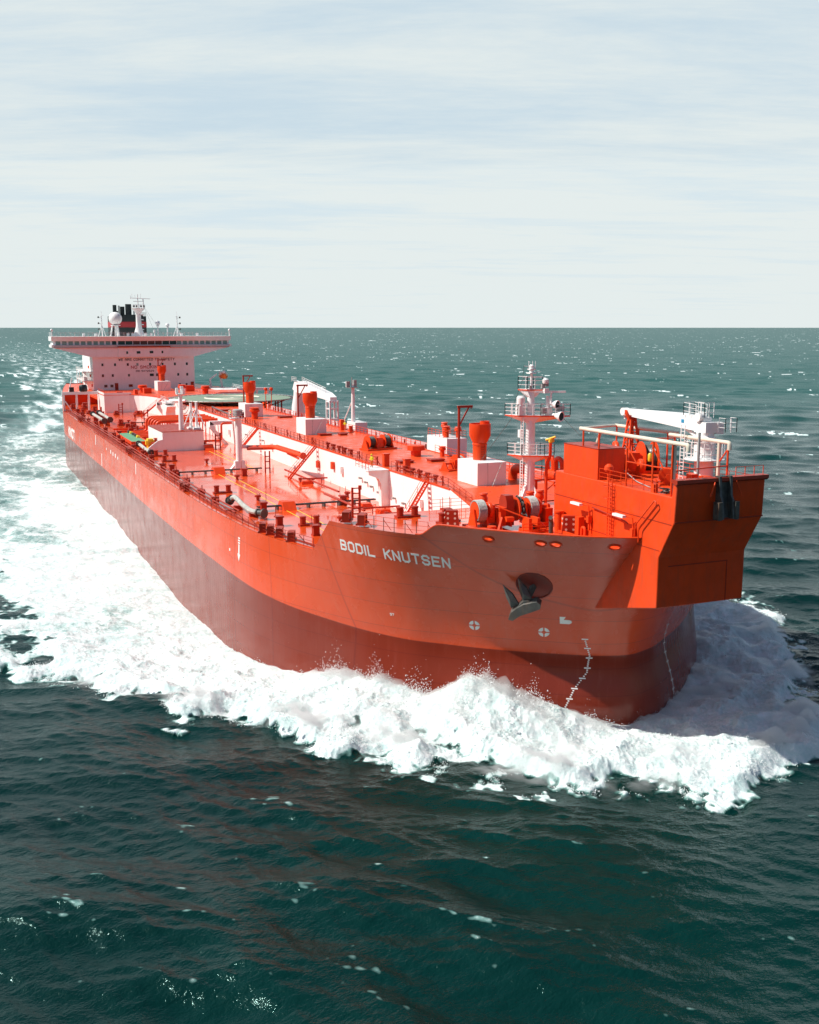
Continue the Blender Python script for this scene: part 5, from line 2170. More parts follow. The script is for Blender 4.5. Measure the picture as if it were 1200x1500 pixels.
mb.bend([(-170, -16, ZD + .4), (-150, -16, ZD + .4)], .2, 8)
part(mb, 'deck_pipe', M_red)
# after deck clutter
for (x, y, h, w) in ((-216, -21, 1.6, 1.6), (-219, -18.8, 1.2, 1.2), (-213, -22.4, .8, 2.4), (-206, -17, 1.0, 1.4), (-228, -22, 1.8, 2.2), (-230, -25, 1.4, 1.6), (-175, -20.5, 1.4, 1.4), (-170, -18.6, 1.2, 1.8), (-162, -21, 1.5, 1.5), (-205.5, -11.4, .9, 2.4)):
    mb = MB()
    mb.box(-w * .6, w * .6, -w / 2, w / 2, 0, h * .3)
    mb.box(-w * .3, w * .35, -w * .3, w * .3, h * .3, h)
    mb.tube([(-w * .5, -w * .3, h * .55), (w * .5, w * .2, h * .55)], w * .16, 8)
    part(mb, 'deck_machinery', M_redk, loc=(x, y, ZD))

# white crane house with side wings and masts
mb = MB()
mb.box(-134, -119.6, -21.4, -14.0, ZD - .02, 17.9)
house = part(mb, 'manifold_house', M_white, ship, 'long white house with a curved wing plate, red roof and posts')
mb = MB()
poly = [(-25.0, ZD), (-21.35, ZD), (-21.35, 17.9), (-21.9, 17.4)]
poly = [(-24.6, ZD - .01), (-21.38, ZD - .01), (-21.38, 15.9)]
for k in range(6):
    t = k / 5 * math.pi / 2
poly = [(-25.0, ZD), (-21.41, ZD), (-21.41, 16.6), (-22.2, 16.45), (-23.2, 15.75), (-24.2, 14.95)]
mb.prism(poly, 'yz', -119.9, -119.55)
part(mb, 'wing_plate', M_white, house)
mb = MB()
mb.box(-134.1, -119.5, -21.5, -13.9, 17.91, 18.0)
part(mb, 'house_roof', M_redk, house)
mb = MB()
mb.lathe((-119.52, -22.5, 15.3), [(.35, 0), (.35, .04)], 14, axis=(1, 0, 0))
mb.box(-125.0, -124.9, -21.43, -21.40, 14.6, 16.8)
part(mb, 'house_marks', M_mark, house)
mb = MB()
mb.tube([(-122, -17.5, 17.9), (-122, -17.5, 24.6)], [.48, .36], 12)
mb.box(-122.7, -121.3, -18.2, -16.8, 24.4, 24.55)
for (x, y, h) in ((-122.4, -18.0, 1.0), (-121.6, -17.0, .8), (-122, -17.2, 1.3)):
    mb.box(x - .25, x + .25, y - .25, y + .25, 24.55, 24.55 + h)
rail_bars(mb, [(-122.7, -18.2, 24.5), (-121.3, -18.2, 24.5), (-121.3, -16.6, 24.5)], 1.0, .6)
part(mb, 'light_mast', M_white, house)
for (x, y, h, t) in ((-123.5, -15.4, 4.8, .25), (-122.5, -14.6, 5.0, .22)):
    mb = MB()
    mb.tube([(x, y, 17.9), (x - .3, y + .1, 17.9 + h)], t, 8)
    mb.tube([(x + .9, y + 1.6, 17.9), (x, y, 17.9 + h * .8)], .09, 6)
    mb.tube([(x - .9, y - 1.4, 17.9), (x, y, 17.9 + h * .75)], .09, 6)
    mb.box(x - .8, x + .8, y - .7, y + .7, 17.9, 18.3)
    mb.bar((x - .7, y - .9, 20.2), (x + .7, y + .9, 20.2), .1)
    part(mb, 'antenna_post', M_white, house)

# white post with platform, and the red loading arm
mb = MB()
mb.prism([(-91.9, ZD), (-90.5, ZD), (-90.75, ZD + 1.3), (-91.65, ZD + 1.3)], 'xz', -15.6, -14.0)
mb.prism([(-16.3, ZD), (-13.5, ZD), (-14.35, ZD + 1.2), (-15.25, ZD + 1.2)], 'yz', -91.6, -90.8)
mb.tube([(-91.2, -14.8, ZD + .5), (-91.2, -14.8, 22.4)], [.55, .5], 14)
mb.bar((-91.2, -14.2, 17.9), (-90.9, -13.2, 17.9), .5)
kp = part(mb, 'king_post', M_white, ship, 'white post with a small railed platform on the main deck')
mb = MB()
mb.box(-92.0, -90.4, -16.1, -14.1, 22.35, 22.5)
rail_bars(mb, [(-92, -16.1, 22.5), (-90.4, -16.1, 22.5), (-90.4, -14.1, 22.5), (-92, -14.1, 22.5)], 1.1, .8, .05)
part(mb, 'post_platform', M_white, kp)
mb = MB()
mb.lathe((-91.1, -14.9, 22.5), [(.62, .2), (.78, .3), (.78, 1.2), (.62, 1.3)], 12)
mb.tube([(-91.3, -16.3, 23.1), (-92.5, -18.6, 24.2)], .12, 6)
part(mb, 'lamp_cluster', M_steel, kp)
mb = MB()
for y in (-14.6, -14.15):
    mb.lathe((-90.6, y, 22.55), [(.17, 0), (.17, .8)], 8)
part(mb, 'red_lamp', M_redk, kp)
mb = MB()
mb.bend([(-90.6, -13.6, 17.7), (-87.2, -10.0, 18.0)], .3, 10)
mb.tube([(-84.9, -12.4, ZD), (-84.9, -12.4, 17.8)], .12, 6)
mb.tube([(-84.9, -11.7, ZD), (-84.9, -11.7, 17.8)], .12, 6)
for z in (15.2, 16.2, 17):
    mb.bar((-84.9, -12.4, z), (-84.9, -11.7, z), .14)
arm = part(mb, 'loading_arm', M_redk, ship, 'red loading arm reaching from the white post on two thin legs')
mb = MB()
mb.bend([(-90.8, -13.2, 17.8), (-87.0, -10.2, 18.15), (-75.4, -9.4, 18.0)], .36, 10, .9)
mb.lathe((-75.6, -9.42, 18.0), [(.5, 0), (.5, .3)], 12, axis=(1, 0.05, 0))
mb.tube([(-86, -10.2, 18.5), (-76.5, -9.55, 18.4)], .12, 6)
mb.bar((-82, -9.8, 17.7), (-77, -9.5, 17.4), .12, .3)
part(mb, 'arm_pipe', M_red, arm)

# inclined ladders up the trunk wall
def wall_ladder(x, foot_y):
    mb = MB()
    for dx in (-.45, .45):
        mb.bar((x + dx, -6.75, ZT + .1), (x + dx + .1, foot_y, ZD), .09, .22)
    n = 15
    for k in range(1, n):
        p = Vector((x, -6.75, ZT + .1)).lerp(Vector((x + .1, foot_y, ZD)), k / n)
        mb.box(p.x - .45, p.x + .45, p.y - .12, p.y + .12, p.z - .02, p.z + .02)
    for dx in (-.5, .5):
        a, b = Vector((x + dx, -6.75, ZT + .1)), Vector((x + dx + .1, foot_y, ZD))
        for h in (.5, 1.0):
            mb.bar(a + Vector((0, 0, h)), b + Vector((0, 0, h)), .04)
        for t in (.02, .33, .66, .98):
            q = a.lerp(b, t)
            mb.bar(q, q + Vector((0, 0, 1.0)), .04)
    return part(mb, 'wall_ladder', M_red, ship)


for x, fy in ((-37.8, -9.8), (-77.5, -11.0), (-109.0, -11.0), (-158, -11), (-196, -12.5)):
    wall_ladder(x, fy)

# bracket wings on the wall, with a standing platform on the first
def wall_bracket(x, out, portal=False, label=None):
    mb = MB()
    if portal:
        poly = [(-6.5, ZT - .06), (-6.5 - out, ZT - .06), (-6.5 - out - .15, ZT - .5), (-7.6, ZD), (-6.55, ZD), (-6.55, ZD + .1), (-7.4, ZD + .12), (-9.6, ZT - 1.3), (-9.2, ZT - .9), (-6.5, ZT - .8)]
        mb.prism([(-6.5, ZT - .06), (-6.5 - out, ZT - .06), (-6.5 - out, ZT - .75), (-6.5, ZT - .75)], 'yz', x - .5, x + .5)
        mb.prism([(-6.5 - out, ZT - .06), (-6.5 - out + .75, ZT - .7), (-6.5 - out + 1.0, ZT - 1.6), (-7.6, ZD), (-8.5, ZD), (-6.5 - out - .1, ZT - 1.2)], 'yz', x - .5, x + .5)
    else:
        mb.prism([(-6.5, ZT - .06), (-6.5 - out, ZT - .06), (-6.5 - out, ZT - .5), (-8.0, ZT - 1.0), (-7.65, ZT - 1.7), (-7.6, ZD), (-6.5, ZD)], 'yz', x - .45, x + .45)
    return part(mb, 'wall_bracket', M_white, ship, label)


wall_bracket(-50.0, 2.8, label='white bracket under a small platform on the trunk wall')
wall_bracket(-127.5, 4.6, True, 'white portal bracket standing out from the trunk wall')
wall_bracket(-184.0, 4.2, True, 'white portal bracket on the trunk wall near the bridge')
mb = MB()
mb.box(-54.0, -49.4, -9.4, -6.5, ZT - .05, ZT + .06)
pl = part(mb, 'lookout_platform', M_white)
mb = MB()
rail_bars(mb, [(-49.5, -9.3, ZT + .06), (-54, -9.3, ZT + .06), (-54, -6.6, ZT + .06)], 1.1, 1.1)
part(mb, 'platform_railing', M_red, pl)
# small boxes and lights on the wall
for (x, z) in ((-66.5, 16.4), (-70.0, 16.6), (-39.6, 15.8), (-76.5, 16.0), (-130, 16), (-101, 16.2)):
    mb = MB()
    mb.box(x - .35, x + .35, -7.0, -6.5, z, z + 1.0)
    part(mb, 'wall_box', M_white if x not in (-70.0, -76.5) else M_red)
for (x, z) in ((-59, 16.6), (-57, 16.3), (-55, 16.0), (-52.5, 15.6), (-47.5, 15.6), (-44.5, 15.4), (-117, 17), (-106, 17)):
    mb = MB()
    mb.box(x - .12, x + .12, -6.9, -6.5, z, z + .22)
    mb.box(x - .2, x + .2, -7.05, -6.85, z + .05, z + .3)
    part(mb, 'wall_lamp', M_steel)
# white wind-screens aft on the wall (crane column seen end on)
mb = MB()
mb.prism([(-172.0, ZD), (-168.5, ZD), (-168.0, 17.5), (-166.5, 19.0), (-172, 19.5)], 'xz', -11.6, -9.6)
mb.box(-172.3, -168.0, -11.6, -9.4, 19.5, 19.8)
mb.tube([(-170, -10.2, 20), (-160, -8.8, 20.6)], [.5, .3], 4)
o = part(mb, 'hose_crane', M_white, ship, 'white hose crane against the trunk wall near the bridge')
mb = MB()
rail_bars(mb, [(-172.5, -11.8, 20), (-166, -11.8, 20), (-166, -9, 20)], 1.1, 1.1, .05)
part(mb, 'crane_rail', M_white, o)

# ------------------------------------------------------------------ trunk top
mb = MB()
rail_bars(mb, [(-33, -6.4, ZT), (-49.3, -6.4, ZT)], 1.1, 1.55, .04)
rail_bars(mb, [(-54.1, -6.4, ZT), (-186, -6.4, ZT)], 1.1, 1.75, .04, pr=.07)
rail_bars(mb, [(-27.4, -6.3, ZF + .1), (-33, -6.4, ZT)], 1.1, 1.5, .04)
for x in np.arange(-35, -184, -6.5):
    x = float(x)
    if not -54 < x < -49:
        mb.bar((x, -6.4, ZT + 1.0), (x - .5, -5.6, ZT), .07)
        mb.bar((x + .6, -6.4, ZT + .1), (x + .6, -6.4, ZT + 1.2), .14)
part(mb, 'trunk_railing', M_redk, label='red railing along the top of the white wall')
mb = MB()
rail_bars(mb, [(-33, 6.4, ZT), (-64, 6.4, ZT)], 1.1, 1.75, .04)
rail_bars(mb, [(-69, 6.4, ZT), (-150, 6.4, ZT)], 1.1, 1.75, .045, pr=.08)
rail_bars(mb, [(-182, 6.4, ZT), (-225, 6.4, ZT)], 1.1, 2.0, .05, pr=.08)
part(mb, 'port_trunk_railing', M_red, label='red railing along the far edge of the trunk')
# pipe run with saddles along the far edge, seen over it
mb = MB()
for y, z, r in ((7.2, ZT - .2, .25), (8.0, ZT - .5, .3)):
    mb.tube([(-70, y, z), (-158, y, z)], r, 8)
for x in np.arange(-72, -156, -4.0):
    mb.bar((float(x), 6.4, ZT - .5), (float(x), 9.0, ZT - .5), .2)
    mb.bar((float(x), 8.6, ZD), (float(x), 8.6, ZT + .3), .2)
part(mb, 'port_pipe', M_redk, label='red pipe run beyond the far edge of the trunk')
mb = MB()
for x in np.arange(-38, -48, -2.2):
    mb.lathe((float(x), -5.6, ZT), [(.3, 0), (.2, .1), (.2, .5), (.35, .55), (.35, .8)], 10)
    mb.tube([(float(x), -5.6, ZT + .4), (float(x) - 2.2, -5.6, ZT + .4)], .12, 6)
for x in np.arange(-66, -76, -2.4):
    mb.lathe((float(x), -5.5, ZT), [(.3, 0), (.2, .1), (.2, .5), (.35, .55), (.35, .8)], 10)
part(mb, 'valve_row', M_redk)
for (x, y) in ((-53.0, -5.6), (-47.0, -5.3)):
    mb = MB()
    mb.box(-.35, .35, -.35, .35, 0, 1.5)
    mb.box(-.42, .42, -.42, .42, 1.5, 1.65)
    part(mb, 'gauge_post', M_red, loc=(x, y, ZT))


def vent_house(x, long, hgt):
    """white house carrying a red funnel-shaped vent; x is the forward face"""
    mb = MB()
    mb.box(-long, 0, -2.75, .85, 0, hgt)
    o = part(mb, 'vent_house', M_white, ship, loc=(x, 0, ZT))
    m = MB()
    c = (-long * .62, -.9, 0)
    m.lathe(c, [(.78, hgt), (.8, hgt + 1.65), (.86, hgt + 1.7), (.86, hgt + 1.85), (.8, hgt + 1.9), (1.22, hgt + 2.75), (1.22, hgt + 4.1), (1.12, hgt + 4.1), (1.1, hgt + 3.6)], 26)
    m.lathe((c[0] - .2, c[1] + .7, 0), [(.55, hgt + 3.2), (.55, hgt + 4.35), (.48, hgt + 4.35), (.46, hgt + 4.0)], 16)
    part(m, 'vent_funnel', M_red, o)
    m = MB()
    for y in (-.35, .1):
        m.bar((c[0] + .95, c[1] + y, hgt), (c[0] + .95, c[1] + y, hgt + 1.7), .05)
    for k in range(6):
        m.bar((c[0] + .95, c[1] - .35, hgt + .2 + k * .26), (c[0] + .95, c[1] + .1, hgt + .2 + k * .26), .05)
    part(m, 'vent_ladder', M_redk, o)
    m = MB()
    m.bar((.03, -1.5, hgt), (.9, -1.9, .02), .03)
    m.bar((.03, .3, hgt), (1.0, -1.4, .02), .03)
    part(m, 'guy_wire', M_dark, o)
    return o


vh = vent_house(-33.1, 5.0, 2.55)
vh['label'] = 'foremost white house with a red funnel vent'
h2 = copy_tree(vh, ship, (-94.6, 0, ZT))
h2['label'] = 'white house with a red funnel vent amidships'
h3 = copy_tree(vh, ship, (-132.8, 0, ZT))
h3['label'] = 'white house with a red funnel vent abreast of the king post'
h4 = copy_tree(vh, ship, (-228.0, 0.4, ZT))
h4['label'] = 'white house with a red funnel vent in front of the bridge'


def davit(loc, h, reach):
    mb = MB()
    mb.tube([(0, 0, 0), (0, 0, h)], .16, 8)
    mb.bar((0, -.2, h), (0, reach, h), .2, .26)
    mb.bar((0, .1, h - 2.1), (0, reach * .75, h), .14)
    mb.bar((0, reach * .9, h), (0, reach * .9, h - .3), .1)
    return part(mb, 'store_davit', M_redk, ship, loc=loc)


davit((-40.2, -1.6, ZT), 8.3, 1.75)
davit((-104.0, -1.0, ZT), 7.6, 1.8)
davit((-142.5, -.4, ZT), 7.6, 2.0)
davit((-237.5, -0.3, ZT), 8.2, 2.0)
mb = MB()
mb.lathe((-61.4, 2.3, ZT), [(.75, 0), (.75, .75), (1.3, .85), (1.3, 1.45), (1.2, 1.5)], 8)
part(mb, 'square_ventilator', M_red)
mushroom('deck_ventilator', (-128.5, -2.0, ZT), 2.2, 1.0)
mushroom('deck_ventilator', (-214, 1.5, ZT), 2.3, 1.1)
mushroom('deck_ventilator', (-206, 6.0, ZT), 2.3, 1.2)
mushroom('deck_ventilator', (-222, -7.5, ZT), 2.0, 1.3)
mushroom('deck_ventilator', (-59.5, 5.4, ZT), 1.4, .5)
for (x, y, w, l) in ((-55.3, -2.0, 1.4, 1.9), (-55.2, 2.4, 1.4, 1.9), (-93.0, .0, 1.3, 2.0), (-92.4, 2.9, 1.1, 1.2), (-166, -2.6, 1.4, 3.2), (-150, -3.0, 1.4, 3.0), (-129, 4.2, 1.4, 2.6)):
    mb = MB()
    mb.box(-w / 2, w / 2, -l / 2, l / 2, 0, .22)
    mb.box(-w / 2 - .08, w / 2 + .08, -l / 2 - .08, l / 2 + .08, .22, .34)
    part(mb, 'trunk_hatch', M_redk, loc=(x, y, ZT))
# square white house at the far edge
mb = MB()
mb.box(-68.0, -61.4, 7.0, 10.1, ZD, 21.1)
o = part(mb, 'port_vent_house', M_white, ship, 'white house at the far side of the trunk with red ventilators on top')
for (x, y, h, r) in ((-63.5, 7.9, 1.6, .6), (-66.0, 8.8, 1.9, .5), (-62.6, 9.3, 1.5, .5)):
    mushroom('roof_ventilator', (x, y, 21.1), h, r, o)
mb = MB()
rail_bars(mb, [(-61.5, 7.1, 21.1), (-61.5, 10.0, 21.1), (-67.9, 10.0, 21.1)], 1.0, 1.2)
rail_bars(mb, [(-61.5, 7.1, 21.1), (-67.9, 7.1, 21.1)], 1.0, 1.2)
part(mb, 'roof_railing', M_red, o)
# thin white light post at the far edge
mb = MB()
mb.box(-102, -98, 7.2, 9.4, ZD, ZT + 1.4)
mb.tube([(-99.8, 7.5, ZT), (-99.8, 7.5, 26.8)], [.36, .28], 10)
mb.tube([(-103.5, 6.6, ZT), (-99.9, 7.5, 24.2)], .1, 6)
lp = part(mb, 'deck_light_mast', M_white, ship, 'slender white light mast at the far rail amidships')
mb = MB()
mb.box(-100.5, -99.1, 6.6, 8.2, 26.2, 26.3)
mb.box(-100.2, -99.6, 6.3, 6.9, 26.3, 27.3)
mb.box(-100.2, -99.5, 7.6, 8.1, 26.3, 27.5)
mb.bar((-99.8, 7.3, 26.3), (-99.8, 7.3, 28.0), .1)
part(mb, 'mast_lamps', M_steel, lp)
mb = MB()
mb.box(-101.0, -100.2, 5.4, 6.0, ZT, ZT + 1.8)
mb.lathe((-97, 6.0, ZT), [(.3, 0), (.3, 1.0)], 8)
part(mb, 'hose_box', M_red)
# white hose crane on the far side
mb = MB()
mb.lathe((-148.2, 13, ZD), [(1.5, 0), (1.4, 5), (.95, 7.6), (.9, 8.6)], 16)
mc = part(mb, 'midship_crane', M_white, ship, 'white midship crane beyond the trunk with its boom on a tall rest')
mb = MB()
poly = [(-149.9, 23.2), (-148.5, 24.9), (-143, 25.1), (-128, 23.6), (-125.4, 22.9), (-125.4, 22.0), (-127, 22.2), (-140, 22.7), (-147, 22.6)]
mb.prism(poly, 'xz', 12.3, 13.7)
part(mb, 'crane_boom', M_white, mc)
mb = MB()
for x in (-127.2, -125.2):
    for y in (12.2, 13.8):
        mb.bar((x, y, ZD), (x, y, 22.3), .3)
for z in (16.5, 18.6, 20.6, 22.0):
    for a, b in (((-127.2, 12.2), (-125.2, 12.2)), ((-125.2, 12.2), (-125.2, 13.8)), ((-125.2, 13.8), (-127.2, 13.8)), ((-127.2, 13.8), (-127.2, 12.2))):
        mb.bar((*a, z), (*b, z), .2)
part(mb, 'boom_rest', M_white, mc)
mb = MB()
rail_bars(mb, [(-143, 12.3, 25.1), (-128, 12.3, 23.6)], 1.0, 1.6, .05)
rail_bars(mb, [(-149.4, 12.0, 24.9), (-146, 12.0, 24.9)], 1.0, 1.0, .05)
part(mb, 'boom_railing', M_white, mc)

# helicopter deck
HC = Vector((-174.6, 5.2, 20.0))
mb = MB()
mb.lathe((HC.x, HC.y, 19.75), [(13.6, 0), (13.7, .05), (13.7, .25), (13.6, .3)], 48)
hd = part(mb, 'helideck', M_heli, ship, 'round green helicopter deck with a rope net edge', smooth=20)
mb = MB()
mb.torus((HC.x, HC.y, 20.05), 14.6, .1, n=64, m=5)
for k in range(64):
    t = 2 * math.pi * k / 64
    c, s = math.cos(t), math.sin(t)
    mb.bar((HC.x + 13.5 * c, HC.y + 13.5 * s, 19.9), (HC.x + 14.7 * c, HC.y + 14.7 * s, 20.12), .12)
part(mb, 'safety_net', M_steel, hd)
mb = MB()
for k in range(14):
    t = 2 * math.pi * k / 14
    c, s = math.cos(t), math.sin(t)
    p = Vector((HC.x + 11.5 * c, HC.y + 11.5 * s, 19.7))
    mb.bar(p, (p.x, p.y, ZT if abs(p.y) < 6.5 else ZD), .3)
    mb.bar((HC.x + 13.2 * c, HC.y + 13.2 * s, 19.7), (HC.x + 9 * c, HC.y + 9 * s, 18.2), .2)
part(mb, 'helideck_support', M_redk, hd)
mb = MB()
for R in (6.3,):
    mb.torus((HC.x, HC.y, 20.055), R, .22, n=48, m=4)
mb.box(HC.x - 1.6, HC.x - 1.0, HC.y - 1.8, HC.y + 1.8, 20.056, 20.062)
mb.box(HC.x + 1.0, HC.x + 1.6, HC.y - 1.8, HC.y + 1.8, 20.056, 20.062)
mb.box(HC.x - 1.0, HC.x + 1.0, HC.y - .3, HC.y + .3, 20.056, 20.062)
part(mb, 'landing_mark', M_cream, hd, smooth=0)
for (x, y) in ((-160, 10.5), (-160, 9.2)):
    mb = MB()
    mb.tube([(x, y, ZT), (x, y, 22.6)], .09, 6)
    mb.lathe((x, y, 22.4), [(.3, 0), (.45, .3), (.3, .7)], 8)
    part(mb, 'foam_monitor', M_red)

# ------------------------------------------------------------------ foremast
mx, my = -26.4, .0
mb = MB()
mb.tube([(mx, my, ZF - .1), (mx, my, 22.6), (mx, my, 27.2)], [.60, .54, .48], 18)
mb.tube([(mx, my, 27.1), (mx, my, 30.1)], [.42, .36], 16)
mb.tube([(mx, my, 30.0), (mx, my, 31.7)], [.15, .12], 8)
for t in range(4):
    a = t * math.pi / 2 + .4
    mb.prism([(0, 0), (1.3, 0), (0, 2.3)], 'xz', -.05, .05)
    k0 = len(mb.v) - 6
    for i in range(k0, len(mb.v)):
        v = mb.v[i]
        r_ = v[0] + .5
        mb.v[i] = (mx + r_ * math.cos(a) - v[1] * math.sin(a), my + r_ * math.sin(a) + v[1] * math.cos(a), ZF + v[2])
fm = part(mb, 'foremast', M_white, ship, 'white tubular foremast with three railed platforms')


def mast_platform(z, poly, name='mast_platform', h=1.15):
    m = MB()
    m.prism(poly, 'xy', z, z + .12)
    cx = sum(p[0] for p in poly) / len(poly)
    p3 = [(a, b, z + .12) for a, b in poly]
    rail_bars(m, p3 + [p3[0]], h, .8, .045, pr=.06)
    o = part(m, name, M_white, fm)
    m = MB()
    cone = [(mx + (a - mx) * .96, my + (b - my) * .96, z - .02) for a, b in poly]
    base = [(mx + .5 * math.cos(2 * math.pi * k / len(poly) + math.atan2(poly[0][1] - my, poly[0][0] - mx)), my + .5 * math.sin(2 * math.pi * k / len(poly) + math.atan2(poly[0][1] - my, poly[0][0] - mx)), z - .75) for k in range(len(poly))]
    n = len(poly)
    m.add(cone + base, [tuple(range(n)), tuple(range(2 * n - 1, n - 1, -1))] + [(i, n + i, n + (i + 1) % n, (i + 1) % n) for i in range(n)])
    part(m, 'platform_underside', M_white, fm)
    m = MB()
    for a_, b_ in zip(poly, poly[1:] + poly[:1]):
        m.bar((a_[0], a_[1], z + .02), (b_[0], b_[1], z + .02), .06, .12)
    part(m, 'platform_edge', M_red, fm)


cw, sw = Vector((.92, .39)).normalized(), Vector((.40, .917)).normalized()   # towards the viewer's right


def mp_(a, b):
    """a across (to port / forward), b fore"""
    return (mx + sw.x * a + cw.x * b, my + sw.y * a + cw.y * b)


mast_platform(23.0, [mp_(-1.6, -1), mp_(-1.6, .9), mp_(.3, 1.5), mp_(1.9, .8), mp_(1.9, -1)])
mast_platform(27.2, [mp_(-2.0, -.9), mp_(-2.0, .8), mp_(0, 1.3), mp_(3.4, .9), mp_(3.4, -.8)])
mast_platform(29.9, [mp_(-.9, -.6), mp_(-.9, .6), mp_(.7, .6), mp_(.7, -.6)], h=1.3)
mb = MB()
p = mp_(-1.3, .3)
mb.box(p[0] - .4, p[0] + .4, p[1] - .4, p[1] + .4, 27.3, 28.3)
mb.lathe((p[0], p[1], 28.3), [(.4, 0), (.45, .2), (.45, .8), (.3, 1.0)], 12)
p = mp_(1.6, .2)
mb.box(p[0] - .35, p[0] + .35, p[1] - .35, p[1] + .35, 27.3, 28.1)
mb.tube([(p[0], p[1], 28), (p[0], p[1], 29.3)], .2, 8)
a, b = mp_(-.2, .75), mp_(3.0, .75)
mb.bar((*a, 29.75), (*b, 29.75), .16, .2)
mb.tube([(*mp_(1.5, .7), 28.5), (*mp_(1.5, .75), 29.7)], .12, 6)
part(mb, 'radar_scanner', M_white, fm)
mb = MB()
fdir = Vector((cw.x, cw.y, -.1)).normalized()
for (a, b, z, r) in ((1.9, .7, 28.45, .46), (1.85, 1.3, 27.25, .52)):
    p = Vector((*mp_(a, b), z))
    mb.lathe(p, [(.16, -.9), (.22, -.4), (r, .3), (r, .42), (r * .85, .4), (.1, 0)], 20, axis=fdir)
    mb.bar(p, p - fdir * 1.0, .2)
part(mb, 'fog_horn', M_white, fm)
mb = MB()
for (a, b, z, r) in ((1.9, .7, 28.45, .46), (1.85, 1.3, 27.25, .52)):
    p = Vector((*mp_(a, b), z)) + fdir * .36
    mb.lathe(p, [(r * .86, 0), (r * .8, .01), (.1, -.2)], 20, axis=fdir)
part(mb, 'horn_mouth', M_black, fm)
mb = MB()
for (a, b, z, s) in ((.6, .9, 27.5, .5), (2.7, .5, 27.6, .6), (3.0, .1, 27.5, .5), (.8, .5, 30.1, .4), (1.1, .6, 30.3, .35), (-.5, .5, 30.1, .25)):
    p = mp_(a, b)
    mb.box(p[0] - s / 2, p[0] + s / 2, p[1] - s / 2, p[1] + s / 2, z, z + s * 1.1)
part(mb, 'signal_lamp', M_steel, fm)
mb = MB()
p = mp_(1.0, .6)
mb.lathe((p[0], p[1], 30.6), [(.3, 0), (.34, .12), (.34, .4), (.18, .55)], 12)
mb.box(p[0] - .3, p[0] + .3, p[1] - .26, p[1] + .26, 29.6, 30.1)
mb.bar((*mp_(-.9, 0), 31.2), (*mp_(1.5, 0), 31.2), .08)
mb.box(mx - .38, mx + .38, my - .38, my + .38, 31.6, 31.72)
mb.box(mx - .32, mx + .32, my - .32, my + .32, 32.0, 32.12)
mb.lathe((mx, my, 31.7), [(.24, 0), (.26, .7), (.15, .85)], 10)
mb.bar((*mp_(-.8, 0), 32.4), (mx, my, 32.3), .06)
for a in (-.3, .1, .4):
    mb.bar((*mp_(a, 0), 32.1), (*mp_(a, 0), 32.9), .045)
mb.bar((*mp_(.4, 0), 31.8), (*mp_(1.0, 0), 31.8), .05)
part(mb, 'mast_head', M_white, fm)
mb = MB()
mb.tube([(mx - .3, my - .95, ZF), (mx - .3, my - .95, 27)], .07, 6)
mb.tube([(mx + .2, my - .95, ZF), (mx + .2, my - .95, 27)], .05, 6)
for k in range(30):
    mb.bar((mx - .3, my - .95, ZF + .3 * k + .2), (mx + .2, my - .95, ZF + .3 * k + .2), .04)
mb.box(mx - .9, mx - .5, my - 1.0, my - .6, 24.9, 25.7)
part(mb, 'mast_ladder', M_white, fm)
mb = MB()
for (a, z0, q) in (((-1.8, 0), 27.2, (-39, -1.0, ZT)), ((-.9, .1), 31.2, (*mp_(-1.9, .1), 28.4)), ((3.2, 0), 27.2, (-14.2, 1.8, ZB)), ((-.8, 0), 32.4, (*mp_(-.9, 0), 31.2)), ((1.0, .2), 23.0, (-26, 2, ZF))):
    mb.bar((*mp_(*a), z0), q, .03)
part(mb, 'mast_stay', M_dark, fm)
# red monitor pole with a yellow head beside the mast, big pipe to the bow
mb = MB()
mp0 = mp_(1.0, 1.2)
mb.bend([(mp0[0] - .4, mp0[1], ZF), (mp0[0] - .4, mp0[1], 22.2), (mp0[0], mp0[1] + .2, 22.9), (mp0[0], mp0[1] + .2, 24.4)], .17, 8, .4)
o = part(mb, 'fire_monitor', M_red, ship, 'red pole with a yellow monitor beside the foremast')
mb = MB()
mb.lathe((mp0[0], mp0[1] + .2, 24.4), [(.12, 0), (.25, .1), (.25, .4), (.1, .5)], 8)
mb.tube([(mp0[0] - .3, mp0[1] - .2, 24.7), (mp0[0] + .5, mp0[1] + .5, 25.1)], .12, 8)
mb.box(mp0[0] - .3, mp0[0] + .1, mp0[1] + .3, mp0[1] + .6, 24.5, 25)
part(mb, 'monitor_head', M_yellow, o)
mb = MB()
mb.bend([(-36.5, 3.6, ZF), (-36.5, 3.6, 20.3), (-34.5, 4.0, 20.3)], .55, 14, 1.0)
mb.tube([(-28.5, 3.6, 20.6), (-14.2, 2.8, 21.4)], .6, 14)
for x in (-27.0, -25.2):
    mb.bend([(x, 3.4, 20.6), (x, 3.2, 22.6), (x - 1.2, 3.2, 22.6), (x - 1.2, 3.3, 20.9)], .26, 10, .6)
part(mb, 'bow_pipe', M_red, label='big red cargo pipe leading to the bow loading station')
for k, x in enumerate((-26.5, -22.5, -18.8, -16)):
    mb = MB()
    for y in (.9, 3.6):
        mb.bar((x, y, ZF), (x, y, 20.4), .2)
    mb.bar((x, .6, 20.3), (x, 4.2, 20.3), .18)
    mb.bar((x, .9, 18.2), (x, 3.6, 20.2), .1)
    part(mb, 'pipe_trestle', M_red)
mb = MB()
rail_bars(mb, [(-51, 9.6, ZF), (-45.5, 12.8, ZF), (-36, 14.5, ZF), (-20, 14.0, ZF)], 1.15, 1.5, .06, pr=.08)
for x, y in ((-50, 10.6), (-47, 12), (-43, 13.4), (-40, 14)):
    mb.bar((x, y, ZD), (x, y, ZF), .25)
part(mb, 'port_fore_railing', M_red)
mb = MB()
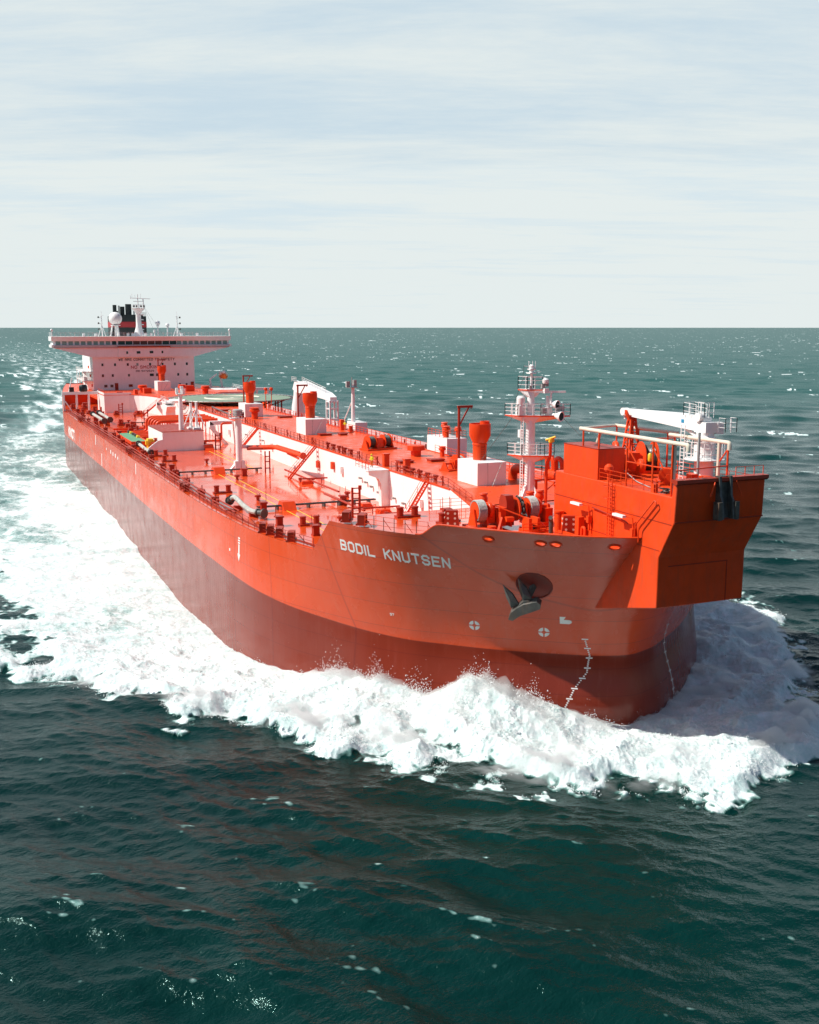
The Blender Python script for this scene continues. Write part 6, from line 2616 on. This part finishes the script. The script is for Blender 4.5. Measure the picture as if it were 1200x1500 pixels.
mb.box(-56, -27, 9.2, 27.0 - 12.5, ZF - .25, ZF - .02)
part(mb, 'port_side_walkway', M_red)
# forecastle rails
mb = MB()
pts = [hull_point(i, 18.0) for i in range(NU) if -20.9 < hull_point(i, 18.0).x < -14.0]
pts = [Vector((p.x, p.y + .3, ZF + .15)) for p in pts]
pp = [pts[0]]
for p in pts[1:]:
    if (p - pp[-1]).length > 1.15:
        pp.append(p)
rail_bars(mb, pp, 1.25, 1.2, .035, rows=3)
for p in pp[::2]:
    mb.bar(p + Vector((0, 0, 1.0)), p + Vector((.1, .7, 0)), .05)
part(mb, 'forecastle_railing', M_red, label='thin red railing above the ship name')
for ra, rb in (((-26.8, -6.6, ZF), (-26.8, -11.5, ZF)), ((-26.6, -17.5, ZF), (-25.0, -22.0, ZF))):
    part(rail_bars(MB(), [ra, rb], 1.1, 1.4, .035), 'break_railing', M_red)

# ------------------------------------------------------------------ bridge and accommodation
XB = -262.0
HW = 15.3
ZSH = 27.4            # shoulder where the wings begin
mb = MB()
mb.box(XB - 26, XB, -HW, HW, ZA + .2, ZSH)
acc = part(mb, 'deckhouse', M_white, ship, 'white accommodation block with rows of small square windows')
# tapering wing roots and wings
mb = MB()
poly = [(-26.3, 30.25), (-HW - .0, ZSH), (-HW + .6, ZSH - .02), (HW - .6, ZSH - .02), (HW, ZSH), (26.3, 30.25), (26.3, 30.7), (-26.3, 30.7)]
mb.prism(poly, 'yz', XB - 6.5, XB + .6)
part(mb, 'wing_support', M_white, acc)
mb = MB()
mb.prism([(XB - 8, 30.7), (XB + .9, 30.7), (XB + 1.0, 31.05), (XB - 8, 31.05)], 'xz', -26.6, 26.6)
part(mb, 'bridge_wing_sill', paint('sill_blue_shade', (.40, .48, .56), .5), acc)  # blue-grey tint carries the shade of the recess below the windows
mb = MB()
mb.box(XB - 7.8, XB + .25, -26.4, 26.4, 31.06, 32.3)
whl = part(mb, 'wheelhouse', M_white, acc)
mb = MB()
mb.prism([(XB - 8.2, 32.3), (XB + .75, 32.3), (XB + 1.3, 33.62), (XB - 8.2, 33.62)], 'xz', -26.9, 26.9)
part(mb, 'bridge_roof_band', M_white, acc)
mb = MB()
mb.box(XB - 7, XB + 1.7, -26.95, -26.4, 30.4, 31.2)
mb.box(XB - 7, XB + 1.7, 26.4, 26.95, 30.4, 31.2)
part(mb, 'wing_end', M_white, acc)
# centre bay under the bridge
mb = MB()
mb.box(XB - .5, XB + 1.1, -7.7, 7.7, ZSH + .0, 30.3)
part(mb, 'centre_bay', M_white, acc)
mb = MB()
mb.prism([(XB + .9, 30.7), (XB + 1.55, 30.3), (XB + 1.1, 30.29), (XB + .6, 30.3)], 'xz', -7.9, 7.9)
part(mb, 'bay_roof', M_red, acc)
mb = MB()
mb.box(XB + .62, XB + .9, -26.3, 26.3, 30.2, 30.32)
part(mb, 'wing_red_edge', M_red, acc)


def win(x, y, z, w, h, mat, nm='window'):
    m = MB()
    m.box(x - .05, x + .035, y - w / 2 - .09, y + w / 2 + .09, z - h / 2 - .09, z + h / 2 + .09)
    o = part(m, nm, M_white, acc, smooth=0)
    m = MB()
    m.box(x - .05, x + .05, y - w / 2, y + w / 2, z - h / 2, z + h / 2)
    # the pane belongs to the same sub-part
    me = o.data
    me.materials.append(mat)
    n0 = len(me.vertices)
    bm = bmesh.new()
    bm.from_mesh(me)
    vs = [bm.verts.new(v) for v in m.v]
    for f in m.f:
        bm.faces.new([vs[i] for i in f]).material_index = 1
    bm.to_mesh(me)
    bm.free()
    return o


for y, z, w in ((-5.2, 28.75, .55), (-1.8, 28.8, 1.1), (2.1, 28.85, 1.1), (5.4, 28.85, .55)):
    win(XB + 1.1, y, z, w, .75, M_glass)
for y in (-12.5, -8.8, -5.0, -2.1, 1.7, 5.5, 9.3, 13.0):
    win(XB, y, 25.15, .6, .8, M_glass if y != -2.1 else M_glassl)
for y, w in ((-12.5, .6), (-9.6, .6), (-4.8, .6), (2.1, 1.2), (4.0, 1.2), (10.2, .6), (13.0, .6)):
    win(XB, y, 21.9, w, .8, M_glass)
for y, w, m_ in ((-11.8, .9, M_glass), (-10.0, .9, M_glass), (-4.4, 1.2, M_glassr), (10.6, .6, M_glass), (12.7, .6, M_glass)):
    win(XB, y, 18.75, w, .8, m_)
for y in (-8.6, 14.5):
    mb = MB()
    mb.box(XB, XB + .06, y - .5, y + .5, ZA + .25, ZA + 2.3)
    part(mb, 'red_door', M_redk, acc)
# wheelhouse windows
k = 0
y = -25.6
while y < 25.6:
    w = 1.25 if abs(y) > 8 else 2.0
    g = .55 if abs(y) > 8 else .22
    yc = y + w / 2
    mat = M_glassl if abs(yc) > 9 else (M_glass if (yc < -4 or yc > 6) else M_glassr)
    mb = MB()
    mb.box(XB + .2, XB + .31, yc - w / 2, yc + w / 2, 31.15, 32.2)
    part(mb, 'bridge_window', mat, acc, smooth=0)
    y += w + g


def wall_text(txt, y0, z0, h, mat, name, x=XB, **kw):
    mb = MB()

    def f(u, v):
        return Vector((x, y0 + u, z0 + v)), Vector((1, 0, 0))
    w = text_quads(txt, h, **kw)[1]
    text_mesh(mb, txt, h, f, 0.03, **kw)
    part(mb, name, mat, acc, smooth=0)


wall_text('WE ARE COMMITTED TO SAFETY', -7.6, 26.25, .78, M_lettk, 'safety_slogan', wfac=.60, stroke=.17, gap=.30, space=.55)
wall_text('NO SMOKING', -4.0, 23.85, .95, M_lettr, 'smoking_notice', wfac=.70, stroke=.17, gap=.42, space=.7)
wall_text('IMO 9472529', -2.6, 22.85, .55, M_lettk, 'number_plate', wfac=.66, stroke=.18, gap=.36, space=.6)

# starboard side stairs and galleries
mb = MB()
for z in (ZA + 2.9, ZA + 5.6):
    mb.box(XB - 24, XB - 1, -HW - 2.4, -HW, z, z + .15)
    rail_bars(mb, [(XB - 1, -HW - 2.3, z + .15), (XB - 24, -HW - 2.3, z + .15)], 1.1, 1.6, .05)
    rail_bars(mb, [(XB - 1, -HW - 2.3, z + .15), (XB - 1, -HW, z + .15)], 1.1, 1.2, .05)
    mb.prism([(XB - 4, z - 2.6), (XB - 3.4, z - 2.6), (XB - 8.4, z + .1), (XB - 9, z + .1)], 'xz', -HW - 2.2, -HW - 1.2)
    for x in (-2, -9, -16, -23):
        mb.bar((XB + x, -HW - 2.2, z - 2.8), (XB + x, -HW - 2.2, z), .16)
part(mb, 'side_gallery', M_white, acc)
mb = MB()
for z, x in ((ZA + 1.2, -3), (ZA + 4, -6), (ZA + 6.5, -10)):
    mb.box(XB + x - .5, XB + x + .5, -HW - .3, -HW - .02, z, z + .8)
part(mb, 'side_locker', M_red, acc)
# railing and gear on the bridge roof
mb = MB()
rail_bars(mb, [(XB + 1.0, -26.7, 33.62), (XB + 1.0, 26.7, 33.62)], 1.2, 1.3, .05, pr=.07)
rail_bars(mb, [(XB - 7.8, -26.7, 33.62), (XB + 1.0, -26.7, 33.62)], 1.2, 1.3, .05)
part(mb, 'bridge_roof_railing', M_white, acc)
for s in (-1, 1):
    mb = MB()
    mb.tube([(XB + .6, 26.6 * s, 33.6), (XB + .6, 26.6 * s, 35.1)], .16, 8)
    mb.sphere((XB + .6, 26.6 * s, 35.5), .42, 12)
    part(mb, 'wing_light', M_white, acc)
XT = XB - 6
mb = MB()
for k in range(3):
    a = k * 2.094 + .5
    mb.tube([(XT + 1.6 * math.cos(a), -7.2 + 1.6 * math.sin(a), 33.6), (XT + .9 * math.cos(a), -7.2 + .9 * math.sin(a), 37.0)], .24, 6)
mb.lathe((XT, -7.2, 36.8), [(1.5, 0), (1.5, .2)], 14)
mb.box(XT - .3, XT + .3, -7.5, -6.9, 33.6, 37)
o = part(mb, 'radome_stand', M_white, acc)
mb = MB()
mb.sphere((XT, -7.2, 38.95), 2.0, 24)
part(mb, 'radome', M_white, acc)
for (y, z, r) in ((5.6, 37.6, .8), (8.6, 37.0, .62), (4.6, 35.4, .4)):
    mb = MB()
    mb.tube([(XT, y, 33.6), (XT, y, z - r)], .2, 8)
    mb.lathe((XT, y, z - r - .2), [(.5, 0), (.5, .25)], 10)
    mb.sphere((XT, y, z), r, 16)
    part(mb, 'satellite_dome', M_white, acc)
for s, y in ((-1, -11.3), (1, 11.6)):
    mb = MB()
    mb.tube([(XT, y, 33.6), (XT, y, 39.8)], [.2, .12], 8)
    for a in (-1.1, 1.1):
        mb.tube([(XT - .4, y + a, 33.6), (XT, y, 37)], .11, 6)
    mb.tube([(XT + 1.3, y, 33.6), (XT, y, 36.5)], .1, 6)
    mb.bar((XT, y - .5, 39.6), (XT, y + .6, 39.9), .07)
    mb.bar((XT, y, 39.8), (XT, y, 41.2), .05)
    o = part(mb, 'signal_mast', M_white, acc)
    mb = MB()
    for z in (39.2, 37.4, 35.6):
        mb.bar((XT, y, z - .1), (XT, y + s * .9, z + .1), .07)
        mb.lathe((XT, y + s * .95, z - .1), [(.2, 0), (.25, .15), (.25, .4), (.1, .55)], 8)
    part(mb, 'mast_lantern', M_dark, acc)
# radar mast
mb = MB()
mb.lathe((XT, -.2, 33.6), [(1.9, 0), (1.5, .8), (.95, 2.6), (.85, 3.2), (.78, 6.6), (1.0, 7.3), (2.0, 8.3), (2.1, 8.5), (1.9, 8.6)], 12)
rail_bars(mb, [(XT + 1.9, -2.0, 42.2), (XT + 1.9, 1.6, 42.2), (XT - 1.5, 1.6, 42.2), (XT - 1.5, -2.0, 42.2), (XT + 1.9, -2.0, 42.2)], 1.0, .8, .06)
mb.tube([(XT, -.2, 42), (XT, -.2, 46.4)], [.22, .1], 8)
mb.tube([(XT, 1.4, 42), (XT, 1.4, 44.9)], .2, 8)
mb.bar((XT, -2.4, 45.2), (XT, 3.6, 45.0), .14)
mb.bar((XT + .3, -1.6, 44.2), (XT + .3, 1.2, 44.2), .16)
for y, z in ((-1.9, 46.5), (.7, 46.6), (-1.0, 46.2)):
    mb.bar((XT, y, 45.1), (XT, y, z), .06)
mb.bar((XT, -2.4, 45), (XT, -2.4, 45.9), .1)
for z in (35.5, 37, 38.5, 40):
    mb.box(XT - .2, XT + .4, .6, 1.3, z, z + .3)
part(mb, 'radar_mast', M_white, acc)
mb = MB()
for y in (-1.7, -.9, .4, 1.3):
    mb.box(XT + 1.5, XT + 2.0, y - .2, y + .2, 42.4, 43.0)
part(mb, 'mast_lantern', M_dark, acc)
mb = MB()
for y in (7.5, 5.2):
    mb.bar((XT, 1.6, 42.6), (XT - 1, y, 33.7), .035)
mb.bar((XT, -2.0, 42.4), (XT - 1, -9.5, 33.7), .035)
part(mb, 'mast_stay', M_dark, acc)
# lattice of small fittings on the roof
mb = MB()
for y in (-3.8, -2.4, 1.5, 3.2, 12.6, -13.4, 17.5, -17):
    mb.box(XT + 1.2, XT + 1.9, y - .35, y + .35, 33.62, 34.5)
part(mb, 'roof_locker', M_white, acc)
# funnel with uptakes
XF = -288.0
mb = MB()
mb.box(XF - 8, XF, -5.6, 5.6, ZSH, 36.5)
fun = part(mb, 'funnel', M_black, ship, 'black funnel casing with a broad red band and upright uptake pipes')
mb = MB()
mb.box(XF - 8.05, XF + .05, -5.65, 5.65, 36.3, 38.1)
part(mb, 'funnel_band', M_fred, fun)
mb = MB()
mb.box(XF - 8, XF, -5.6, 5.6, 38.1, 39.9)
mb.box(XF - 8, XF, -1.6, 4.6, 39.9, 40.4)
part(mb, 'funnel_top', M_black, fun)
for (y, r, h, x) in ((-4.1, .62, 43.5, -2), (-1.6, .75, 43.0, -2.5), (.3, 1.0, 43.8, -2), (3.2, .6, 42.2, -2.4), (-3.0, .35, 41.6, -4)):
    mb = MB()
    mb.tube([(XF + x, y, 38.5), (XF + x, y, h)], r, 14)
    part(mb, 'uptake_pipe', M_black, fun)
mb = MB()
mb.tube([(XF - 1, -2.9, 39), (XF - 1, -2.9, 43.3)], .28, 8)
mb.tube([(XF - 1, 1.9, 39), (XF - 1, 1.9, 41.9)], .22, 8)
rail_bars(mb, [(XF, 3.6, 39.9), (XF, 5.6, 39.9), (XF - 7, 5.6, 39.9)], 1.2, 1.1, .07)
part(mb, 'uptake_silencer', M_steel, fun)
mb = MB()
mb.box(XB - 40, XB - 26, -9, 9, ZA + .2, ZSH)
part(mb, 'engine_casing', M_white, ship)
# port side of the poop: boat deck front
mb = MB()
mb.box(-258, -240, 19.0, 26.0, ZA - .6, ZA + .4)
part(mb, 'boat_deck', M_white)
mb = MB()
rail_bars(mb, [(-240, 19, ZA + .4), (-240, 26, ZA + .4), (-258, 26, ZA + .4)], 1.2, 1.5, .06)
part(mb, 'boat_deck_railing', M_white)
mb = MB()
for y in (20.5, 24.0):
    mb.bar((-262, y, ZA + .3), (-262, y - .4, 20.2), .5)
    mb.bar((-262, y - .4, 20.2), (-262, y + 1.8, 21.8), .4)
part(mb, 'boat_davit', M_white)
# starboard aft: small fittings on the poop front
mb = MB()
mb.lathe((-223.6, -22.8, ZG + .4), [(.9, 0), (1.1, .3), (1.1, 1.3), (.8, 1.8)], 12)
mb.box(-224.1, -223.1, -26.4, -25.2, ZG + .35, ZG + 1.6)
part(mb, 'covered_winch', M_black)
mb = MB()
mb.tube([(-223.6, -26.5, ZG + .3), (-223.6, -25.6, ZG + 4.0)], .14, 6)
part(mb, 'whip_aerial', M_white)
mb = MB()
rail_bars(mb, [(-213.2, -18.7, ZT + .1), (-213.2, -9, ZT + .1)], 1.1, 1.3, .05)
rail_bars(mb, [(-213.2, -18.7, ZT + .1), (-225.8, -18.7, ZT + .1)], 1.1, 1.6, .05)
part(mb, 'bulkhead_railing', M_red)
mb = MB()
mb.box(-213.1, -212.9, -18.95, -12.0, ZT + .05, ZT + .6)
mb.box(-226, -213.1, -18.97, -18.8, ZT + .05, ZT + .6)
part(mb, 'bulkhead_coaming', M_wall)
mb = MB()
mb.box(-217, -214.5, -10.8, -10.0, ZT, ZT + 1.2)
mb.box(-219, -217, -8, -6, ZT, ZT + 1.4)
mb.box(-216, -214, -15.5, -14, ZT, ZT + .8)
mb.box(-224, -222, 4, 6.5, ZT, ZT + 1.6)
part(mb, 'deck_locker', M_red)

# ------------------------------------------------------------------ anchor (hangs in its pocket)
M_anchor = paint('anchor_steel', (0.065, 0.068, 0.062), 0.42, 0.5, 0.4, (0.30, 0.13, 0.05), 0.5, scale=1.6)
P, n = POCKET
anc = empty('anchor', tuple(P + n * .35))
anc.scale = (.9, .9, .9)
tag(anc, 'dark rust streaked ship anchor with two pointed flukes hanging at the bow pocket', 'anchor')
a = Vector((0, 0, 1)).cross(n).normalized()          # along the shell, towards the stern or bow
if a.y > 0:
    a = -a                                          # a points aft/starboard = left in view
u = Vector((0, 0, 1))
Z3 = Vector((0, 0, 0))


def loc_poly(mb, poly, d0, d1):
    """poly in (left, up) extruded along the normal"""
    k = len(poly)
    top = [a * p + u * q + n * d1 for p, q in poly]
    bot = [a * p + u * q + n * d0 for p, q in poly]
    mb.add(bot + top, [tuple(range(k))[::-1], tuple(range(k, 2 * k))] + [(i, (i + 1) % k, k + (i + 1) % k, k + i) for i in range(k)])


def fluke(mb, base, tip, w, d0, d1):
    b, t = Vector(base), Vector(tip)
    dv = (t - b)
    p = Vector((-dv.y, dv.x)).normalized()
    pts = [b - p * w, b + dv * .45 - p * w * .95, t, b + dv * .45 + p * w * .75, b + p * w]
    mid = b + dv * .4
    k = len(pts)
    back = [a * q.x + u * q.y + n * (d0 + (.45 if i == 2 else 0)) for i, q in enumerate(pts)]
    front = [a * q.x + u * q.y + n * (d0 + (.5 if i == 2 else .22)) for i, q in enumerate(pts)]
    ridge = a * mid.x + u * mid.y + n * d1
    mb.add(back + front + [ridge], [tuple(range(k))[::-1]] + [(i, (i + 1) % k, k + (i + 1) % k, k + i) for i in range(k)] + [(k + i, k + (i + 1) % k, 2 * k) for i in range(k)])


mb = MB()
# crown: a heavy block running down-left to right
loc_poly(mb, [(2.35, -2.75), (2.1, -2.05), (1.5, -1.55), (.9, -1.15), (.2, -.95), (-.45, -.75), (-.85, -1.05), (-.8, -1.45), (.1, -1.85), (1.2, -2.3), (1.9, -2.85)], .1, .8)
loc_poly(mb, [(1.6, -1.7), (.9, -.9), (.3, -.75), (.2, -1.3), (.9, -1.9)], .0, .62)
o = mb.build('anchor_crown', M_anchor, anc, 30)
mb = MB()
fluke(mb, (1.75, -1.6), (2.95, .7), .42, .25, .85)
mb.build('fluke', M_anchor, anc, 20)
mb = MB()
fluke(mb, (.5, -.9), (1.45, 1.5), .46, .25, .9)
mb.build('fluke', M_anchor, anc, 20)
mb = MB()
mb.bar(a * .7 + u * -1.2 + n * .3, a * -.1 + u * .2 + n * -.75, .42, .5)
mb.build('shank', M_anchor, anc, 20)

# ------------------------------------------------------------------ lifeboat
lb = empty('lifeboat', (-262, 24.4, 21.0))
tag(lb, 'small orange and white lifeboat on the davits beside the bridge block', 'lifeboat')
mb = MB()
secs = []
L_, nst = 6.4, 13
vs, fs = [], []
for i in range(nst):
    t = i / (nst - 1) * 2 - 1
    w = 1.25 * (1 - abs(t) ** 3) + .04
    y0 = t * L_ / 2
    ring = [(0, -.85 * (1 - .5 * t ** 2)), (.75 * w, -.55), (w, .1), (.95 * w, .5), (.5 * w, 1.15 * (1 - .4 * t * t)), (0, 1.3 * (1 - .4 * t * t))]
    ring = ring + [(-p, q) for p, q in ring[-2:0:-1]]
    vs += [(y0, p, q) for p, q in ring]
m_ = 10
for i in range(nst - 1):
    for k in range(m_):
        fs.append((i * m_ + k, i * m_ + (k + 1) % m_, (i + 1) * m_ + (k + 1) % m_, (i + 1) * m_ + k))
fs += [tuple(range(m_)), tuple((nst - 1) * m_ + k for k in range(m_))[::-1]]
mb.add(vs, fs)
mb.build('boat_hull', M_orange, lb, 50)
mb = MB()
mb.box(-2.4, .6, -.9, .9, .7, 1.5)
mb.lathe((1.4, 0, 1.0), [(.6, 0), (.65, .5), (.4, .85)], 12)
mb.build('boat_canopy', M_white, lb, 30)


# ------------------------------------------------------------------ crew
def person(loc, rz, label, coat, helmet, lean=0.0):
    root = empty('person', loc, rz)
    tag(root, label, 'person')
    J = {}
    vs, es, rad = [], [], []

    def jv(name, p, r):
        J[name] = len(vs)
        vs.append(p)
        rad.append(r)

    def e(x, y):
        es.append((J[x], J[y]))
    jv('pelvis', (0, 0, .92), .15)
    jv('waist', (0.01, 0, 1.08), .14)
    jv('chest', (0.0, 0, 1.30), .17)
    jv('neck', (0.0, 0, 1.47), .07)
    jv('head0', (0.02, 0, 1.56), .085)
    jv('head1', (0.03, 0, 1.66), .10)
    jv('head2', (0.02, 0, 1.73), .075)
    for x, y in (('pelvis', 'waist'), ('waist', 'chest'), ('chest', 'neck'), ('neck', 'head0'), ('head0', 'head1'), ('head1', 'head2')):
        e(x, y)
    for s, q in ((1, 'L'), (-1, 'R')):
        jv('hip' + q, (0, .10 * s, .86), .10)
        jv('knee' + q, (.03 * s, .12 * s, .48), .07)
        jv('ank' + q, (-.02, .13 * s, .09), .05)
        jv('toe' + q, (.15, .15 * s, .04), .045)
        for x, y in (('pelvis', 'hip' + q), ('hip' + q, 'knee' + q), ('knee' + q, 'ank' + q), ('ank' + q, 'toe' + q)):
            e(x, y)
        jv('sh' + q, (0, .19 * s, 1.38), .075)
        jv('elb' + q, (-.02 + lean * .1, .27 * s, 1.12), .055)
        jv('wri' + q, (.18 + lean * .2, .22 * s, .98 + lean * .12), .038)
        jv('palm' + q, (.25 + lean * .2, .21 * s, .96 + lean * .12), .036)
        for x, y in (('chest', 'sh' + q), ('sh' + q, 'elb' + q), ('elb' + q, 'wri' + q), ('wri' + q, 'palm' + q)):
            e(x, y)
        for k in range(4):
            o_ = (k - 1.5) * .019
            ln = (.075, .085, .08, .065)[k]
            jv('f%d%s' % (k, q), (.29 + lean * .2, .21 * s + o_, .955 + lean * .12), .0095)
            jv('g%d%s' % (k, q), (.29 + ln * .8 + lean * .2, .21 * s + o_, .93 + lean * .12), .008)
            e('palm' + q, 'f%d%s' % (k, q))
            e('f%d%s' % (k, q), 'g%d%s' % (k, q))
        jv('t' + q, (.25 + lean * .2, .21 * s - .045 * s, .97 + lean * .12), .011)
        jv('u' + q, (.29 + lean * .2, .21 * s - .06 * s, .965 + lean * .12), .009)
        e('palm' + q, 't' + q)
        e('t' + q, 'u' + q)
    jv('nose', (.135, 0, 1.645), .018)
    e('head1', 'nose')
    me = bpy.data.meshes.new('body')
    me.from_pydata(vs, es, [])
    ob = bpy.data.objects.new('body_skeleton', me)
    COL.objects.link(ob)
    md = ob.modifiers.new('skin', 'SKIN')
    for i, r in enumerate(rad):
        me.skin_vertices[0].data[i].radius = (r, r)
    me.skin_vertices[0].data[0].use_root = True
    sb = ob.modifiers.new('sub', 'SUBSURF')
    sb.levels = 1
    sb.render_levels = 1
    dg = bpy.context.evaluated_depsgraph_get()
    m2 = bpy.data.meshes.new_from_object(ob.evaluated_get(dg))
    bpy.data.objects.remove(ob)
    m2.name = 'body'
    m2.materials.clear()
    for mm in (M_skin, coat, M_boot, M_cloth):
        m2.materials.append(mm)
    for p in m2.polygons:
        c = p.center
        idx = 0
        if c.z < .14:
            idx = 2
        elif c.z < .98 and abs(c.y) < .2 and c.x < .17:
            idx = 3
        elif c.z < 1.46 and not (c.x > .2):
            idx = 1
        p.material_index = idx
        p.use_smooth = True
    b = bpy.data.objects.new('body', m2)
    COL.objects.link(b)
    b.parent = root
    mb = MB()
    mb.lathe((0.02, 0, 1.67), [(.15, -.005), (.155, .01), (.128, .02), (.12, .07), (.09, .115), (.03, .135)], 16)
    mb.build('helmet', helmet, root, 40)
    mb = MB()
    for s in (-1, 1):
        mb.sphere((.118, .035 * s, 1.672), .012, 6)
    mb.box(.112, .122, -.03, .03, 1.602, 1.61)
    mb.build('face_features', M_boot, root, 40)
    root.scale = (.95, .95, .95)
    return root


p1 = person((-52.3, -7.8, ZT + .06), R_(-60), 'crew member in yellow jacket and orange trousers standing on the small trunk wall platform', M_hiviz, M_hiviz)
p2 = person((-99.5, 5.9, ZT), R_(-40), 'crew member in yellow jacket at the far rail beside the slender white light mast', M_hiviz, M_yellow, 1.0)
p3 = person((-131.5, -7.2 + 1.2, ZT), R_(-90), 'crew member in yellow jacket at the trunk railing above the white portal bracket', M_hiviz, M_yellow, 1.0)
for p_ in (p1, p2, p3):
    p_['group'] = 'crew on the tanker deck'
